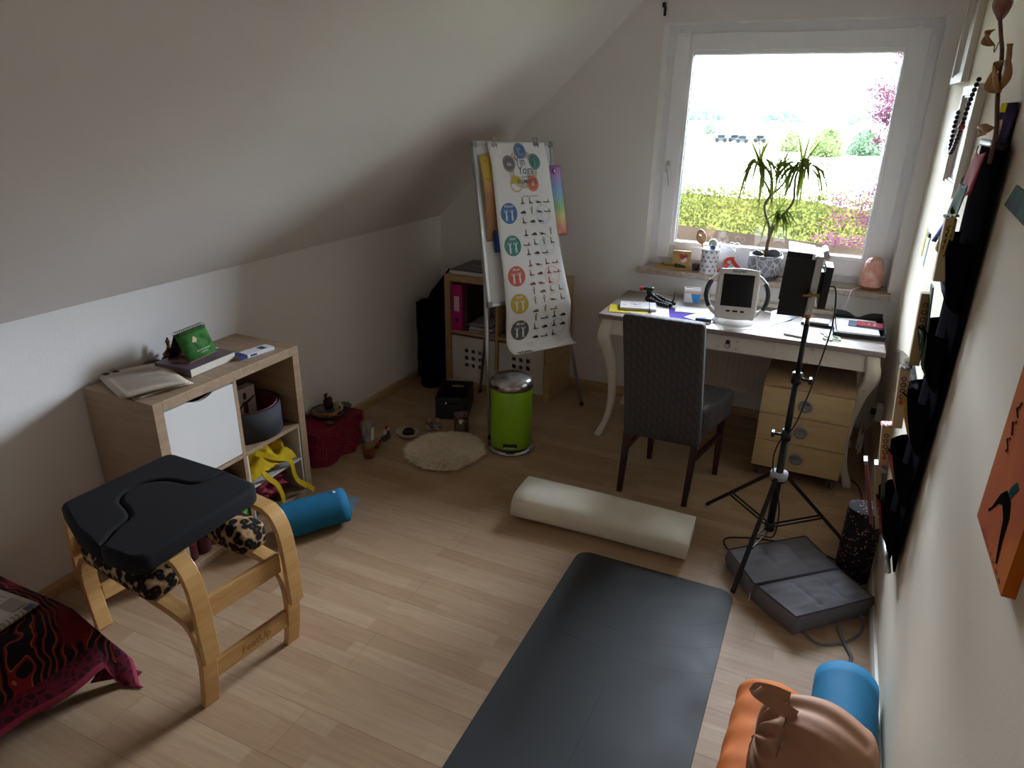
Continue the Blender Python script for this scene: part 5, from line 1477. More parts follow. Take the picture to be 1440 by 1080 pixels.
n = NT('yellow_brown_print', 0.5)
sz = n.n('ShaderNodeSeparateXYZ'); n.l(n.co(), sz.inputs[0])
mr = n.n('ShaderNodeMapRange'); mr.inputs['From Min'].default_value = 0.0; mr.inputs['From Max'].default_value = 0.50; n.l(sz.outputs['Z'], mr.inputs[0])
n.color(n.ramp(mr.outputs[0], [(0.0, lin('#a47648')), (0.55, lin('#b08050')), (0.68, lin('#c29a5a')), (0.74, lin('#c9a93c')), (1.0, lin('#cdb04a'))]))
mb = MB(); mb.grid(lambda u, v: ybr(u*0.14, v*0.46), 6, 20, thick=0.0008)
c = mb.build('card', n.m, t, org=t.location)
mb = MB()
mb.text('Tri', 0.030, lambda a, b: ybr(0.03+a, 0.03-b, 0.0012), bold=0.01); mb.text('Yin', 0.024, lambda a, b: ybr(0.04+a, 0.13-b, 0.0012), bold=0.01)
for i in range(24):
    y = 0.20+i*0.0105
    mb.add([ybr(a, b, 0.0010) for a, b in ((0.012, y), (0.012, y+0.002), (0.10, y+0.002), (0.10, y))], [(0, 1, 2, 3)])
mb.build('print_lines', pm('brown_ink', '#8a6a3e', 0.6), c, org=t.location)
for p, hx_, lb in ((rbow(0.045, 0.385, 0.004), '#d9c9a4', 'pearly round magnet at the foot of the rainbow chart'), (fb(FW-0.04, 0.13, 0.008), '#3a9a8c', 'small turquoise round magnet low on the flip chart')):
    mb = MB(); mb.lathe([(0.0, 0.0), (0.013, 0.0), (0.013, 0.004), (0.008, 0.007), (0.0, 0.008)], (0, 0, 0), 18, axis=FN)
    mb.build('magnet', pm('magnet_'+hx_[1:], hx_, 0.2), loc=tuple(p), label=lb, cat='magnet')

# ================================================================== DESK
DX0, DX1, DY0, DY1 = 1.455, 2.912, -0.742, -0.135
dk = thing('desk', 'white antique-style desk with curved legs and grey-brown wooden top', 'desk', ((DX0+DX1)/2, (DY0+DY1)/2, 0))
do = Vector(dk.location)
n = NT('grey_wood_top', 0.5, 0, 0.25)
v_ = n.co(scale=(2.0, 30, 30)); f = n.noise(1.6, 5, v_, 0.6, 0.5)
n.color(n.ramp(f, [(0.3, lin('#93867f')), (0.72, lin('#7b6e67'))])); n.bump(f, 0.1, 0.001)
mb = MB(); mb.box(DX0, DX1, DY0, DY1, 0.740, 0.768, bev=0.006); mb.build('desk_top', n.m, dk, org=do)
WP = NT('worn_white_paint', 0.5); f = WP.noise(35, 5)
WP.color(WP.ramp(f, [(0.0, lin('#dcd4c8')), (0.66, lin('#d8cfc2')), (0.715, lin('#8d7a62'))])); WP = WP.m
mb = MB(); mb.box(DX0+0.055, DX1-0.055, DY0+0.035, DY0+0.053, 0.645, 0.740)
mb.build('front_apron', WP, dk, org=do)
mb = MB(); mb.box(DX0+0.055, DX1-0.055, DY1-0.053, DY1-0.035, 0.645, 0.740); mb.build('back_apron', WP, dk, org=do)
for x in (DX0+0.045, DX1-0.063):
    mb = MB(); mb.box(x, x+0.018, DY0+0.055, DY1-0.055, 0.645, 0.740); mb.build('side_apron', WP, dk, org=do)
mb = MB(); mb.box(1.945, 2.405, DY0+0.029, DY0+0.036, 0.652, 0.733, bev=0.003); dr = mb.build('drawer', WP, dk, org=do)
kx = 2.172
mb = MB(); mb.lathe([(0.0, 0), (0.013, 0), (0.011, 0.004), (0.006, 0.008), (0.0, 0.010)], (kx, DY0+0.029, 0.700), 16, axis=(0, -1, 0))
mb.tube([(kx+0.013*math.sin(a), DY0+0.018, 0.685+0.015*math.cos(a)) for a in [2*PI*k/16 for k in range(17)]], 0.0018, 6, cap=False)
mb.build('ring_pull', M['black'], dr, org=do)
prof = [(0.740, 0.0, 0.064), (0.70, 0.004, 0.066), (0.655, 0.014, 0.070), (0.61, 0.014, 0.068), (0.56, 0.000, 0.062), (0.48, -0.020, 0.054), (0.38, -0.034, 0.047), (0.27, -0.040, 0.042), (0.17, -0.034, 0.038), (0.09, -0.018, 0.036), (0.04, 0.000, 0.040), (0.012, 0.010, 0.044), (0.0, 0.010, 0.040)]
for sx_, x in ((-1, DX0+0.050), (1, DX1-0.050)):
    for sy_, y in ((-1, DY0+0.050), (1, DY1-0.050)):
        sp = spline([(z, o_, w_) for z, o_, w_ in prof], 4)
        vs = []
        for p in sp:
            cx, cy, hw = x+sx_*p.y, y+sy_*p.y, p.z/2
            ch = hw*0.3
            vs += [(cx+a*hw, cy+b*(hw-ch), p.x) if i_ % 2 == 0 else (cx+a*(hw-ch), cy+b*hw, p.x) for i_, (a, b) in enumerate(((1, -1), (1, -1), (-1, -1), (-1, -1), (-1, 1), (-1, 1), (1, 1), (1, 1)))]
        # order around the section
        order = [0, 1, 3, 2, 4, 5, 7, 6]
        m = len(sp)
        fs = [(i*8+order[k], (i+1)*8+order[k], (i+1)*8+order[(k+1) % 8], i*8+order[(k+1) % 8]) for i in range(m-1) for k in range(8)]
        fs += [tuple(order), tuple((m-1)*8+k for k in order)[::-1]]
        mb = MB(); mb.add(vs, fs, 0, True); mb.build('leg', WP, dk, org=do)

# ---- drawer unit on castors under the desk
dw = thing('drawer_unit', 'beech three-drawer unit on castors with round grey handles under the desk', 'drawers', (2.606, -0.575, 0))
wo_ = Vector(dw.location)
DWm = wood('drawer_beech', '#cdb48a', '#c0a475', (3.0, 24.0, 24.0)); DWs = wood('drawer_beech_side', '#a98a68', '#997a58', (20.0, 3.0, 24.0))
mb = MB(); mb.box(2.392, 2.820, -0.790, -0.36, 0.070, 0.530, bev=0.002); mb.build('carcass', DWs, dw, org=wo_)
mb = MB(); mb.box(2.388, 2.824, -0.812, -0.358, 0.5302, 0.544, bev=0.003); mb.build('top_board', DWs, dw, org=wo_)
for i, (z0, z1) in enumerate(((0.072, 0.225), (0.229, 0.377), (0.381, 0.528))):
    mb = MB(); mb.box(2.390, 2.822, -0.808, -0.7905, z0, z1, bev=0.002); c = mb.build('drawer', DWm, dw, org=wo_)
    zc = (0.148, 0.302, 0.450)[i]
    mb = MB(); mb.lathe([(0.0, 0.004), (0.022, 0.0035), (0.026, 0.008), (0.033, 0.006), (0.034, 0.0), (0.0, 0.0)], (2.604, -0.808, zc), 28, axis=(0, -1, 0)); mb.box(2.578, 2.630, -0.822, -0.810, zc-0.003, zc+0.003, bev=0.002)
    mb.build('handle', pm('grey_handle', '#8a8a8e', 0.35, 0.3), c, org=wo_)
for x in (2.425, 2.787):
    for y in (-0.755, -0.40):
        mb = MB(); 
        for dx_ in (-0.012, 0.012): mb.lathe([(0.0, -0.007), (0.022, -0.007), (0.024, -0.004), (0.024, 0.004), (0.022, 0.007), (0.0, 0.007)], (x+dx_, y, 0.0242), 20, axis=(1, 0, 0))
        mb.box(x-0.005, x+0.005, y-0.02, y+0.02, 0.03, 0.069, bev=0.003)
        mb.build('castor', pm('castor_grey', '#5a5a5c', 0.5), dw, org=wo_)

# ================================================================== UPHOLSTERED CHAIR seen from behind
n = NT('quilted_grey_cover', 0.85, 0, 0.25)
vq = n.co()
w1 = n.n('ShaderNodeTexWave', wave_type='BANDS', bands_direction='X'); w1.inputs['Scale'].default_value = 11.5; w1.inputs['Distortion'].default_value = 0.0; n.l(vq, w1.inputs['Vector'])
w2 = n.n('ShaderNodeTexWave', wave_type='BANDS', bands_direction='DIAGONAL'); w2.inputs['Scale'].default_value = 15; w2.inputs['Distortion'].default_value = 1.5; n.l(vq, w2.inputs['Vector'])
m_ = n.n('ShaderNodeMath', operation='MULTIPLY'); n.l(w1.outputs['Fac'], m_.inputs[0]); n.l(w2.outputs['Fac'], m_.inputs[1])
n.color(n.ramp(m_.outputs[0], [(0.0, lin('#474446')), (0.6, lin('#524f51'))])); n.bump(m_.outputs[0], 0.45, 0.003)
QF = n.m
chr_ = thing('dining_chair', 'chair with grey quilted slipcover and dark wooden legs before the desk', 'chair', (1.99, -1.06, 0))
co_ = Vector(chr_.location)
def backs(u, v, side):
    # u across 0..1, v up 0..1
    x0 = 1.795-0.016*v; x1 = 2.168-0.020*v
    z = 0.335+0.622*v
    y = -1.290-0.135*v**1.3
    th = 0.085-0.02*v
    x = x0+(x1-x0)*u
    return x, y, z, th
mb = MB()
N_ = 28
def loop(v):
    x0, y, z, th = backs(0, v, 0); x1 = backs(1, v, 0)[0]
    r_ = 0.018
    pts = []
    for cx, cy, a0 in ((x1-r_, y+r_, -90), (x1-r_, y+th-r_, 0), (x0+r_, y+th-r_, 90), (x0+r_, y+r_, 180)):
        for k in range(4):
            a = R(a0+30*k); pts.append(Vector((cx+r_*math.cos(a), cy+r_*math.sin(a), z)))
    return pts
rows = [loop(v/14) for v in range(15)]
tc_ = sum(rows[-1], Vector())/16
for k, (sc_, dz) in enumerate(((0.97, 0.010), (0.90, 0.019), (0.78, 0.024))):
    rows.append([Vector((tc_.x+(p.x-tc_.x)*(1-(1-sc_)*0.25), tc_.y+(p.y-tc_.y)*sc_, p.z+dz)) for p in rows[14]])
vs = [p for r_ in rows for p in r_]; m = len(rows)
fs = [(i*16+k, i*16+(k+1) % 16, (i+1)*16+(k+1) % 16, (i+1)*16+k) for i in range(m-1) for k in range(16)]+[tuple((m-1)*16+k for k in range(16)), tuple(range(16))[::-1]]
mb.add(vs, fs, 0, True); mb.build('backrest', QF, chr_, org=co_)
mb = MB()
pl_ = [(1.812, -1.20), (2.172, -1.205)]+[(2.255, -0.86)]+[(2.235, -0.838), (1.845, -0.822), (1.825, -0.845)]
vs, fs = rounded([(x-1.99, y+1.06) for x, y in pl_[::1]], 0.150, 0.022); mb.add([(x, y, z+0.345) for x, y, z in vs], fs[:-2], 0, True); mb.add([(x, y, z+0.345) for x, y, z in vs], fs[-2:], 0, False)
mb.build('seat', QF, chr_)
DWD = wood('dark_mahogany', '#3b211b', '#2c1713', (24, 24, 2.5), 0.35)
legs = [((1.815, -1.262), (1.801, -1.285), 0), ((2.150, -1.262), (2.135, -1.285), 0), ((1.850, -0.862), (1.850, -0.862), 1), ((2.215, -0.885), (2.218, -0.885), 1)]
for (xt, yt), (xb_, yb_), fr_ in legs:
    w0, w1_ = (0.036, 0.027) if not fr_ else (0.040, 0.026)
    mb = MB(); mb.add([(xb_+a*w1_/2, yb_+b*w1_/2, 0) for a, b in ((-1,-1),(1,-1),(1,1),(-1,1))]+[(xt+a*w0/2, yt+b*w0/2, 0.40) for a, b in ((-1,-1),(1,-1),(1,1),(-1,1))],
                      [(3,2,1,0),(4,5,6,7),(0,1,5,4),(1,2,6,5),(2,3,7,6),(3,0,4,7)])
    mb.build('leg', DWD, chr_, org=co_, bev=0.002)
for (xa_, ya_), (xc_, yc_) in (((1.812, -1.262), (1.850, -0.880)), ((2.143, -1.262), (2.216, -0.900))):
    mb = MB(); mb.tube([(xa_, ya_, 0.245), (xc_, yc_, 0.245)], 1, flat=(0.018, 0.026), up=(0, 0, 1)); mb.build('stretcher', DWD, chr_, org=co_)

# ================================================================== ON THE DESK
DZ = 0.7685
t = thing('notebook', 'notebook with white scribbled cover and elastic band at the left end of the desk', 'notebook', (1.545, -0.620, DZ+0.004), R(15))
mb = MB(); mb.box(0.0, 0.205, 0.0, 0.145, 0, 0.014, bev=0.002); c = mb.build('cover', pm('sketch_cover', '#cfcccc', 0.85, spec=0.1), t)
mb = MB()
rnd = random.Random(6)
for i in range(26):
    x, y = rnd.uniform(0.01, 0.15), rnd.uniform(0.01, 0.13); mb.box(x, x+rnd.uniform(0.004, 0.018), y, y+0.0016, 0.0141, 0.0145)
mb.tube([(0.08, 0.03, 0.0145), (0.09, 0.07, 0.0145), (0.075, 0.10, 0.0145)], 0.001, 4); mb.tube([(0.09, 0.07, 0.0145), (0.115, 0.085, 0.0145), (0.12, 0.105, 0.0145)], 0.001, 4); mb.tube([(0.09, 0.065, 0.0145), (0.06, 0.08, 0.0145)], 0.001, 4)
mb.build('scribbles', pm('rose_ink', '#8a5a64', 0.6), c)
MB().box(0.165, 0.169, -0.001, 0.146, -0.001, 0.0155).build('elastic_band', M['black'], t)
t = thing('envelope', 'yellow envelope under the scribbled notebook', 'envelope', (1.500, -0.690, DZ), R(14))
MB().box(0.0, 0.22, 0.0, 0.16, 0, 0.0035, bev=0.001).build('paper', pm('yellow_paper', '#c8b436', 0.85, spec=0.1, var=0.05), t)
MB().box(0.0, 0.11, 0.0, 0.001, 0.0035, 0.0038).build('flap_edge', pm('yellow_paper_dark', '#a8982e', 0.6), t)
t = thing('flyer', 'purple flyer with white lettering on the desk behind the chair', 'flyer', (1.765, -0.745, DZ), R(12))
MB().box(0.0, 0.24, 0.0, 0.28, 0, 0.0012).build('sheet', pm('purple_print', '#55409a', 0.9, spec=0.05, var=0.25, vscale=12), t)
mb = MB(); mb.text('aufeinander', 0.034, lambda a, b: (0.125+a, 0.055+b, 0.0016), bold=0.015, shear=0.2); mb.text('Yin', 0.028, lambda a, b: (0.07+a, 0.19+b, 0.0016), bold=0.01); mb.build('lettering', M['paper'], t)
MB().box(0, 0.10, 0, 0.30, 0, 0.0008).build('paper_slip', M['paper'], loc=(1.745, -0.690, DZ+0.0013), rotz=R(14), label='white sheet poking out left of the purple flyer', cat='paper')
MB().box(0.0, 0.19, 0.0, 0.12, 0, 0.004, rot=rz(R(-6))).build('paper_pad', M['paper'], loc=(1.845, -0.520, DZ+0.0022), rotz=R(14), label='white folded leaflet lying across the top of the purple flyer', cat='leaflet')
MB().box(0.0, 0.16, 0.0, 0.15, 0, 0.0015).build('loose_sheet', M['paper'], loc=(1.905, -0.600, DZ+0.0028), rotz=R(-24), label='white loose sheet between the leaflet and the light therapy lamp', cat='paper')
t = thing('card_deck', 'small blue and yellow boxed card set beside the lamp base', 'card box', (1.980, -0.655, DZ+0.0022), R(7))
MB().box(0, 0.083, 0, 0.085, 0, 0.020, bev=0.001).build('carton', pm('dark_navy', '#30364a', 0.5), t)
MB().box(0.001, 0.082, 0.001, 0.084, 0.0201, 0.0212).build('picture', pm('card_print', '#4a5cb0', 0.8, spec=0.1, hex2='#c9b97a', vscale=14), t)
# flexible black tripod with a red knob
t = thing('flexible_tripod', 'black flexible bead-legged mini tripod with red clamp lying on the desk', 'tripod', (1.72, -0.37, DZ))
JB = M['black']
for pts in ([(-0.075, 0.03, 0.045), (-0.04, 0.005, 0.035), (0.0, -0.02, 0.022), (0.05, -0.045, 0.016), (0.075, -0.06, 0.016)], [(-0.075, 0.03, 0.04), (-0.085, 0.0, 0.018), (-0.05, -0.01, 0.014), (0.0, -0.05, 0.014), (0.055, -0.075, 0.014)], [(-0.07, 0.03, 0.045), (-0.02, 0.03, 0.034), (0.03, 0.0, 0.022), (0.085, -0.025, 0.018)]):
    mb = MB()
    sp = spline(pts, 3)
    for i, p in enumerate(sp): mb.ell(p, (0.0115, 0.0115, 0.0115), seg=10, rings=7)
    mb.build('leg', JB, t)
mb = MB(); mb.ell((-0.08, 0.03, 0.055), (0.018, 0.018, 0.018)); mb.box(-0.115, -0.055, 0.015, 0.045, 0.066, 0.084, bev=0.004); mb.tube([(0.075, -0.03, 0.02), (0.085, -0.035, 0.055), (0.082, -0.037, 0.090)], [0.006, 0.004, 0.002], 8)
mb.build('head', JB, t)
mb = MB(); mb.box(-0.138, -0.116, 0.017, 0.043, 0.060, 0.082, bev=0.004); mb.build('clamp_knob', pm('red_plastic', '#b01c1c', 0.4), t)
t = thing('box', 'small white, beige and blue carton standing behind the mini tripod on the desk', 'box', (1.835, -0.270, DZ), R(12))
MB().box(0, 0.095, 0, 0.045, 0, 0.085, bev=0.001).build('carton', pm('box_white', '#dcd9d8', 0.45), t)
mb = MB(); mb.add([(0.055, -0.0006, 0.001), (0.094, -0.0006, 0.001), (0.094, -0.0006, 0.055), (0.040, -0.0006, 0.055)], [(0, 1, 2, 3)]); mb.build('blue_panel', pm('box_blue', '#2f7fc0', 0.45), t)
mb = MB(); mb.add([(0.001, -0.0005, 0.056), (0.094, -0.0005, 0.056), (0.094, -0.0005, 0.072), (0.001, -0.0005, 0.072)], [(0, 1, 2, 3)]); mb.build('beige_panel', pm('box_beige', '#c9a490', 0.5), t)
mb = MB(); mb.grid(lambda u, v: (0.002+0.091*u, 0.001-0.02*math.sin(v*1.3), 0.086+0.012*v), 2, 4, thick=0.001); mb.build('lid_flap', pm('box_white', '#dcd9d8', 0.45), t)

# light therapy lamp
LA = thing('therapy_lamp', 'white light therapy lamp with square black panel and dark side grips on the desk', 'lamp', (2.165, -0.565, DZ), R(8))
WPL = pm('lamp_shell', '#d6d3d1', 0.5, spec=0.3)
mb = MB(); mb.lathe([(0.0, 0), (0.108, 0), (0.112, 0.006), (0.108, 0.014), (0.090, 0.030), (0.082, 0.060), (0.0, 0.062)], seg=40, sy=0.80, sx=1.0); mb.build('base', WPL, LA)
tl = Matrix.Rotation(R(-17), 4, 'X')
Mf = Matrix.Translation((0.0, -0.052, 0.165)) @ tl @ Matrix.Rotation(R(90), 4, 'X')       # local x across, y up the face, z towards the room
def octo(hx, hy, c, n_=5):
    pts = []
    for sx_, sy_, a0 in ((1, 1, 0), (-1, 1, 90), (-1, -1, 180), (1, -1, 270)):
        for k in range(n_+1):
            a = R(a0+90*k/n_); pts.append((sx_*(hx-c)+c*math.cos(a), sy_*(hy-c)+c*math.sin(a)))
    return pts
shape = lambda g: [(-0.078-g, 0.135+g), (0.078+g, 0.135+g), (0.108+g, 0.105), (0.140+g, 0.055), (0.140+g, -0.060), (0.108+g, -0.100), (0.070+g, -0.128-g), (-0.070-g, -0.128-g), (-0.108-g, -0.100), (-0.140-g, -0.060), (-0.140-g, 0.055), (-0.108-g, 0.105)]
body_o = [(q.x, q.y) for q in spline([(x, y, 0) for x, y in [(-0.085, 0.132), (0, 0.139), (0.085, 0.132), (0.103, 0.112), (0.103, -0.105), (0.070, -0.126), (0, -0.131), (-0.070, -0.126), (-0.103, -0.105), (-0.103, 0.112), (-0.085, 0.132)]], 4)[:-1]]
vs, fs = rounded(body_o, 0.040, 0.008); mb = MB(Mf); mb.add(vs, fs[:-2], 0, True); mb.add(vs, fs[-2:], 0, False); sh = mb.build('housing', WPL, LA)
mb = MB(Mf); mb.box(-0.078, 0.078, -0.062, 0.105, 0.0395, 0.0425, bev=0.001); mb.build('light_panel', pm('dark_panel', '#0e0e10', 0.25), LA)
for x, w_ in ((-0.036, 0.020), (0.0, 0.026), (0.036, 0.020)):
    mb = MB(Mf); mb.box(x-w_/2, x+w_/2, -0.092, -0.082, 0.039, 0.0425, bev=0.003); mb.build('button', M['black'], LA)
mb = MB(Mf); mb.text('beurer', 0.026, lambda a, b: (a, 0.121+b, 0.0405), bold=0.01); mb.build('lettering', pm('grey_lettering', '#55555a', 0.5), sh)
for s_ in (-1, 1):
    arcp = lambda a0, a1, m: [(s_*(0.058+0.097*math.cos(R(a0+(a1-a0)*k/m))), 0.0+0.112*math.sin(R(a0+(a1-a0)*k/m)), 0.020) for k in range(m+1)]
    mb = MB(Mf); mb.tube(arcp(-72, 72, 20), 0.0105, 10); mb.build('grip_mount', WPL, LA)
    mb = MB(Mf); mb.tube(arcp(-38, 38, 12), 0.0125, 12); mb.build('grip', pm('grip_charcoal', '#303238', 0.6), LA)
mb = MB(); mb.box(-0.035, 0.035, -0.01, 0.03, 0.05, 0.14, bev=0.01); mb.build('stand_neck', WPL, LA)
mb = MB(); mb.tube(spline([(0.07, 0.06, 0.03), (0.14, 0.16, 0.035), (0.24, 0.20, 0.02), (0.30, 0.24, 0.006), (0.34, 0.33, 0.02)], 6), 0.0035, 8); mb.build('power_cord', M['white'], LA)
MB().box(-0.11, 0.11, -0.055, 0.055, 0, 0.001).build('paper_slip', M['paper'], loc=(2.205, -0.628, DZ), rotz=R(28), label='white card sheet lying partly under the therapy lamp base', cat='paper')
# things on the right half
mb = MB(); mb.tube([(0, 0, 0.004), (0.12, 0.0, 0.004), (0.135, 0, 0.004)], [0.004, 0.004, 0.001], 8); mb.build('pen', pm('grey_pen', '#8a8a90', 0.3, 0.4), loc=(2.375, -0.46, DZ+0.0002), rotz=R(50), label='thin grey pen lying on the desk between the therapy lamp and the studio light', cat='pen')
MB().box(0, 0.10, 0, 0.055, 0, 0.010, bev=0.002).build('white_slab', M['white'], loc=(2.436, -0.668, DZ), rotz=R(-12), label='flat white box near the desk front edge beside the light stand', cat='box')
MB().box(0, 0.155, 0, 0.085, 0, 0.013, bev=0.002).build('laptop_tray', M['black'], loc=(2.505, -0.420, DZ), rotz=R(-3), label='flat black case lying behind the studio light bracket', cat='case')
MB().box(0, 0.12, 0, 0.075, 0, 0.010, bev=0.002).build('white_case', M['white'], loc=(2.522, -0.414, DZ+0.0135), rotz=R(-3), label='white flat case stacked on the flat black case', cat='case')
# scissors
t = thing('scissors', 'scissors with light green handles by the black tray', 'scissors', (2.645, -0.600, DZ), R(118))
mb = MB()
for s_ in (-1, 1):
    mb.add([(0, s_*0.004, 0.003), (0.012, s_*0.010, 0.003), (0.085, -s_*0.004, 0.003), (0.0, -s_*0.004, 0.003), (0, s_*0.004, 0.006), (0.012, s_*0.010, 0.006), (0.085, -s_*0.004, 0.006), (0.0, -s_*0.004, 0.006)], [(0,3,2,1),(4,5,6,7),(0,1,5,4),(1,2,6,5),(2,3,7,6),(3,0,4,7)])
mb.build('blades', M['chrome'], t)
for s_ in (-1, 1):
    mb = MB(); mb.tube([(-0.042+0.030*math.cos(a), s_*0.022+0.017*math.sin(a), 0.006) for a in [2*PI*k/20 for k in range(21)]], 0.0045, 8, cap=False); mb.build('handle', pm('pale_green_plastic', '#a3c48c', 0.4), t)
# black letter tray with papers
t = thing('letter_tray', 'black plastic letter tray full of papers at the right end of the desk', 'tray', (2.785, -0.392, DZ), R(1.5))
TRX, TRY = 0.125, 0.165
TX_, TYb, TYf = 0.122, 0.165, -0.165
mb = MB(); mb.box(-TX_, TX_, TYf, TYb, 0.0, 0.003); mb.box(-TX_, TX_, TYf, TYf+0.003, 0.003, 0.022)
mb.box(-TX_, -TX_+0.003, TYf, TYb, 0.003, 0.045); mb.box(TX_-0.003, TX_, TYf, TYb, 0.003, 0.045)
prf = [(-TX_+2*TX_*i/24, 0.060-0.030*math.exp(-((i-12)/4.2)**2)) for i in range(25)]
mb.prism([(-TX_, 0.003), (TX_, 0.003)]+prf[::-1], 0.003, lambda x, z, y: (x, TYb-0.003+y, z)); mb.build('tray_body', pm('tray_black', '#1b1d22', 0.35), t)
zz = 0.0035
for i, (lb, ang, dx_, w_, d_, h_, hx) in enumerate((('white sheets at the bottom of the letter tray', 0, 0, 0.205, 0.29, 0.010, '#e4e6e8'), ('white sheets on top in the letter tray', 3, -0.006, 0.20, 0.275, 0.008, '#eceeee'))):
    mb = MB(); mb.box(-w_/2, w_/2, -d_/2, d_/2, 0, h_, rot=rz(R(ang))); mb.build('paper_stack', pm('tray_paper_'+str(i), hx, 0.7, var=0.03), loc=(2.785+dx_, -0.392, DZ+zz), label=lb, cat='papers', group='papers in the letter tray'); zz += h_+0.001
mb = MB(); mb.box(-0.055, 0.055, -0.085, 0.085, 0, 0.003); mb.build('blue_leaflet', pm('leaflet_slate', '#66738f', 0.85, spec=0.1, var=0.3, vscale=30), loc=(2.822, -0.365, DZ+zz), rotz=R(-92), label='slate blue leaflet under the red booklet in the letter tray', cat='leaflet')
t = thing('booklet', 'red booklet with white upside-down lettering on top of the letter tray', 'booklet', (2.835, -0.362, DZ+zz+0.0035), R(178))
MB().box(-0.068, 0.058, -0.050, 0.045, 0, 0.004, bev=0.001).build('cover', pm('brick_red_cover', '#b03c3c', 0.85, spec=0.1, hex2='#a84a64', vscale=8), t)
mb = MB(); 
for i, (tx_, sz_) in enumerate((('Holistic', 0.022), ('Lotus', 0.020), ('Fl', 0.016))): mb.text(tx_, sz_, lambda a, b, i=i: (-0.03+i*0.032-b*0.0, 0.0, 0.0045) if False else (-0.028+i*0.026-b, a*0.8, 0.0045), bold=0.01)
mb.build('lettering', M['paper'], t)
MB().box(-0.03, 0.03, -0.008, 0.010, 0, 0.001).build('note', M['paper'], loc=(2.742, -0.5, DZ+zz+0.0005), rotz=R(20), label='small white note at the front of the letter tray', cat='paper')

# ================================================================== ON THE WINDOW SILL
SZ = 0.9005
t = thing('wooden_board', 'small light wooden board carrying cards at the left end of the sill', 'board', (1.695, 0.040, SZ), R(2))
mb = MB(); vs, fs = rounded(octo(0.118, 0.050, 0.02), 0.012, 0.002); mb.add(vs, fs, 0); mb.build('board', wood('board_maple', '#c79a68', '#b0824e'), t)
t = thing('greeting_card', 'yellow-brown card with a red heart standing on the small wooden board', 'card', (1.735, 0.050, SZ+0.0125), R(6))
mb = MB(); mb.box(-0.055, 0.055, -0.006, 0.012, 0, 0.100, bev=0.001); c = mb.build('card', pm('kraft_card', '#c09a58', 0.7, var=0.1), t)
heart = [(0.016*math.sin(a)**3*1.0, (13*math.cos(a)-5*math.cos(2*a)-2*math.cos(3*a)-math.cos(4*a))/16*0.016) for a in [2*PI*k/30 for k in range(30)]]
mb = MB(); mb.flat([(x*1.7+0.012, y*1.7+0.062) for x, y in heart], lambda x, z: (x, -0.0068, z)); mb.build('heart', pm('heart_red', '#b0283a', 0.5), c)
mb = MB(); mb.text('DU', 0.030, lambda a, b: (-0.032+a, -0.0068, 0.084+b), bold=0.01); mb.build('lettering', pm('grey_brown_ink', '#8d6c3c', 0.6), c)
mb = MB(); mb.flat([(-0.005, 0.040), (0.030, 0.062), (0.036, 0.052), (0.004, 0.030)], lambda x, z: (x, -0.0076, z)); mb.flat([(0.004, 0.034), (0.03, 0.046), (0.036, 0.04), (0.012, 0.025)], lambda x, z: (x, -0.0074, z)); mb.build('white_hands', M['paper'], c)
mb = MB(); mb.ell((0, 0, 0.012), (0.028, 0.012, 0.012), jit=0.8, seed=3); mb.ell((0.02, 0.002, 0.010), (0.015, 0.010, 0.010), jit=0.8, seed=5)
mb.build('stone', pm('olive_stone', '#a09a3e', 0.5, var=0.3, vscale=60), loc=(1.645, 0.035, SZ+0.0125), label='olive yellow stone on the left of the wooden board', cat='stone')
mb = MB(); mb.ell((0, 0, 0.011), (0.013, 0.008, 0.011), jit=0.8, seed=3); mb.ell((0.022, 0.0, 0.010), (0.014, 0.009, 0.010), jit=0.8, seed=7); mb.ell((0.045, 0.0, 0.007), (0.014, 0.008, 0.007), jit=0.8, seed=7)
mb.build('pebbles', pm('brown_pebbles', '#4a3a28', 0.5, var=0.4, vscale=60), loc=(1.712, 0.020, SZ+0.0125), label='little dark brown stones lying before the heart card', cat='stones')
mb = MB(); mb.box(0, 0.045, 0, 0.03, 0, 0.040, bev=0.003); mb.build('dark_tin', pm('dark_tin', '#3b2f30', 0.5), loc=(1.805, 0.045, SZ), label='small dark tin between the wooden board and the patterned holder', cat='tin')
# patterned holder with a wooden spoon etc
hd = thing('utensil_holder', 'tall white pot with black arrowhead pattern holding a spoon on the sill', 'pot', (1.914, 0.010, SZ))
mb = MB(); mb.lathe([(0.0, 0), (0.052, 0), (0.054, 0.004), (0.052, 0.148), (0.053, 0.152), (0.048, 0.152), (0.046, 0.010), (0.0, 0.008)], seg=40); mb.build('pot_body', pm('white_ceramic', '#e2e2e6', 0.3), hd)
mb = MB()
for r_ in range(5):
    for k in range(10):
        a = 2*PI*(k+0.5*(r_ % 2))/10; z = 0.022+r_*0.028; up_ = 1 if r_ % 2 else -1
        for pts in (((-0.16, -0.006), (0.0, 0.008), (0.16, -0.006), (0.10, -0.010), (0.0, 0.0), (-0.10, -0.010)),):
            mb.add([(0.0542*math.cos(a+x), 0.0542*math.sin(a+x), z+up_*y) for x, y in pts], [(0, 1, 4, 5), (1, 2, 3, 4)])
mb.build('arrow_pattern', pm('black_glaze', '#22242c', 0.4), hd).data.update()
SPW = wood('spoon_wood', '#c49a6c', '#b3875a', (8, 8, 20))
t = thing('wooden_spoon', 'flat wooden spoon with a heart cut-out standing in the patterned pot', 'spoon', (1.885, 0.020, SZ+0.02))
Msp = Matrix.Rotation(R(-14), 4, 'Y')
mb = MB(Msp)
mb.tube([(0.012, 0, 0.0), (0.010, 0, 0.165)], 1, flat=(0.010, 0.006), up=(0, 1, 0))
ho = [(0.010+0.030*math.sin(a)*(1-0.15*math.cos(a)), 0.200+0.045*math.cos(a)) for a in [2*PI*k/30 for k in range(30)]]
hi_ = [(0.010+x*0.62, 0.213+y*0.62) for x, y in heart]
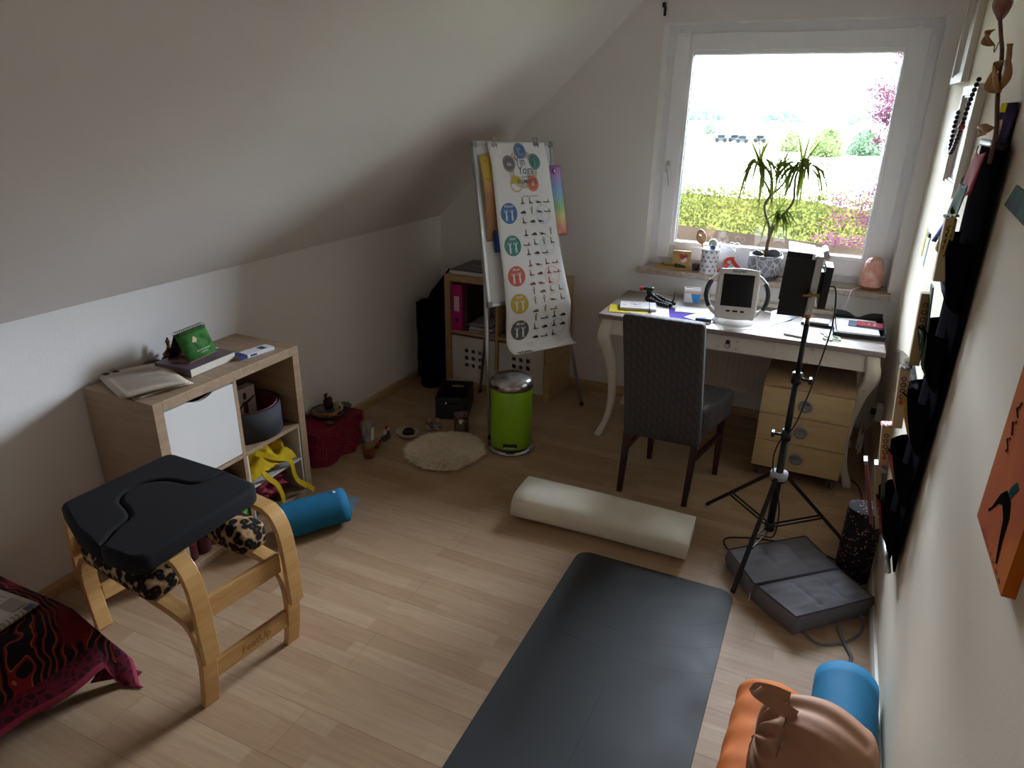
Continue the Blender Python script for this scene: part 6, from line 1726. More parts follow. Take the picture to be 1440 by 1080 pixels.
vs = [(x, -0.003, z) for x, z in ho]+[(x, -0.003, z) for x, z in hi_]+[(x, 0.003, z) for x, z in ho]+[(x, 0.003, z) for x, z in hi_]
fs = []
for k in range(30):
    k2 = (k+1) % 30
    fs += [(k, k2, 30+k2, 30+k), (60+k, 90+k, 90+k2, 60+k2), (k, 60+k, 60+k2, k2), (30+k, 30+k2, 90+k2, 90+k)]
mb.add(vs, fs); mb.build('spoon_body', SPW, t)
t = thing('peg_doll', 'pale green round-headed stick in the patterned pot beside the spoon', 'figure', (1.925, 0.0, SZ+0.02))
mb = MB(); mb.ell((0, 0, 0.165), (0.027, 0.024, 0.027)); mb.build('head', pm('pale_mint', '#b9c9bd', 0.5, var=0.08, vscale=30), t)
mb = MB(); mb.tube([(0, 0, 0.0), (0, 0, 0.14)], 0.006, 8); mb.ell((0.004, -0.016, 0.142), (0.016, 0.010, 0.013)); mb.build('collar', pm('navy_cloth', '#2c3566', 0.7), t)
t = thing('metal_pen', 'slim grey metal stick standing at the right rim of the patterned pot', 'stick', (1.958, 0.030, SZ+0.02))
mb = MB(); mb.tube([(0, 0, 0.0), (0.004, 0, 0.10), (0.004, 0, 0.16), (0.006, -0.002, 0.172)], [0.003, 0.003, 0.005, 0.004], 8); mb.build('shaft', M['alu'], t)
# wire heart with red ribbon
t = thing('wire_heart', 'heart bent from silver wire with a red ribbon standing on the sill', 'ornament', (2.035, 0.060, SZ), R(0))
mb = MB(); hp = [(x*1.9+0.01, 0, y*1.7+0.170) for x, y in [(0.016*math.sin(a)**3, (13*math.cos(a)-5*math.cos(2*a)-2*math.cos(3*a)-math.cos(4*a))/16*0.016) for a in [PI+2*PI*k/30 for k in range(31)]]]
mb.tube(hp, 0.0022, 8)
mb.tube(spline([(0.01, 0, 0.146), (0.022, 0, 0.132), (0.012, 0.0, 0.115), (0.02, 0, 0.09), (0.0, 0, 0.06), (0.002, 0, 0.002)], 5), 0.0022, 8); mb.lathe([(0, 0), (0.03, 0), (0.03, 0.004), (0, 0.004)], seg=20)
mb.build('wire', M['alu'], t)
mb = MB()
mb.tube(spline([(0.02, -0.004, 0.095), (-0.018, -0.010, 0.088), (-0.032, -0.008, 0.070), (-0.022, -0.006, 0.074)], 5), 1, flat=(0.022, 0.001), up=(0, 1, 0.2)); mb.tube(spline([(0.005, -0.004, 0.092), (0.022, -0.010, 0.070), (0.045, -0.010, 0.045), (0.055, -0.006, 0.035)], 5), 1, flat=(0.024, 0.001), up=(0, 1, 0.2)); mb.tube(spline([(-0.01, -0.004, 0.06), (-0.035, -0.012, 0.03), (-0.055, -0.012, 0.02), (-0.07, -0.02, 0.0015)], 5), 1, flat=(0.022, 0.001), up=(0, 1, 0.3))
mb.build('ribbon', pm('red_ribbon', '#d2361c', 0.45), t)

# dracaena in its grey pot
PC = Vector((2.238, 0.045, SZ))
t = thing('potted_dracaena', 'dragon tree with twisted stems in a grey leaf-patterned pot on the sill', 'plant', tuple(PC))
n = NT('leafy_grey_ceramic', 0.35)
v1 = n.n('ShaderNodeTexVoronoi', feature='DISTANCE_TO_EDGE'); v1.inputs['Scale'].default_value = 34; n.l(n.co(scale=(1, 1, 0.75)), v1.inputs['Vector'])
n.color(n.ramp(v1.outputs['Distance'], [(0.02, lin('#c4c4cc')), (0.10, lin('#8d8c96')), (0.2, lin('#6a6872')), (0.4, lin('#8a8892'))]))
mb = MB(); mb.lathe([(0.0, 0.006), (0.058, 0.006), (0.075, 0.014), (0.096, 0.045), (0.103, 0.085), (0.099, 0.125), (0.094, 0.142), (0.088, 0.142), (0.09, 0.12), (0.0, 0.12)], seg=48); pt_ = mb.build('pot', n.m, t)
mb = MB(); mb.lathe([(0.0, 0.0), (0.080, 0.0), (0.092, 0.012), (0.090, 0.013), (0.076, 0.005), (0.0, 0.005)], seg=40); mb.build('saucer', pm('grey_saucer', '#6d6a70', 0.4), t)
mb = MB(); mb.lathe([(0.0, 0.128), (0.090, 0.123)], seg=24); mb.build('soil', pm('soil', '#3a2c22', 0.95, bump=0.8, bscale=120), t)
for i, (x, y, rx, ry_, rz_) in enumerate(((-0.050, -0.02, 0.032, 0.022, 0.020), (0.040, -0.015, 0.040, 0.026, 0.026), (0.065, 0.02, 0.024, 0.02, 0.018))):
    mb = MB(); mb.ell((0, 0, 0), (rx, ry_, rz_), jit=0.35, seed=i); mb.build('pebble', pm('slate_pebble', '#5c5e66', 0.6, var=0.15), loc=(PC.x+x, PC.y+y, PC.z+0.128+rz_*0.9), label=('smooth slate pebble at the left of the plant pot', 'large slate pebble right of the plant stem', 'slate pebble at the right rim of the plant pot')[i], cat='pebble', group='pebbles in the plant pot')
BK = pm('plant_bark', '#7a5a3e', 0.8, var=0.35, vscale=70, bump=0.5, bscale=150)
GST = pm('grey_green_stem', '#6d6a52', 0.7, var=0.25, vscale=60)
# pixel-measured positions re-expressed as metres left/right of and above the pot centre
stems = [([(0.0, 0, 0.12), (-0.004, 0, 0.20), (0.0, 0.005, 0.235)], [0.014, 0.011, 0.010], BK),
         ([(0.0, 0.0, 0.235), (-0.008, 0.004, 0.30), (-0.045, 0.0, 0.385), (-0.050, -0.01, 0.44), (-0.030, -0.01, 0.49), (-0.055, 0.0, 0.535), (-0.100, 0.0, 0.60), (-0.112, 0.0, 0.665)], [0.010, 0.008, 0.007, 0.007, 0.007, 0.006, 0.006, 0.007], GST),
         ([(-0.046, -0.004, 0.43), (-0.030, 0.01, 0.475), (0.015, 0.02, 0.53), (0.040, 0.02, 0.58), (0.022, 0.02, 0.64), (0.018, 0.01, 0.685)], [0.006, 0.006, 0.006, 0.006, 0.005, 0.005], GST),
         ([(0.0, 0.005, 0.235), (0.020, 0.0, 0.31), (0.060, -0.01, 0.385), (0.100, -0.01, 0.455), (0.095, 0.0, 0.54), (0.092, 0.0, 0.60), (0.115, 0.0, 0.665)], [0.009, 0.008, 0.007, 0.007, 0.007, 0.006, 0.007], GST),
         ([(0.0, 0.004, 0.27), (0.010, 0.01, 0.33), (0.030, 0.01, 0.39)], [0.005, 0.004, 0.004], GST)]
for pts, rr, m_ in stems:
    sp = spline(pts, 5); k_ = len(sp)
    rads = [rr[min(int(i*(len(rr)-1)/(k_-1)), len(rr)-2)]+(rr[min(int(i*(len(rr)-1)/(k_-1))+1, len(rr)-1)]-rr[min(int(i*(len(rr)-1)/(k_-1)), len(rr)-2)])*((i*(len(rr)-1)/(k_-1)) % 1) for i in range(k_)]
    mb = MB(); mb.tube(sp, rads, 9); mb.build('stem', m_, t)
LF = leaf_mat('dracaena_leaves', '#3e4a1c', '#5a6626', '#66662e', 9)
def leaf(mb, base, az, L, lift, droop, w_=0.0085):
    """strap leaf: starts with slope 'lift', bends down by 'droop'"""
    n_ = 11; p = Vector(base); a = lift
    d0 = Vector((math.cos(az), math.sin(az), 0)); sd_ = Vector((-math.sin(az), math.cos(az), 0))
    P = [p.copy()]
    for i in range(n_):
        a = max(-1.42, a-droop/n_*(1.5 if i < 6 else 0.4))
        p = p+(d0*math.cos(a)+Vector((0, 0, 1))*math.sin(a))*(L/n_)
        if p.y+PC.y > 0.115: p.y = 0.115-PC.y
        P.append(p.copy())
    vs = []
    for i, q in enumerate(P):
        ww = w_*min(1, 0.5+i/n_*2)*(1-(i/n_)**2.2)
        vs += [q-sd_*ww, q+Vector((0, 0, -0.0022 if i < n_ else 0)), q+sd_*ww]
    fs = []
    for i in range(n_): fs += [(i*3, i*3+1, i*3+4, i*3+3), (i*3+1, i*3+2, i*3+5, i*3+4)]
    mb.add(vs, fs, 0, True)
rnd = random.Random(77)
heads = [((-0.112, 0, 0.665), 44, (0.20, 0.33)), ((0.115, 0, 0.665), 56, (0.22, 0.36)), ((0.018, 0.01, 0.685), 14, (0.08, 0.15)), ((0.030, 0.01, 0.39), 18, (0.12, 0.22))]
for base, cnt, (l0, l1) in heads:
    mb = MB()
    for i in range(cnt):
        az = rnd.uniform(0, 2*PI)
        if math.sin(az) > 0.25 and rnd.random() < 0.8: az = -az
        b = Vector(base)+Vector((0, 0, rnd.uniform(-0.03, 0.012)))
        r_ = rnd.random()
        if b.y+PC.y+math.sin(az)*0.12 > 0.12: az = -az
        if r_ < 0.62: leaf(mb, b, az, rnd.uniform(l0, l1)*1.15, rnd.uniform(0.1, 1.0), rnd.uniform(1.7, 2.6))
        elif r_ < 0.85: leaf(mb, b, az, rnd.uniform(l0, l1), rnd.uniform(0.3, 0.8), rnd.uniform(0.8, 1.6))
        else: leaf(mb, b, az, rnd.uniform(l0*0.8, l1*0.7), rnd.uniform(1.0, 1.4), rnd.uniform(0.1, 0.5))
    if base[0] == -0.112:
        leaf(mb, base, R(178), 0.30, 0.35, 0.75, 0.006); leaf(mb, base, R(185), 0.25, -0.05, 0.5, 0.006); leaf(mb, base, R(150), 0.20, 1.35, 0.05); leaf(mb, base, R(30), 0.21, 1.42, 0.05)
    if base[0] == 0.115:
        leaf(mb, base, R(8), 0.31, 1.25, 0.0, 0.010); leaf(mb, base, R(-5), 0.15, 0.95, 0.1, 0.009); leaf(mb, base, R(-10), 0.30, 0.5, 2.1, 0.007); leaf(mb, base, R(5), 0.22, 0.4, 1.9, 0.007)
    mb.build('leaf_crown', LF, t)
# frosted glass behind the light and the salt lamp
mb = MB(); mb.lathe([(0.0, 0), (0.030, 0), (0.040, 0.11), (0.0375, 0.11), (0.028, 0.006), (0.0, 0.006)], seg=28)
mb.build('drinking_glass', clear_mat('clear_glass', (0.86, 0.88, 0.88, 1), 0.14), loc=(2.530, 0.03, SZ), label='drinking glass on the sill half hidden behind the studio light', cat='glass')
t = thing('salt_lamp', 'rough pink salt crystal lamp on a small wooden base at the right of the sill', 'lamp', (2.825, 0.055, SZ))
mb = MB(); mb.lathe([(0.0, 0), (0.052, 0), (0.056, 0.005), (0.054, 0.016), (0.0, 0.017)], seg=32); mb.build('base', wood('lamp_base_wood', '#a87848', '#936338'), t)
n = NT('salt_crystal', 0.35, 0, 0.5)
f = n.noise(22, 5, dist=0.6); n.color(n.ramp(f, [(0.3, lin('#d9866e')), (0.5, lin('#e6a796')), (0.7, lin('#efc9c0'))])); n.bump(n.noise(45, 4), 0.8, 0.006)
n.b.inputs['Subsurface Weight'].default_value = 0.0
mb = MB()
vs, fs = [], []
for i in range(15):
    tt = i/14; z = 0.018+0.165*tt
    rr = 0.057*(1-0.55*tt**3.2)*(1.0 if i < 14 else 0.5)
    for k in range(20):
        a = 2*PI*k/20; q = rr*(1+0.16*noise.noise(Vector((math.cos(a)*1.6, math.sin(a)*1.6, tt*2.4)))+0.05*noise.noise(Vector((math.cos(a)*5, math.sin(a)*5, tt*7))))
        vs.append((q*math.cos(a)*1.08, q*math.sin(a), z))
for i in range(14):
    for k in range(20): fs.append((i*20+k, i*20+(k+1) % 20, (i+1)*20+(k+1) % 20, (i+1)*20+k))
fs += [tuple(range(20))[::-1], tuple(280+k for k in range(20))]
mb.add(vs, fs, 0, False); mb.build('crystal', n.m, t)
mb = MB()
mb.tube(spline([(-0.050, -0.02, 0.006), (-0.085, -0.095, 0.006), (-0.098, -0.124, -0.01), (-0.105, -0.145, -0.055), (-0.115, -0.155, -0.085)], 6), 0.0028, 8)
mb.build('cord', M['white'], t)
mb = MB(); mb.ell((-0.120, -0.158, -0.100), (0.011, 0.008, 0.024), e=0.8); mb.build('cord_switch', M['white'], t)

# ================================================================== YOGA MAT
MX0, MX1, MY1, MY0 = 1.792, 2.466, -1.868, -3.72
t = thing('yoga_mat', 'dark grey yoga mat with alignment lines lying flat on the floor', 'yoga mat', ((MX0+MX1)/2, (MY0+MY1)/2, 0))
yo = Vector(t.location)
hx, hy = (MX1-MX0)/2, (MY1-MY0)/2
n = NT('rubber_mat', 0.62, 0, 0.35)
f = n.noise(3.0, 6, rough=0.6); n.color(n.ramp(f, [(0.3, lin('#27282a')), (0.7, lin('#313234'))])); n.l(n.ramp(f, [(0.3, (0.5,)*3+(1,)), (0.7, (0.7,)*3+(1,))]), n.b.inputs['Roughness'])
n.bump(n.noise(350, 2), 0.15, 0.001)
vs, fs = rounded(octo(hx, hy, 0.060, 8), 0.0045, 0.001); mb = MB(); mb.add(vs, fs[:-2], 0, True); mb.add(vs, fs[-2:], 0, False); base_ = mb.build('mat_body', n.m, t)
LINE = pm('engraved_line', '#0a0a0c', 0.6)
def strip_line(pts, w_=0.0048, z=0.0049):
    sp = spline([(x, y, 0) for x, y in pts], 10); mb = MB(); vs = []
    for i, p in enumerate(sp):
        d = (sp[min(i+1, len(sp)-1)]-sp[max(i-1, 0)]).normalized(); nn = Vector((-d.y, d.x, 0))*w_/2
        vs += [p-nn+Vector((0, 0, z)), p+nn+Vector((0, 0, z))]
    mb.add(vs, [(2*i, 2*i+2, 2*i+3, 2*i+1) for i in range(len(sp)-1)]); return mb
for pts in ([(1.797, -2.049), (1.870, -2.115), (1.946, -2.152), (2.09, -2.171)], [(1.797, -2.204), (1.865, -2.25), (1.928, -2.276), (2.092, -2.293)], [(1.797, -2.356), (1.865, -2.383), (1.937, -2.397), (2.10, -2.411)],
            [(2.165, -2.175), (2.25, -2.168), (2.33, -2.148), (2.400, -2.11), (2.463, -2.049)], [(2.169, -2.298), (2.25, -2.294), (2.325, -2.280), (2.400, -2.25), (2.463, -2.206)], [(2.166, -2.413), (2.25, -2.412), (2.331, -2.401), (2.40, -2.382), (2.463, -2.355)],
            [(2.133, -2.566), (2.130, -3.05)]):
    strip_line(pts).build('alignment_line', LINE, base_, org=yo)
mb = MB(); ex, ey = 2.131, -1.998
def emb(r0, r1, m=64):
    vs = []
    for k in range(m+1):
        a = 2*PI*k/m; q = 1+0.16*math.cos(4*a)+0.04*math.cos(8*a)
        for r_ in (r0, r1): vs.append((ex+r_*q*math.cos(a)*1.05-yo.x, ey+r_*q*math.sin(a)-yo.y, 0.0049))
    mb.add(vs, [(2*k, 2*k+1, 2*k+3, 2*k+2) for k in range(m)])
emb(0.0355, 0.039); emb(0.0295, 0.0315); emb(0.017, 0.0195); emb(0.010, 0.0125)
for k in range(8):
    a = 2*PI*k/8+PI/8; mb.flat([(ex+0.022*math.cos(a)-0.0-yo.x, ey+0.022*math.sin(a)-yo.y), (ex+0.027*math.cos(a+0.2)-yo.x, ey+0.027*math.sin(a+0.2)-yo.y), (ex+0.028*math.cos(a-0.2)-yo.x, ey+0.028*math.sin(a-0.2)-yo.y)], lambda x, y: (x, y, 0.0049))
mb.build('emblem', LINE, base_)

# ================================================================== ROLLED FELT MAT
t = thing('rolled_felt_mat', 'loosely rolled cream felt mat lying on the floor behind the yoga mat', 'mat', (1.815, -1.64, 0), R(1.0))
n = NT('cream_felt', 0.9, 0, 0.2); n.color(n.ramp(n.noise(5, 4), [(0.3, lin('#e2dccb')), (0.7, lin('#d4cebd'))])); n.bump(n.noise(260, 3), 0.35, 0.002)
FEL = n.m
mb = MB()
# flattened spiral section in (y, z): outer layer first, overlapping towards the inside
def spir(s):
    turns = 3.3; a = -0.5*PI-0.15+s*turns*2*PI
    k = 1-0.80*s**0.9
    ry, rz__ = 0.150*k, 0.066*k
    ca, sa = math.cos(a), math.sin(a)
    y = -ry*ca*abs(ca)**-0.15 if abs(ca) > 1e-6 else 0
    return Vector((0, -ry*math.copysign(abs(ca)**0.62, ca), 0.0685+rz__*math.copysign(abs(sa)**0.62, sa)))
NS = 150
SP = [spir(i/NS) for i in range(NS+1)]
def felt(u, v):
    p = SP[int(round(u*NS))]
    xl, xr = -0.412, 0.412
    k = u
    xr2 = xr+0.008*math.sin(k*19)+0.012*math.sin(k*7); xl2 = xl+0.006*math.sin(k*15)
    x = xl2+(xr2-xl2)*v
    z = p.z
    if z > 0.07: z -= 0.022*max(0, (v-0.15))*(z-0.07)/0.07
    return (x, p.y+0.006*math.sin(v*3), max(0.003, z))
mb.grid(felt, NS, 10, thick=0.0055)
mb.build('felt_sheet', FEL, t)

# ================================================================== STUDIO LIGHT ON ITS STAND
SX, SY = 2.547, -1.520
st = thing('light_stand', 'black studio light tripod standing on the floor over the grey folded cushion', 'light stand', (SX, SY, 0))
sto = Vector(st.location)
mb = MB(); mb.tube([(SX, SY, 0.130), (SX, SY, 0.60)], 0.0155, 16); mb.build('column', M['black'], st, org=sto)
mb = MB(); mb.tube([(SX, SY, 0.60), (SX, SY, 0.85)], 0.0125, 16); mb.build('column', M['black'], st, org=sto)
mb = MB(); mb.tube([(SX, SY, 0.85), (SX, SY, 1.075)], 0.0105, 16); mb.build('column', M['black'], st, org=sto)
for z, dr_ in ((0.590, -1), (0.845, 1)):
    mb = MB(); mb.tube([(SX, SY, z-0.022), (SX, SY, z+0.022)], 0.0205, 16); mb.tube([(SX, SY, z), (SX+dr_*0.045, SY-0.01, z)], 0.006, 8)
    mb.box(SX+dr_*0.052-0.007, SX+dr_*0.052+0.007, SY-0.026, SY+0.008, z-0.012, z+0.012, bev=0.005); mb.build('clamp', M['black'], st, org=sto)
mb = MB(); mb.tube([(SX, SY, 0.385), (SX, SY, 0.415)], 0.036, 12); hub = mb.build('hub', pm('hub_plastic', '#a9adb4', 0.4), st, org=sto)
mb = MB(); mb.tube([(SX, SY, 0.372), (SX, SY, 0.3845)], 0.030, 12); mb.build('hub_ring', M['black'], hub, org=sto)
feet = [Vector((2.458, -1.868, 0.010)), Vector((2.243, -1.228, 0.010)), Vector((2.862, -1.270, 0.010))]
low = Vector((SX, SY, 0.145))
for f_ in feet:
    d = Vector((f_.x-SX, f_.y-SY, 0)).normalized()
    top_ = Vector((SX, SY, 0.395))+d*0.034
    mb = MB(); mb.tube([top_, f_], 1, flat=(0.017, 0.014), up=(0, 0, 1)); lg = mb.build('leg', M['black'], st, org=sto)
    mb = MB(); dd = (f_-top_).normalized(); mb.tube([f_-dd*0.02, f_+dd*0.006], 0.010, 8); mb.build('rubber_foot', M['black'], lg, org=sto)
    sd_ = Vector((-d.y, d.x, 0))*0.011
    m2 = top_.lerp(f_, 0.62)
    for s_ in (-1, 1):
        mb = MB(); mb.tube([low+d*0.02+sd_*s_, m2+sd_*s_], 1, flat=(0.003, 0.009), up=(0, 0, 1)); mb.build('brace', M['black'], st, org=sto)
mb = MB(); mb.tube([(SX, SY, 0.125), (SX, SY, 0.165)], 0.021, 12); mb.build('lower_collar', M['black'], st, org=sto)
BRZ = pm('bronze_knob', '#b08a58', 0.3, 0.8)
mb = MB(); mb.tube([(SX, SY, 1.075), (SX, SY, 1.125)], 0.008, 10); mb.ell((SX, SY, 1.105), (0.013, 0.013, 0.013)); mb.tube([(SX-0.02, SY-0.02, 1.105), (SX+0.02, SY+0.02, 1.10)], 0.005, 8)
mb.build('spigot', BRZ, st, org=sto)
# LED panel, facing the desk side
pn = thing('led_panel', 'black panel light with open barn doors mounted on top of the light stand', 'studio light', (SX+0.03, SY, 1.13))
pno = Vector(pn.location)
Mp = Matrix.Translation((SX-0.005, SY+0.01, 1.235)) @ Matrix.Rotation(R(2), 4, 'Y') @ Matrix.Rotation(R(4), 4, 'Z')
def pbox(x0, x1, y0, y1, z0, z1, mi=0, mb=None, bev=0.003, rot=None, piv=None):
    mb.box(x0, x1, y0, y1, z0, z1, mi, bev=bev, rot=rot, piv=piv)
mb = MB(Mp); pbox(-0.012, 0.014, -0.095, 0.095, -0.105, 0.118, mb=mb); hs_ = mb.build('housing', M['alu'], pn, org=pno)
mb = MB(Mp); pbox(-0.016, -0.0125, -0.088, 0.088, -0.098, 0.112, mb=mb, bev=0.001); mb.build('diffuser', pm('diffuser', '#d8d6d0', 0.5), pn, org=pno)
mb = MB(Mp); pbox(0.030, 0.058, -0.055, 0.055, -0.085, 0.075, mb=mb); pbox(0.014, 0.030, -0.03, 0.03, -0.05, 0.05, mb=mb); mb.build('battery_box', M['black'], pn, org=pno)
mb = MB(Mp); mb.tube([(0.022, -0.096, 0.118), (0.022, 0.096, 0.118)], 0.011, 14); mb.build('top_bar', M['white'], pn, org=pno)
DOOR = pm('barn_door_black', '#101013', 0.5); DIN = pm('barn_door_silver', '#b4b6ba', 0.6, spec=0.3)
def door_(hinge, size, rot, nm):
    """two-sided flap: black outside, silver inside"""
    pass
ya = -0.100
mb = MB(Mp); mb.box(-0.112, -0.014, ya-0.002, ya, -0.112, 0.104, 0, bev=0, rot=rz(R(10)), piv=(-0.014, ya, 0)); mb.build('barn_door', DOOR, pn, org=pno)
mb = MB(Mp); mb.box(-0.112, -0.014, -ya, -ya+0.002, -0.112, 0.104, 0, bev=0, rot=rz(R(-14)), piv=(-0.014, -ya, 0)); mb.build('barn_door', DOOR, pn, org=pno)
mb = MB(Mp); mb.add([(-0.014, -0.095, 0.122), (-0.014, 0.095, 0.122), (-0.112, 0.112, 0.126), (-0.112, -0.112, 0.126), (-0.014, -0.095, 0.124), (-0.014, 0.095, 0.124), (-0.112, 0.112, 0.128), (-0.112, -0.112, 0.128)], [(0,3,2,1),(4,5,6,7),(0,1,5,4),(1,2,6,5),(2,3,7,6),(3,0,4,7)]); mb.build('barn_door', DIN, pn, org=pno)
mb = MB(Mp); mb.add([(-0.014, -0.095, -0.108), (-0.014, 0.095, -0.108), (-0.125, 0.115, -0.165), (-0.125, -0.115, -0.165), (-0.014, -0.095, -0.110), (-0.014, 0.095, -0.110), (-0.125, 0.115, -0.167), (-0.125, -0.115, -0.167)], [(0,1,2,3),(4,7,6,5),(0,4,5,1),(1,5,6,2),(2,6,7,3),(3,7,4,0)]); mb.build('barn_door', DIN, pn, org=pno)
mb = MB(); mb.tube([(SX+0.002, SY-0.004, 1.125), (SX-0.004, SY-0.100, 1.155), (SX-0.006, SY-0.105, 1.215)], 1, flat=(0.022, 0.004), up=(1, 0, 0)); mb.tube([(SX+0.002, SY+0.004, 1.125), (SX-0.004, SY+0.112, 1.155), (SX-0.006, SY+0.115, 1.215)], 1, flat=(0.022, 0.004), up=(1, 0, 0))
mb.build('bracket', M['alu'], pn, org=pno)
mb = MB(); mb.tube([(SX-0.006, SY-0.108, 1.215), (SX-0.006, SY-0.128, 1.215)], 0.010, 10); mb.tube([(SX-0.030, SY-0.128, 1.212), (SX+0.026, SY-0.128, 1.220)], 0.0055, 8); mb.build('tilt_knob', BRZ, pn, org=pno)
mb = MB(); mb.tube(spline([(SX+0.050, SY-0.02, 1.235), (SX+0.078, SY-0.04, 1.225), (SX+0.09, SY-0.03, 1.10), (SX+0.075, SY-0.03, 0.95), (SX+0.055, SY-0.025, 0.80), (SX+0.022, SY-0.02, 0.64), (SX-0.024, SY-0.010, 0.55), (SX-0.030, SY-0.01, 0.44), (SX+0.02, SY-0.03, 0.28), (SX+0.03, SY-0.02, 0.18), (SX+0.02, SY+0.07, 0.05), (SX-0.03, SY+0.13, 0.006)], 6), 0.0032, 8)
mb.build('light_cable', M['black'], org=(SX+0.05, SY, 0.006), label='black power cable hanging down from the panel light along the stand', cat='cable')
mb = MB(); mb.tube(spline([(2.455, -1.62, 0.0045), (2.385, -1.56, 0.0045), (2.37, -1.49, 0.0045), (2.43, -1.45, 0.0045), (2.52, -1.42, 0.0045), (2.66, -1.40, 0.0045), (2.78, -1.42, 0.0045), (2.84, -1.44, 0.0045)], 6), 0.0038, 8)
mb.build('floor_cable', M['black'], org=(2.5, -1.45, 0), label='black cable looping over the floor behind the grey cushion', cat='cable')

# ================================================================== FOLDED GREY FLOOR CUSHION
t = thing('folding_cushion', 'flat grey two-part folding floor cushion under the light stand', 'cushion', (2.70, -1.74, 0))
CG = NT('grey_cotton', 0.8, 0, 0.3); CG.color(CG.ramp(CG.noise(4, 3), [(0.3, lin('#79777e')), (0.7, lin('#6b6970'))])); CG.bump(CG.noise(500, 2), 0.25, 0.001); CG = CG.m
def pad(c0, c1, c2, c3, h, name, seams=2):
    """quadrilateral pad with a piped edge and shallow quilting lines: corners counter-clockwise"""
    mb = MB(); c = [Vector((x, y, 0)) for x, y in (c0, c1, c2, c3)]
    def P(u, v): return c[0]*(1-u)*(1-v)+c[1]*u*(1-v)+c[2]*u*v+c[3]*(1-u)*v
    def topf(u, v):
        e = min(u, 1-u)*5; f_ = min(v, 1-v)*5
        z = h*(0.93+0.10*min(1, e)*min(1, f_))
        for s_ in (0.36, 0.68):
            if 0.12 < u < 0.88: z -= 0.006*math.exp(-((v-s_)/0.018)**2)
        z += 0.005*noise.noise(Vector((u*6, v*5, c0[0]*3)))*min(1, e)
        return tuple(P(u, v)+Vector((0, 0, z)))
    mb.grid(topf, 40, 40)
    def side(u, v):
        q = u*4; k = int(q) % 4; s_ = q-int(q)
        uv = ((s_, 0), (1, s_), (1-s_, 1), (0, 1-s_))[k]
        p = P(*uv); ctr = P(.5, .5); o_ = (p-ctr).normalized()*0.010*math.sin(PI*min(1, v))
        z = 0.002+(topf(*uv)[2]-0.002)*v
        return tuple(p+o_+Vector((0, 0, z)))
    mb.grid(side, 80, 6)
    o = mb.build(name, CG, t, org=t.location)
    bm = bmesh.new(); bm.from_mesh(o.data); bmesh.ops.remove_doubles(bm, verts=bm.verts, dist=0.0015); bm.to_mesh(o.data); bm.free()
    mb = MB(); pts = [P(*uv) for uv in ((0, 0), (1, 0), (1, 1), (0, 1), (0, 0))]
    mb.tube([p+Vector((0, 0, h*0.94)) for p in pts], 0.0035, 6); mb.build('piping', pm('grey_piping', '#45454d', 0.8), o, org=t.location)
pad((2.405, -1.690), (2.535, -1.885), (2.838, -1.618), (2.700, -1.432), 0.088, 'cushion_half')
pad((2.545, -1.892), (2.700, -2.020), (2.968, -1.765), (2.842, -1.625), 0.090, 'cushion_half')
mb = MB(); mb.box(2.5245, 2.5265, -1.925, -1.905, 0.025, 0.050); mb.build('fabric_tag', M['paper'], t, org=t.location)
mb = MB(); mb.tube(spline([(2.745, -1.985, 0.02), (2.75, -2.00, 0.004), (2.80, -2.03, 0.004), (2.88, -1.98, 0.004), (2.93, -1.91, 0.004), (2.945, -1.85, 0.004), (2.93, -1.82, 0.03)], 6), 1, flat=(0.010, 0.0015), up=(0, 0, 1)); mb.build('tie_band', CG, t, org=t.location)
mb = MB(); mb.tube(spline([(2.86, -1.90, 0.03), (2.865, -1.93, 0.005), (2.880, -1.985, 0.006), (2.898, -2.03, 0.006), (2.905, -2.06, 0.005), (2.892, -2.105, 0.004)], 6), 1, flat=(0.014, 0.0015), up=(0.4, 0, 1)); mb.build('tie_band', CG, t, org=t.location)

# ================================================================== BLACK FOAM ROLLER
n = NT('speckled_foam', 0.85, 0, 0.3)
v1 = n.n('ShaderNodeTexVoronoi'); v1.inputs['Scale'].default_value = 95; n.l(n.co(), v1.inputs['Vector'])
m1 = n.n('ShaderNodeMath', operation='LESS_THAN'); n.l(v1.outputs['Distance'], m1.inputs[0]); m1.inputs[1].default_value = 0.34
sp_ = n.n('ShaderNodeSeparateColor'); n.l(v1.outputs['Color'], sp_.inputs[0])
m2 = n.n('ShaderNodeMath', operation='GREATER_THAN'); n.l(sp_.outputs[0], m2.inputs[0]); m2.inputs[1].default_value = 0.66
m3 = n.n('ShaderNodeMath', operation='MULTIPLY'); n.l(m1.outputs[0], m3.inputs[0]); n.l(m2.outputs[0], m3.inputs[1])
n.color(n.mix(m3.outputs[0], lin('#1a191c'), lin('#b8776a'))); n.bump(n.noise(120, 3), 0.4, 0.002)
mb = MB()
mb.lathe([(0.0, 0.0), (0.062, 0.0), (0.068, 0.004)]+[(0.0695-0.0022*(i % 2), 0.008+i*0.0105) for i in range(31)]+[(0.068, 0.337), (0.062, 0.340), (0.0, 0.340)], (0, 0, 0), seg=40)
mb.build('foam_roller', n.m, loc=(2.898, -1.528, 0.0005), label='black foam roller with orange speckles standing upright by the right wall', cat='foam roller')

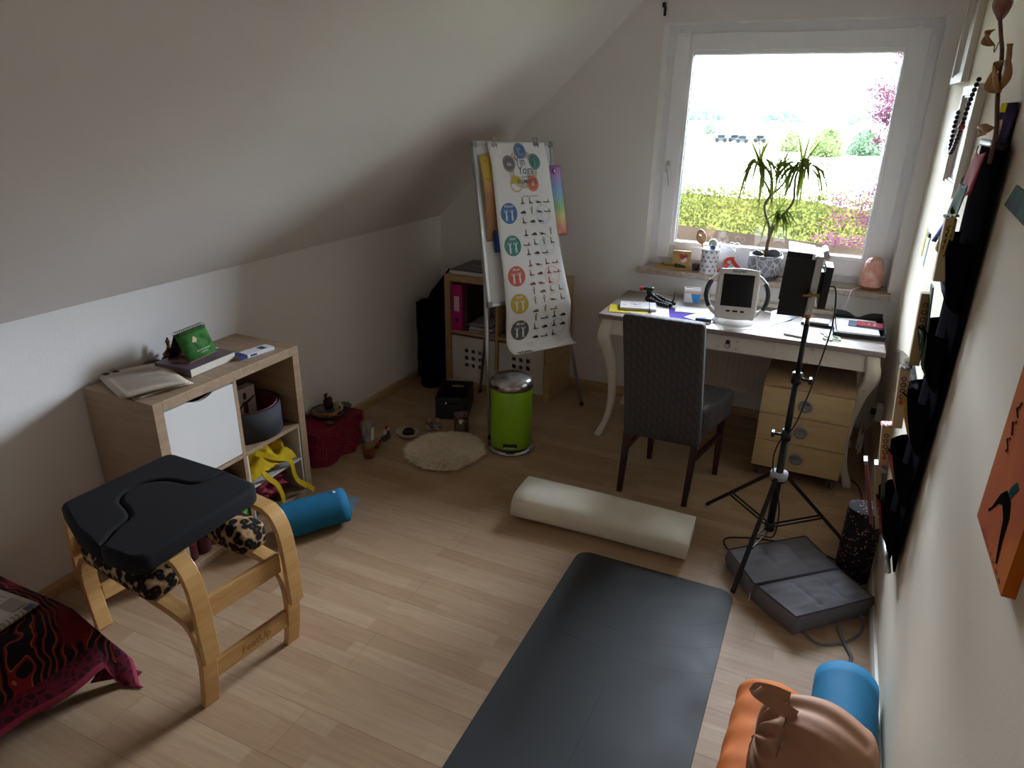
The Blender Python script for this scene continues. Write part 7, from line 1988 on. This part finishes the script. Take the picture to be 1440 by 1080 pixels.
# ================================================================== BOLSTERS in the near right corner
ORA = pm('orange_cotton', '#c9691f', 0.8, bump=0.25, bscale=400, var=0.1, vscale=7)
t = thing('floor_bolster', 'long orange stuffed bolster lying on the floor in the near right corner', 'bolster', (2.640, -2.825, 0), R(-5))
mb = MB()
def ob(u, v):
    # u along the length (0 = window end), v around
    a = 2*PI*v; L = 0.78
    end = min(u/0.10, (1-u)/0.10, 1.0)
    hx_ = 0.118*(0.93+0.07*math.sin(end*PI/2)); hz = 0.088*(0.30+0.70*math.sin(end*PI/2)**0.6) if end > 0 else 0.004
    ca, sa = math.cos(a), math.sin(a)
    x = hx_*math.copysign(abs(ca)**0.8, ca); z = 0.088+hz*math.copysign(abs(sa)**0.85, sa)
    y = 0.385-L*u
    w_ = 0.005*noise.noise(Vector((u*14, ca*2, sa*2)))+0.003*math.sin(u*45+ca*2)
    y += 0.028*(abs(ca))*(1 if u < 0.1 else 0)*(1-u/0.1)*(-1)
    return (x*(1+w_*4)+0.03*u, y, max(0.002, z+w_))
mb.grid(ob, 60, 40); mb.build('body', ORA, t)
mb = MB(); mb.tube([tuple(Vector(ob(u/30, 0.27))+Vector((0, 0, 0.0006))) for u in range(3, 28)], 0.0014, 5); mb.build('seam', pm('orange_thread', '#a4521a', 0.8), t)
t = bolster('roll_cushion', 'turquoise roll cushion lying against the right wall in the near corner', (2.872, -2.315, 0.098), (2.855, -2.64, 0.098), 0.096, TURQ, seed=9, cat='cushion')
TAN = pm('tan_satin', '#a67a5e', 0.65, bump=0.15, bscale=300, spec=0.25, var=0.12, vscale=8)
t = thing('round_cushion', 'tan round cushion with gathered end and carry loop on top of the orange bolster', 'cushion', (2.78, -2.80, 0.16))
ax = Vector((0.97, -0.02, -0.10)).normalized()
e1 = ax.cross(Vector((0, 0, 1))).normalized(); e2 = e1.cross(ax)
cc_ = Vector((2.640, -2.815, 0.268))
mb = MB()
def tb_(u, v):
    a = 2*PI*v; s = u
    if s < 0.22:
        q = s/0.22; rad = 0.128*math.sin(q*PI/2)**0.8; al = -0.02+0.05*(1-math.cos(q*PI/2))
        fold = 0.010*math.sin(a*15)*math.sin(q*PI)**1.0
        al += fold
    elif s < 0.86:
        q = (s-0.22)/0.64; rad = 0.128+0.028*math.sin(q*PI); al = 0.03+0.20*q
        rad += (0.008*math.sin(a*9+q*3+2*math.sin(a))+0.004*math.sin(a*17+q*5))*(1-q*0.75)
    else:
        q = (s-0.86)/0.14; rad = 0.128*math.cos(q*PI/2)+0.0005; al = 0.23+0.05*math.sin(q*PI/2)
    p = cc_+ax*al+(e1*math.cos(a)+e2*math.sin(a))*rad
    return p
mb.grid(tb_, 60, 120); mb.build('body', TAN, t, org=t.location)
mb = MB()
P0 = tb_(0.25, 0.80); 
L0, L1 = Vector(tb_(0.23, 0.30)), Vector(tb_(0.23, 0.22))
mid_ = (L0+L1)/2
mb.tube(spline([L0, L0+Vector((-0.045, 0.0, 0.005)), mid_+Vector((-0.085, 0.012, 0.012)), L1+Vector((-0.045, 0.012, 0.018)), L1+Vector((0.02, 0, 0.004))], 6), 1, flat=(0.034, 0.003), up=(-0.2, -0.6, 0.7))
mb.build('carry_loop', TAN, t, org=t.location)
mb = MB(); mb.tube([tb_(0.222, k/60) for k in range(61)], 0.0022, 5, cap=False); mb.build('edge_seam', pm('tan_thread', '#7a5540', 0.7), t, org=t.location)

# ================================================================== RIGHT WALL
XW = W-0.0005
def frame_(name, label, y0, y1, z0, z1, depth, wd, pic):
    t = thing(name, label, 'picture frame', (XW, (y0+y1)/2, (z0+z1)/2))
    o = Vector(t.location); FRW = pm('white_frame_paint', '#dedbd2', 0.4, var=0.04)
    mb = MB()
    for (a0, a1, b0, b1) in ((y0, y0+wd, z0, z1), (y1-wd, y1, z0, z1), (y0+wd, y1-wd, z0, z0+wd), (y0+wd, y1-wd, z1-wd, z1)):
        mb.box(XW-depth, XW, a0, a1, b0, b1, bev=0.003)
        mb.box(XW-depth-0.004, XW-depth+0.001, a0+wd*0.25, a1-wd*0.25, b0+wd*0.25, b1-wd*0.25, bev=0.002) if False else None
    mb.build('frame', FRW, t, org=o)
    mb = MB()
    for k in range(2):
        q = wd*(0.45+0.4*k); dd = depth*(0.75-0.3*k)
        for (a0, a1, b0, b1) in ((y0+wd*0.9, y0+wd+0.008*(k+1), z0+wd, z1-wd), (y1-wd-0.008*(k+1), y1-wd*0.9, z0+wd, z1-wd), (y0+wd, y1-wd, z0+wd*0.9, z0+wd+0.008*(k+1)), (y0+wd, y1-wd, z1-wd-0.008*(k+1), z1-wd*0.9)):
            mb.box(XW-dd, XW-0.006, a0, a1, b0, b1)
    mb.build('inner_lip', FRW, t, org=o)
    MB().box(XW-0.006, XW-0.003, y0+wd, y1-wd, z0+wd, z1-wd).build('picture', pic, t, org=o)
    return t
frame_('framed_picture', 'large white frame at the top of the right wall, cut by the picture edge', -0.735, -0.335, 1.968, 2.42, 0.028, 0.030, pm('pale_print_a', '#c9c2b8', 0.4, var=0.2))
frame_('framed_picture', 'white frame on the right wall with dark bead necklace hung over its corner', -1.310, -0.905, 1.555, 1.945, 0.030, 0.034, pm('pale_print_b', '#b8a8a0', 0.3, hex2='#8a6a70', vscale=9))
t = thing('glass_picture', 'small clip picture with pale drawing on the right wall next to the window', 'picture', (XW, -0.62, 1.755))
MB().box(XW-0.010, XW, -0.735, -0.505, 1.655, 1.855, bev=0.001).build('backing', pm('grey_mount', '#a9a8ac', 0.3), t, org=t.location)
mb = MB(); mb.tube([(XW-0.011, -0.70, 1.67), (XW-0.011, -0.64, 1.71), (XW-0.011, -0.60, 1.69)], 1, flat=(0.010, 0.0006), up=(1, 0, 0)); mb.build('drawing', pm('grey_ink', '#6a6a72', 0.5), t, org=t.location)
# mala beads
t = thing('bead_necklace', 'dark brown wooden bead necklace with red marker bead hanging on the white frame', 'necklace', (XW-0.04, -1.2, 1.83))
pth = spline([(XW-0.036, -1.330, 1.955), (XW-0.040, -1.325, 1.93), (XW-0.044, -1.29, 1.87), (XW-0.044, -1.25, 1.80), (XW-0.044, -1.19, 1.735), (XW-0.044, -1.12, 1.705), (XW-0.044, -1.07, 1.725), (XW-0.044, -1.04, 1.79), (XW-0.044, -1.06, 1.86)], 30)
acc, last, n_b = 0, pth[0], 0
mb = MB(); mb.tube(pth[::3], 0.0012, 5); mb.build('cord', pm('cord_dark', '#2a1712', 0.8), t, org=t.location)
BE = pm('dark_bead', '#2b1512', 0.35, var=0.3, vscale=90); RB = pm('red_bead', '#a0252c', 0.3)
cnt = 0
for p in pth:
    if (p-last).length >= 0.0165 or cnt == 0:
        mb = MB(); mb.ell(p, (0.0082,)*3 if cnt != 10 else (0.012,)*3, seg=12, rings=8); b_ = mb.build('bead', RB if cnt == 10 else BE, t, org=t.location)
        if cnt == 10: b_['label'] = 'red marker bead'
        last = p; cnt += 1
# two little tags stuck on the wall
for (y0, y1, z0, z1, hx_, lb) in ((-0.585, -0.525, 1.215, 1.345, '#c9bf3c', 'narrow yellow paper strip stuck on the right wall near the window'), (-0.735, -0.665, 1.195, 1.345, '#c4c9cf', 'narrow white paper strip with dark end stuck right of the yellow one')):
    t = thing('wall_note', lb, 'note', (XW, (y0+y1)/2, (z0+z1)/2))
    MB().box(XW-0.0015, XW, y0, y1, z0, z1).build('paper', pm('note_'+hx_[1:], hx_, 0.6, var=0.1), t, org=t.location)
    if hx_ == '#c4c9cf':
        MB().box(XW-0.010, XW-0.0016, y0, y1, z1-0.02, z1-0.002, bev=0.002).build('clip', M['black'], t, org=t.location)
        MB().box(XW-0.0022, XW-0.0016, y0+0.012, y0+0.018, z0+0.01, z1-0.03).build('stripe', pm('olive_print', '#8a8a50', 0.6), t, org=t.location)
# hanging pocket organiser
og = thing('wall_organiser', 'long black fabric wall organiser with pockets hanging on the right wall', 'organiser', (W-0.02, -1.9, 1.05))
ogo = Vector(og.location)
OY0, OY1 = -2.045, -1.765
OYB = -1.620
def panel(u, v):
    z = 0.395+1.375*v
    return (W-0.012-0.004*math.sin(v*9), OY0+(OYB-OY0)*u, z)
mb = MB(); mb.grid(panel, 6, 60, thick=0.006); mb.build('back_panel', M['blackf'], og, org=ogo)
mb = MB(); mb.tube([(W-0.034, OY0-0.03, 1.765), (W-0.034, OY1+0.03, 1.765)], 0.010, 12); mb.build('top_rod', M['black'], og, org=ogo)
mb = MB(); mb.tube([(W-0.036, OY0-0.012, 0.400), (W-0.036, OY1+0.02, 0.400)], 0.011, 12); mb.build('bottom_rod', M['alu'], og, org=ogo)
pocks = [(1.300, 0.20, '#1f2a4e', 'navy'), (1.050, 0.17, '#2c4a34', 'green'), (0.830, 0.17, '#b08a24', 'mustard'), (0.640, 0.15, '#b0582a', 'orange'), (0.440, 0.17, '#8e1a22', 'red')]
for z0, h_, hx_, nm in pocks:
    def pk(u, v):
        y = OY0+0.004+(OY1-OY0-0.008)*u
        bul = math.sin(PI*min(1, max(0, u)))**0.7
        x = W-0.034-(0.012+0.060*v**0.8)*bul
        return (x, y, z0+h_*v)
    mb = MB(); mb.grid(pk, 16, 8, thick=0.003)
    pc_ = mb.build('pocket', M['blackf'], og, org=ogo)
    def pk2(u, v):
        uu = 0.26+0.36*u; vv = 0.15+0.83*v
        x, y, z = pk(uu, vv); return (x-0.0042, y, z)
    mb = MB(); mb.grid(pk2, 8, 6, thick=0.001); mb.build('pocket_patch', pm('patch_'+nm, hx_, 0.85, bump=0.3, var=0.2), pc_, org=ogo)
    mb = MB()
    for k in range(3):
        p = [pk2(0.25+0.1*math.sin(q*3+k), 0.15+0.25*k+0.18*q) for q in (0, .5, 1)]
        mb.tube([(x-0.0014, y+0.01*math.cos(i*3), z) for i, (x, y, z) in enumerate(p)], 0.0010, 4)
    mb.build('stitched_symbol', pm('pale_thread', '#a8a8b8', 0.7), pc_, org=ogo)
# what sticks out of the pockets
def stick_box(label, x, y, z0, z1, hx_, tilt=0.0, w_=0.034, d_=0.030, cap=None, nm='incense_box'):
    t = thing(nm, label, 'incense box', (x, y, z0))
    rt = Matrix.Rotation(tilt, 4, 'Y')
    mb = MB(rt); mb.box(-d_/2, d_/2, -w_/2, w_/2, 0, z1-z0, bev=0.001); c = mb.build('carton', pm('incense_'+hx_[1:], hx_, 0.5, var=0.08), t)
    mb = MB(rt)
    for k in range(4): mb.lathe([(0.004, 0.0), (0.0085, 0.0), (0.0085, 0.0005), (0.004, 0.0005)], (0.0, -w_/2-0.0005, (z1-z0)*(0.55+0.1*k)), 14, axis=(0, -1, 0), closed=True)
    mb.build('printed_rings', pm('brown_print', '#6a4a3a', 0.6), c)
    mb = MB(rt); mb.flat([(0.0, (z1-z0)*0.40), (0.007, (z1-z0)*0.44), (0.0, (z1-z0)*0.53), (-0.007, (z1-z0)*0.44)], lambda x_, z_: (x_, -w_/2-0.0006, z_)); mb.build('printed_flame', pm('orange_print', '#b0481c', 0.6), c)
    if cap:
        mb = MB(rt); mb.grid(lambda u, v: (-d_/2-0.004+(d_+0.008)*u, -w_/2-0.002+(w_+0.004)*v, z1-z0+0.001+0.010*abs(math.sin(u*9+v*4))), 6, 5, thick=0.001); mb.build('foil_top', pm('foil_'+cap[1:], cap, 0.55, 0.2, spec=0.2), t)
    return t
stick_box('tan incense box with crumpled foil top in the navy pocket, topmost of its kind', W-0.088, -1.950, 1.375, 1.560, '#c4ad84', -0.04, cap='#c9c9cd')
stick_box('ochre incense box without foil sticking out of the green pocket', W-0.092, -1.905, 1.09, 1.325, '#a88a54', -0.05)
stick_box('tan incense box in torn clear wrapper in the mustard pocket', W-0.097, -1.915, 0.87, 1.075, '#bfa67c', -0.08, cap='#5a4434')
stick_box('tan incense box with shiny pink top in the orange pocket', W-0.100, -1.905, 0.66, 0.865, '#b89a68', -0.12, cap='#d58a94')
for i, (dx_, dy_, tl_, hx_, lb) in enumerate(((-0.012, 0.02, -0.26, '#7a2c34', 'dark red flat incense packet leaning out of the red pocket'), (0.006, 0.0, -0.20, '#a08a58', 'ochre flat incense packet in the middle of the red pocket'), (0.020, -0.03, -0.17, '#2c3a34', 'dark green flat incense packet with silver end in the red pocket'))):
    t = thing('incense_packet', lb, 'incense packet', (W-0.085+dx_, -1.90+dy_, 0.475))
    mb = MB(Matrix.Rotation(tl_, 4, 'Y')); mb.box(-0.006, 0.006, -0.022, 0.022, 0, 0.235, bev=0.001); mb.build('packet', pm('packet_'+hx_[1:], hx_, 0.4, var=0.15), t)
    mb = MB(Matrix.Rotation(tl_, 4, 'Y')); mb.box(-0.0065, 0.0065, -0.0225, 0.0225, 0.2355, 0.25, bev=0.001); mb.build('foil_end', pm('dull_foil', '#8a8a90', 0.6, 0.2, spec=0.2), t)
mb = MB(); mb.grid(lambda u, v: (0.03*math.sin(u*4)-0.035*v, -0.04+0.08*u, 0.10*v+0.01*math.sin(u*9)), 10, 8, thick=0.0008)
mb.build('clear_wrapper', clear_mat('cellophane', (0.82, 0.84, 0.86, 1), 0.35), loc=(W-0.085, -1.86, 1.00), label='crinkled clear cellophane puffing out of the mustard pocket', cat='wrapper')
mb = MB(Matrix.Rotation(-0.10, 4, 'Y')); mb.box(-0.002, 0.002, -0.03, 0.03, 0, 0.26)
mb.build('green_card', pm('deep_green_card', '#2f4a34', 0.5), loc=(W-0.074, -1.955, 1.10), label='thin dark green card standing in the green pocket', cat='card')
# prayer flags hung over the top of the organiser
fl_ = [None, ((1.750, 1.640), '#b3282c', -1.955, 0.15, 'red cloth'), ((1.660, 1.560), '#2f5c46', -1.900, 0.14, 'green cloth'), ((1.580, 1.465), '#c4b02c', -1.925, 0.10, 'yellow printed cloth')]
for i, fl1 in enumerate(fl_):
    if fl1 is None: continue
    (z1, z0), hx_, yc, w_, lb = fl1
    lab = {1: 'red prayer flag hanging over the black organiser', 2: 'green prayer flag hanging below the red one', 3: 'yellow printed prayer flag hanging below the green one'}[i]
    t = thing('prayer_flag', lab, 'flag', (W-0.050-0.012*i, yc, z1))
    mb = MB(); mb.grid(lambda u, v: (-0.012*math.sin(u*PI)-0.008*math.sin(u*7+i)*v-0.010*v, (u-0.5)*w_*(1+0.15*v)-0.02*v, -(z1-z0)*v-0.01*math.sin(u*5)), 12, 10, thick=0.001)
    c = mb.build('cloth', pm('flag_'+hx_[1:], hx_, 0.8, bump=0.3, var=0.15, vscale=40), t)
    if i == 3:
        mb = MB(); rnd = random.Random(3)
        for k in range(26):
            u, v = rnd.uniform(0.1, 0.85), 0.08+0.8*(k/26)
            g_ = lambda u, v: (-0.012*math.sin(u*PI)-0.008*math.sin(u*7+3)*v-0.010*v-0.0012, (u-0.5)*w_*(1+0.15*v)-0.02*v, -(z1-z0)*v-0.01*math.sin(u*5))
            mb.add([g_(u, v), g_(u+0.08, v), g_(u+0.08, v+0.018), g_(u, v+0.018)], [(0, 1, 2, 3)])
        mb.build('print', pm('red_print', '#9a4a1c', 0.7), c)
mb = MB(); mb.grid(lambda u, v: (-0.03*v-0.01*math.sin(u*3), -0.03+0.07*u*(1-0.4*v), -0.075*v), 6, 6, thick=0.001)
mb.build('prayer_flag', pm('flag_blue', '#3c4a9c', 0.8), loc=(W-0.075, -1.80, 1.545), label='small blue prayer flag corner behind the yellow printed one', cat='flag')
t = thing('photo_strip', 'narrow colourful photo print with yellow top pinned above the organiser', 'photo', (W-0.02, -1.9, 1.80))
mb = MB(); mb.box(W-0.012, W-0.0085, -1.965, -1.745, 1.765, 1.875, bev=0); mb.build('print', pm('dark_photo', '#2d2e4a', 0.9, spec=0.0, hex2='#4a3c4e', vscale=18), t, org=t.location)
mb = MB(); mb.box(W-0.014, W-0.0125, -1.84, -1.746, 1.85, 1.874); mb.build('yellow_corner', pm('yellow_corner', '#c9b232', 0.9, spec=0.0), t, org=t.location)
mb = MB(); mb.box(W-0.014, W-0.0125, -1.84, -1.77, 1.77, 1.83); mb.build('white_figure', pm('cream_figure', '#a89c84', 0.9, spec=0.0, hex2='#5a4a44', vscale=30), t, org=t.location)
# long dried rose pinned on the wall
DR = pm('dried_petal', '#9a6a58', 0.7, hex2='#7a4a42', vscale=25, bump=0.4, bscale=90); DL = pm('dried_leaf', '#b58a54', 0.7, hex2='#9a6f42', vscale=15); DS = pm('dried_stem', '#6a4438', 0.7, var=0.3, vscale=40)
t = thing('dried_rose', 'dried brown rose with curled leaves hanging on the right wall above the organiser', 'dried flower', (W-0.05, -1.9, 1.75))
dro = Vector(t.location); XR_ = W-0.050
stm = [(XR_, -2.045, 1.72), (XR_, -2.02, 1.80), (XR_-0.004, -1.93, 1.885), (XR_, -1.79, 2.00), (XR_, -1.68, 2.06), (XR_, -1.575, 2.115)]
mb = MB(); mb.tube(spline(stm, 6), [0.006]*31, 8); mb.build('stem', DS, t, org=dro)
mb = MB()
for k in range(9):
    a = 2*PI*k/9; lay = k % 3
    def pet(u, v):
        r_ = (0.012+0.022*math.sin(v*PI*0.75))*(1-0.22*lay); aa = a+(u-0.5)*1.3
        return (XR_+r_*math.cos(aa)*0.8, -1.568+0.0+r_*math.sin(aa)+0.03*v, 2.118+0.060*v+0.005*math.sin(u*6+k))
    mb.grid(pet, 6, 8, thick=0.0008)
mb.build('rose_head', DR, t, org=dro)
def dleaf(c, d, L, w_, nm='leaf', cup=0.02):
    c, d = Vector(c), Vector(d).normalized(); s_ = d.cross(Vector((1, 0, 0))).normalized()
    mb = MB(); mb.grid(lambda u, v: c+d*L*v+s_*(u-0.5)*2*w_*math.sin(PI*min(0.999, max(0.001, v))**0.8)+Vector((-cup*math.sin(PI*v)-cup*1.5*(u-0.5)**2+0.006*math.sin(u*8+v*6), 0, 0)), 8, 10, thick=0.0008)
    mb.build(nm, DL, t, org=dro)
dleaf((XR_-0.004, -1.95, 1.90), (0, 0.75, 0.85), 0.110, 0.036)
dleaf((XR_-0.010, -1.93, 1.90), (0, -0.05, 0.9), 0.120, 0.055, cup=-0.01)
dleaf((XR_, -1.60, 2.04), (0, 0.9, 0.55), 0.10, 0.016)
dleaf((XR_, -1.98, 1.81), (0, 0.9, -0.15), 0.13, 0.018)
mb = MB(); mb.tube(spline([(XR_, -1.69, 2.055), (XR_, -1.63, 2.02), (XR_, -1.60, 2.04)], 5), 0.0016, 5); mb.tube(spline([(XR_, -1.92, 1.89), (XR_, -1.96, 1.86), (XR_, -1.945, 1.83)], 5), 0.0012, 5); mb.build('twig', DS, t, org=dro)
# tilted photo card and orange batik canvas
t = thing('photo_card', 'small tilted dark green and brown photo card on the right wall', 'photo', (XW, -2.24, 1.64))
mb = MB(); mb.prism([(-2.112, 1.622), (-2.190, 1.680), (-2.46, 1.665), (-2.385, 1.605)], 0.003, lambda y, z, x: (XW-x, y, z))
n = NT('aurora_print', 0.8, 0, 0.05); n.color(n.ramp(n.noise(9, 3), [(0.35, lin('#4a3440')), (0.5, lin('#2f5a50')), (0.65, lin('#2a2a34'))])); mb.build('print', n.m, t, org=t.location)
t = thing('batik_canvas', 'orange batik canvas with a dark dancing figure at the right edge of the wall', 'painting', (XW, -3.1, 1.2))
n = NT('batik_orange', 0.9, 0, 0.1); n.color(n.ramp(n.noise(4, 4, dist=0.6), [(0.3, lin('#a04a22')), (0.5, lin('#b0561f')), (0.7, lin('#c06c20'))])); n.bump(n.noise(300, 2), 0.3, 0.001)
cpoly = [(-2.805, 1.056), (-2.800, 1.52), (-3.09, 1.52), (-3.09, 1.054)]
mb = MB(); mb.prism(cpoly, 0.022, lambda y, z, x: (XW-x, y, z)); cv_ = mb.build('canvas', n.m, t, org=t.location)
bf = lambda y, z: (XW-0.0228, y, z)
mb = MB()
mb.flat([(-2.868, 1.108), (-2.876, 1.106), (-2.915, 1.168), (-2.945, 1.192), (-2.985, 1.188), (-3.005, 1.165), (-3.008, 1.120), (-3.020, 1.075), (-3.010, 1.072), (-2.990, 1.110), (-2.975, 1.145), (-2.945, 1.160), (-2.918, 1.148)], bf)
mb.build('dark_figure', pm('charcoal_dye', '#151312', 0.95, spec=0.0), cv_, org=t.location)
mb = MB(); mb.flat([(-2.955, 1.182), (-2.975, 1.188), (-3.005, 1.225), (-2.985, 1.23), (-2.960, 1.205)], bf); mb.build('teal_garment', pm('teal_dye', '#234a48', 0.95, spec=0.0), cv_, org=t.location)
mb = MB()
for k in range(3):
    pts = [(XW-0.0232, -2.86-0.012*math.sin(q*2.2+k), 1.235+0.038*k+0.010*q) for q in range(4)]
    mb.tube(spline(pts, 4), 0.0016, 5)
for k in range(7): mb.flat([(-2.87-0.03*k, 1.062+0.002*(k % 2)), (-2.883-0.03*k, 1.062), (-2.883-0.03*k, 1.068), (-2.87-0.03*k, 1.067)], bf)
mb.build('brush_script', pm('dark_red_dye', '#5a1f14', 0.7), cv_, org=t.location)

# ---- corner: socket, cable box and cables behind the desk leg
t = thing('wall_socket', 'white surface wall socket low on the right wall behind the desk leg', 'socket', (XW, -0.48, 0.30))
MB().box(XW-0.03, XW, -0.52, -0.44, 0.32, 0.40, bev=0.006).build('plate', M['white'], t, org=t.location)
MB().box(XW-0.055, XW-0.03, -0.495, -0.465, 0.345, 0.375, bev=0.006).build('plug', M['black'], t, org=t.location)
mb = MB()
for k in range(4):
    mb.tube([(2.905+0.012*math.sin(k*2), -0.50+0.045*math.cos(a)+0.01*k, 0.165+0.008*k+0.055*math.sin(a)) for a in [2*PI*q/20 for q in range(21)]], 0.0028, 6, cap=False)
mb.tube(spline([(2.905, -0.45, 0.17), (2.93, -0.46, 0.25), (2.955, -0.47, 0.33)], 5), 0.0028, 6)
mb.build('coiled_cable', M['white'], org=(2.905, -0.5, 0.1), label='coil of white cable hanging behind the right desk leg', cat='cable')
mb = MB(); mb.tube(spline([(2.89, -0.70, 0.045), (2.925, -0.76, 0.04), (2.945, -0.86, 0.02), (2.945, -1.0, 0.006), (2.925, -1.2, 0.006), (2.90, -1.35, 0.006)], 6), 0.0035, 8)
mb.build('black_cable', M['black'], org=(2.94, -1.0, 0), label='black cable running along the floor by the right wall towards the foam roller', cat='cable')
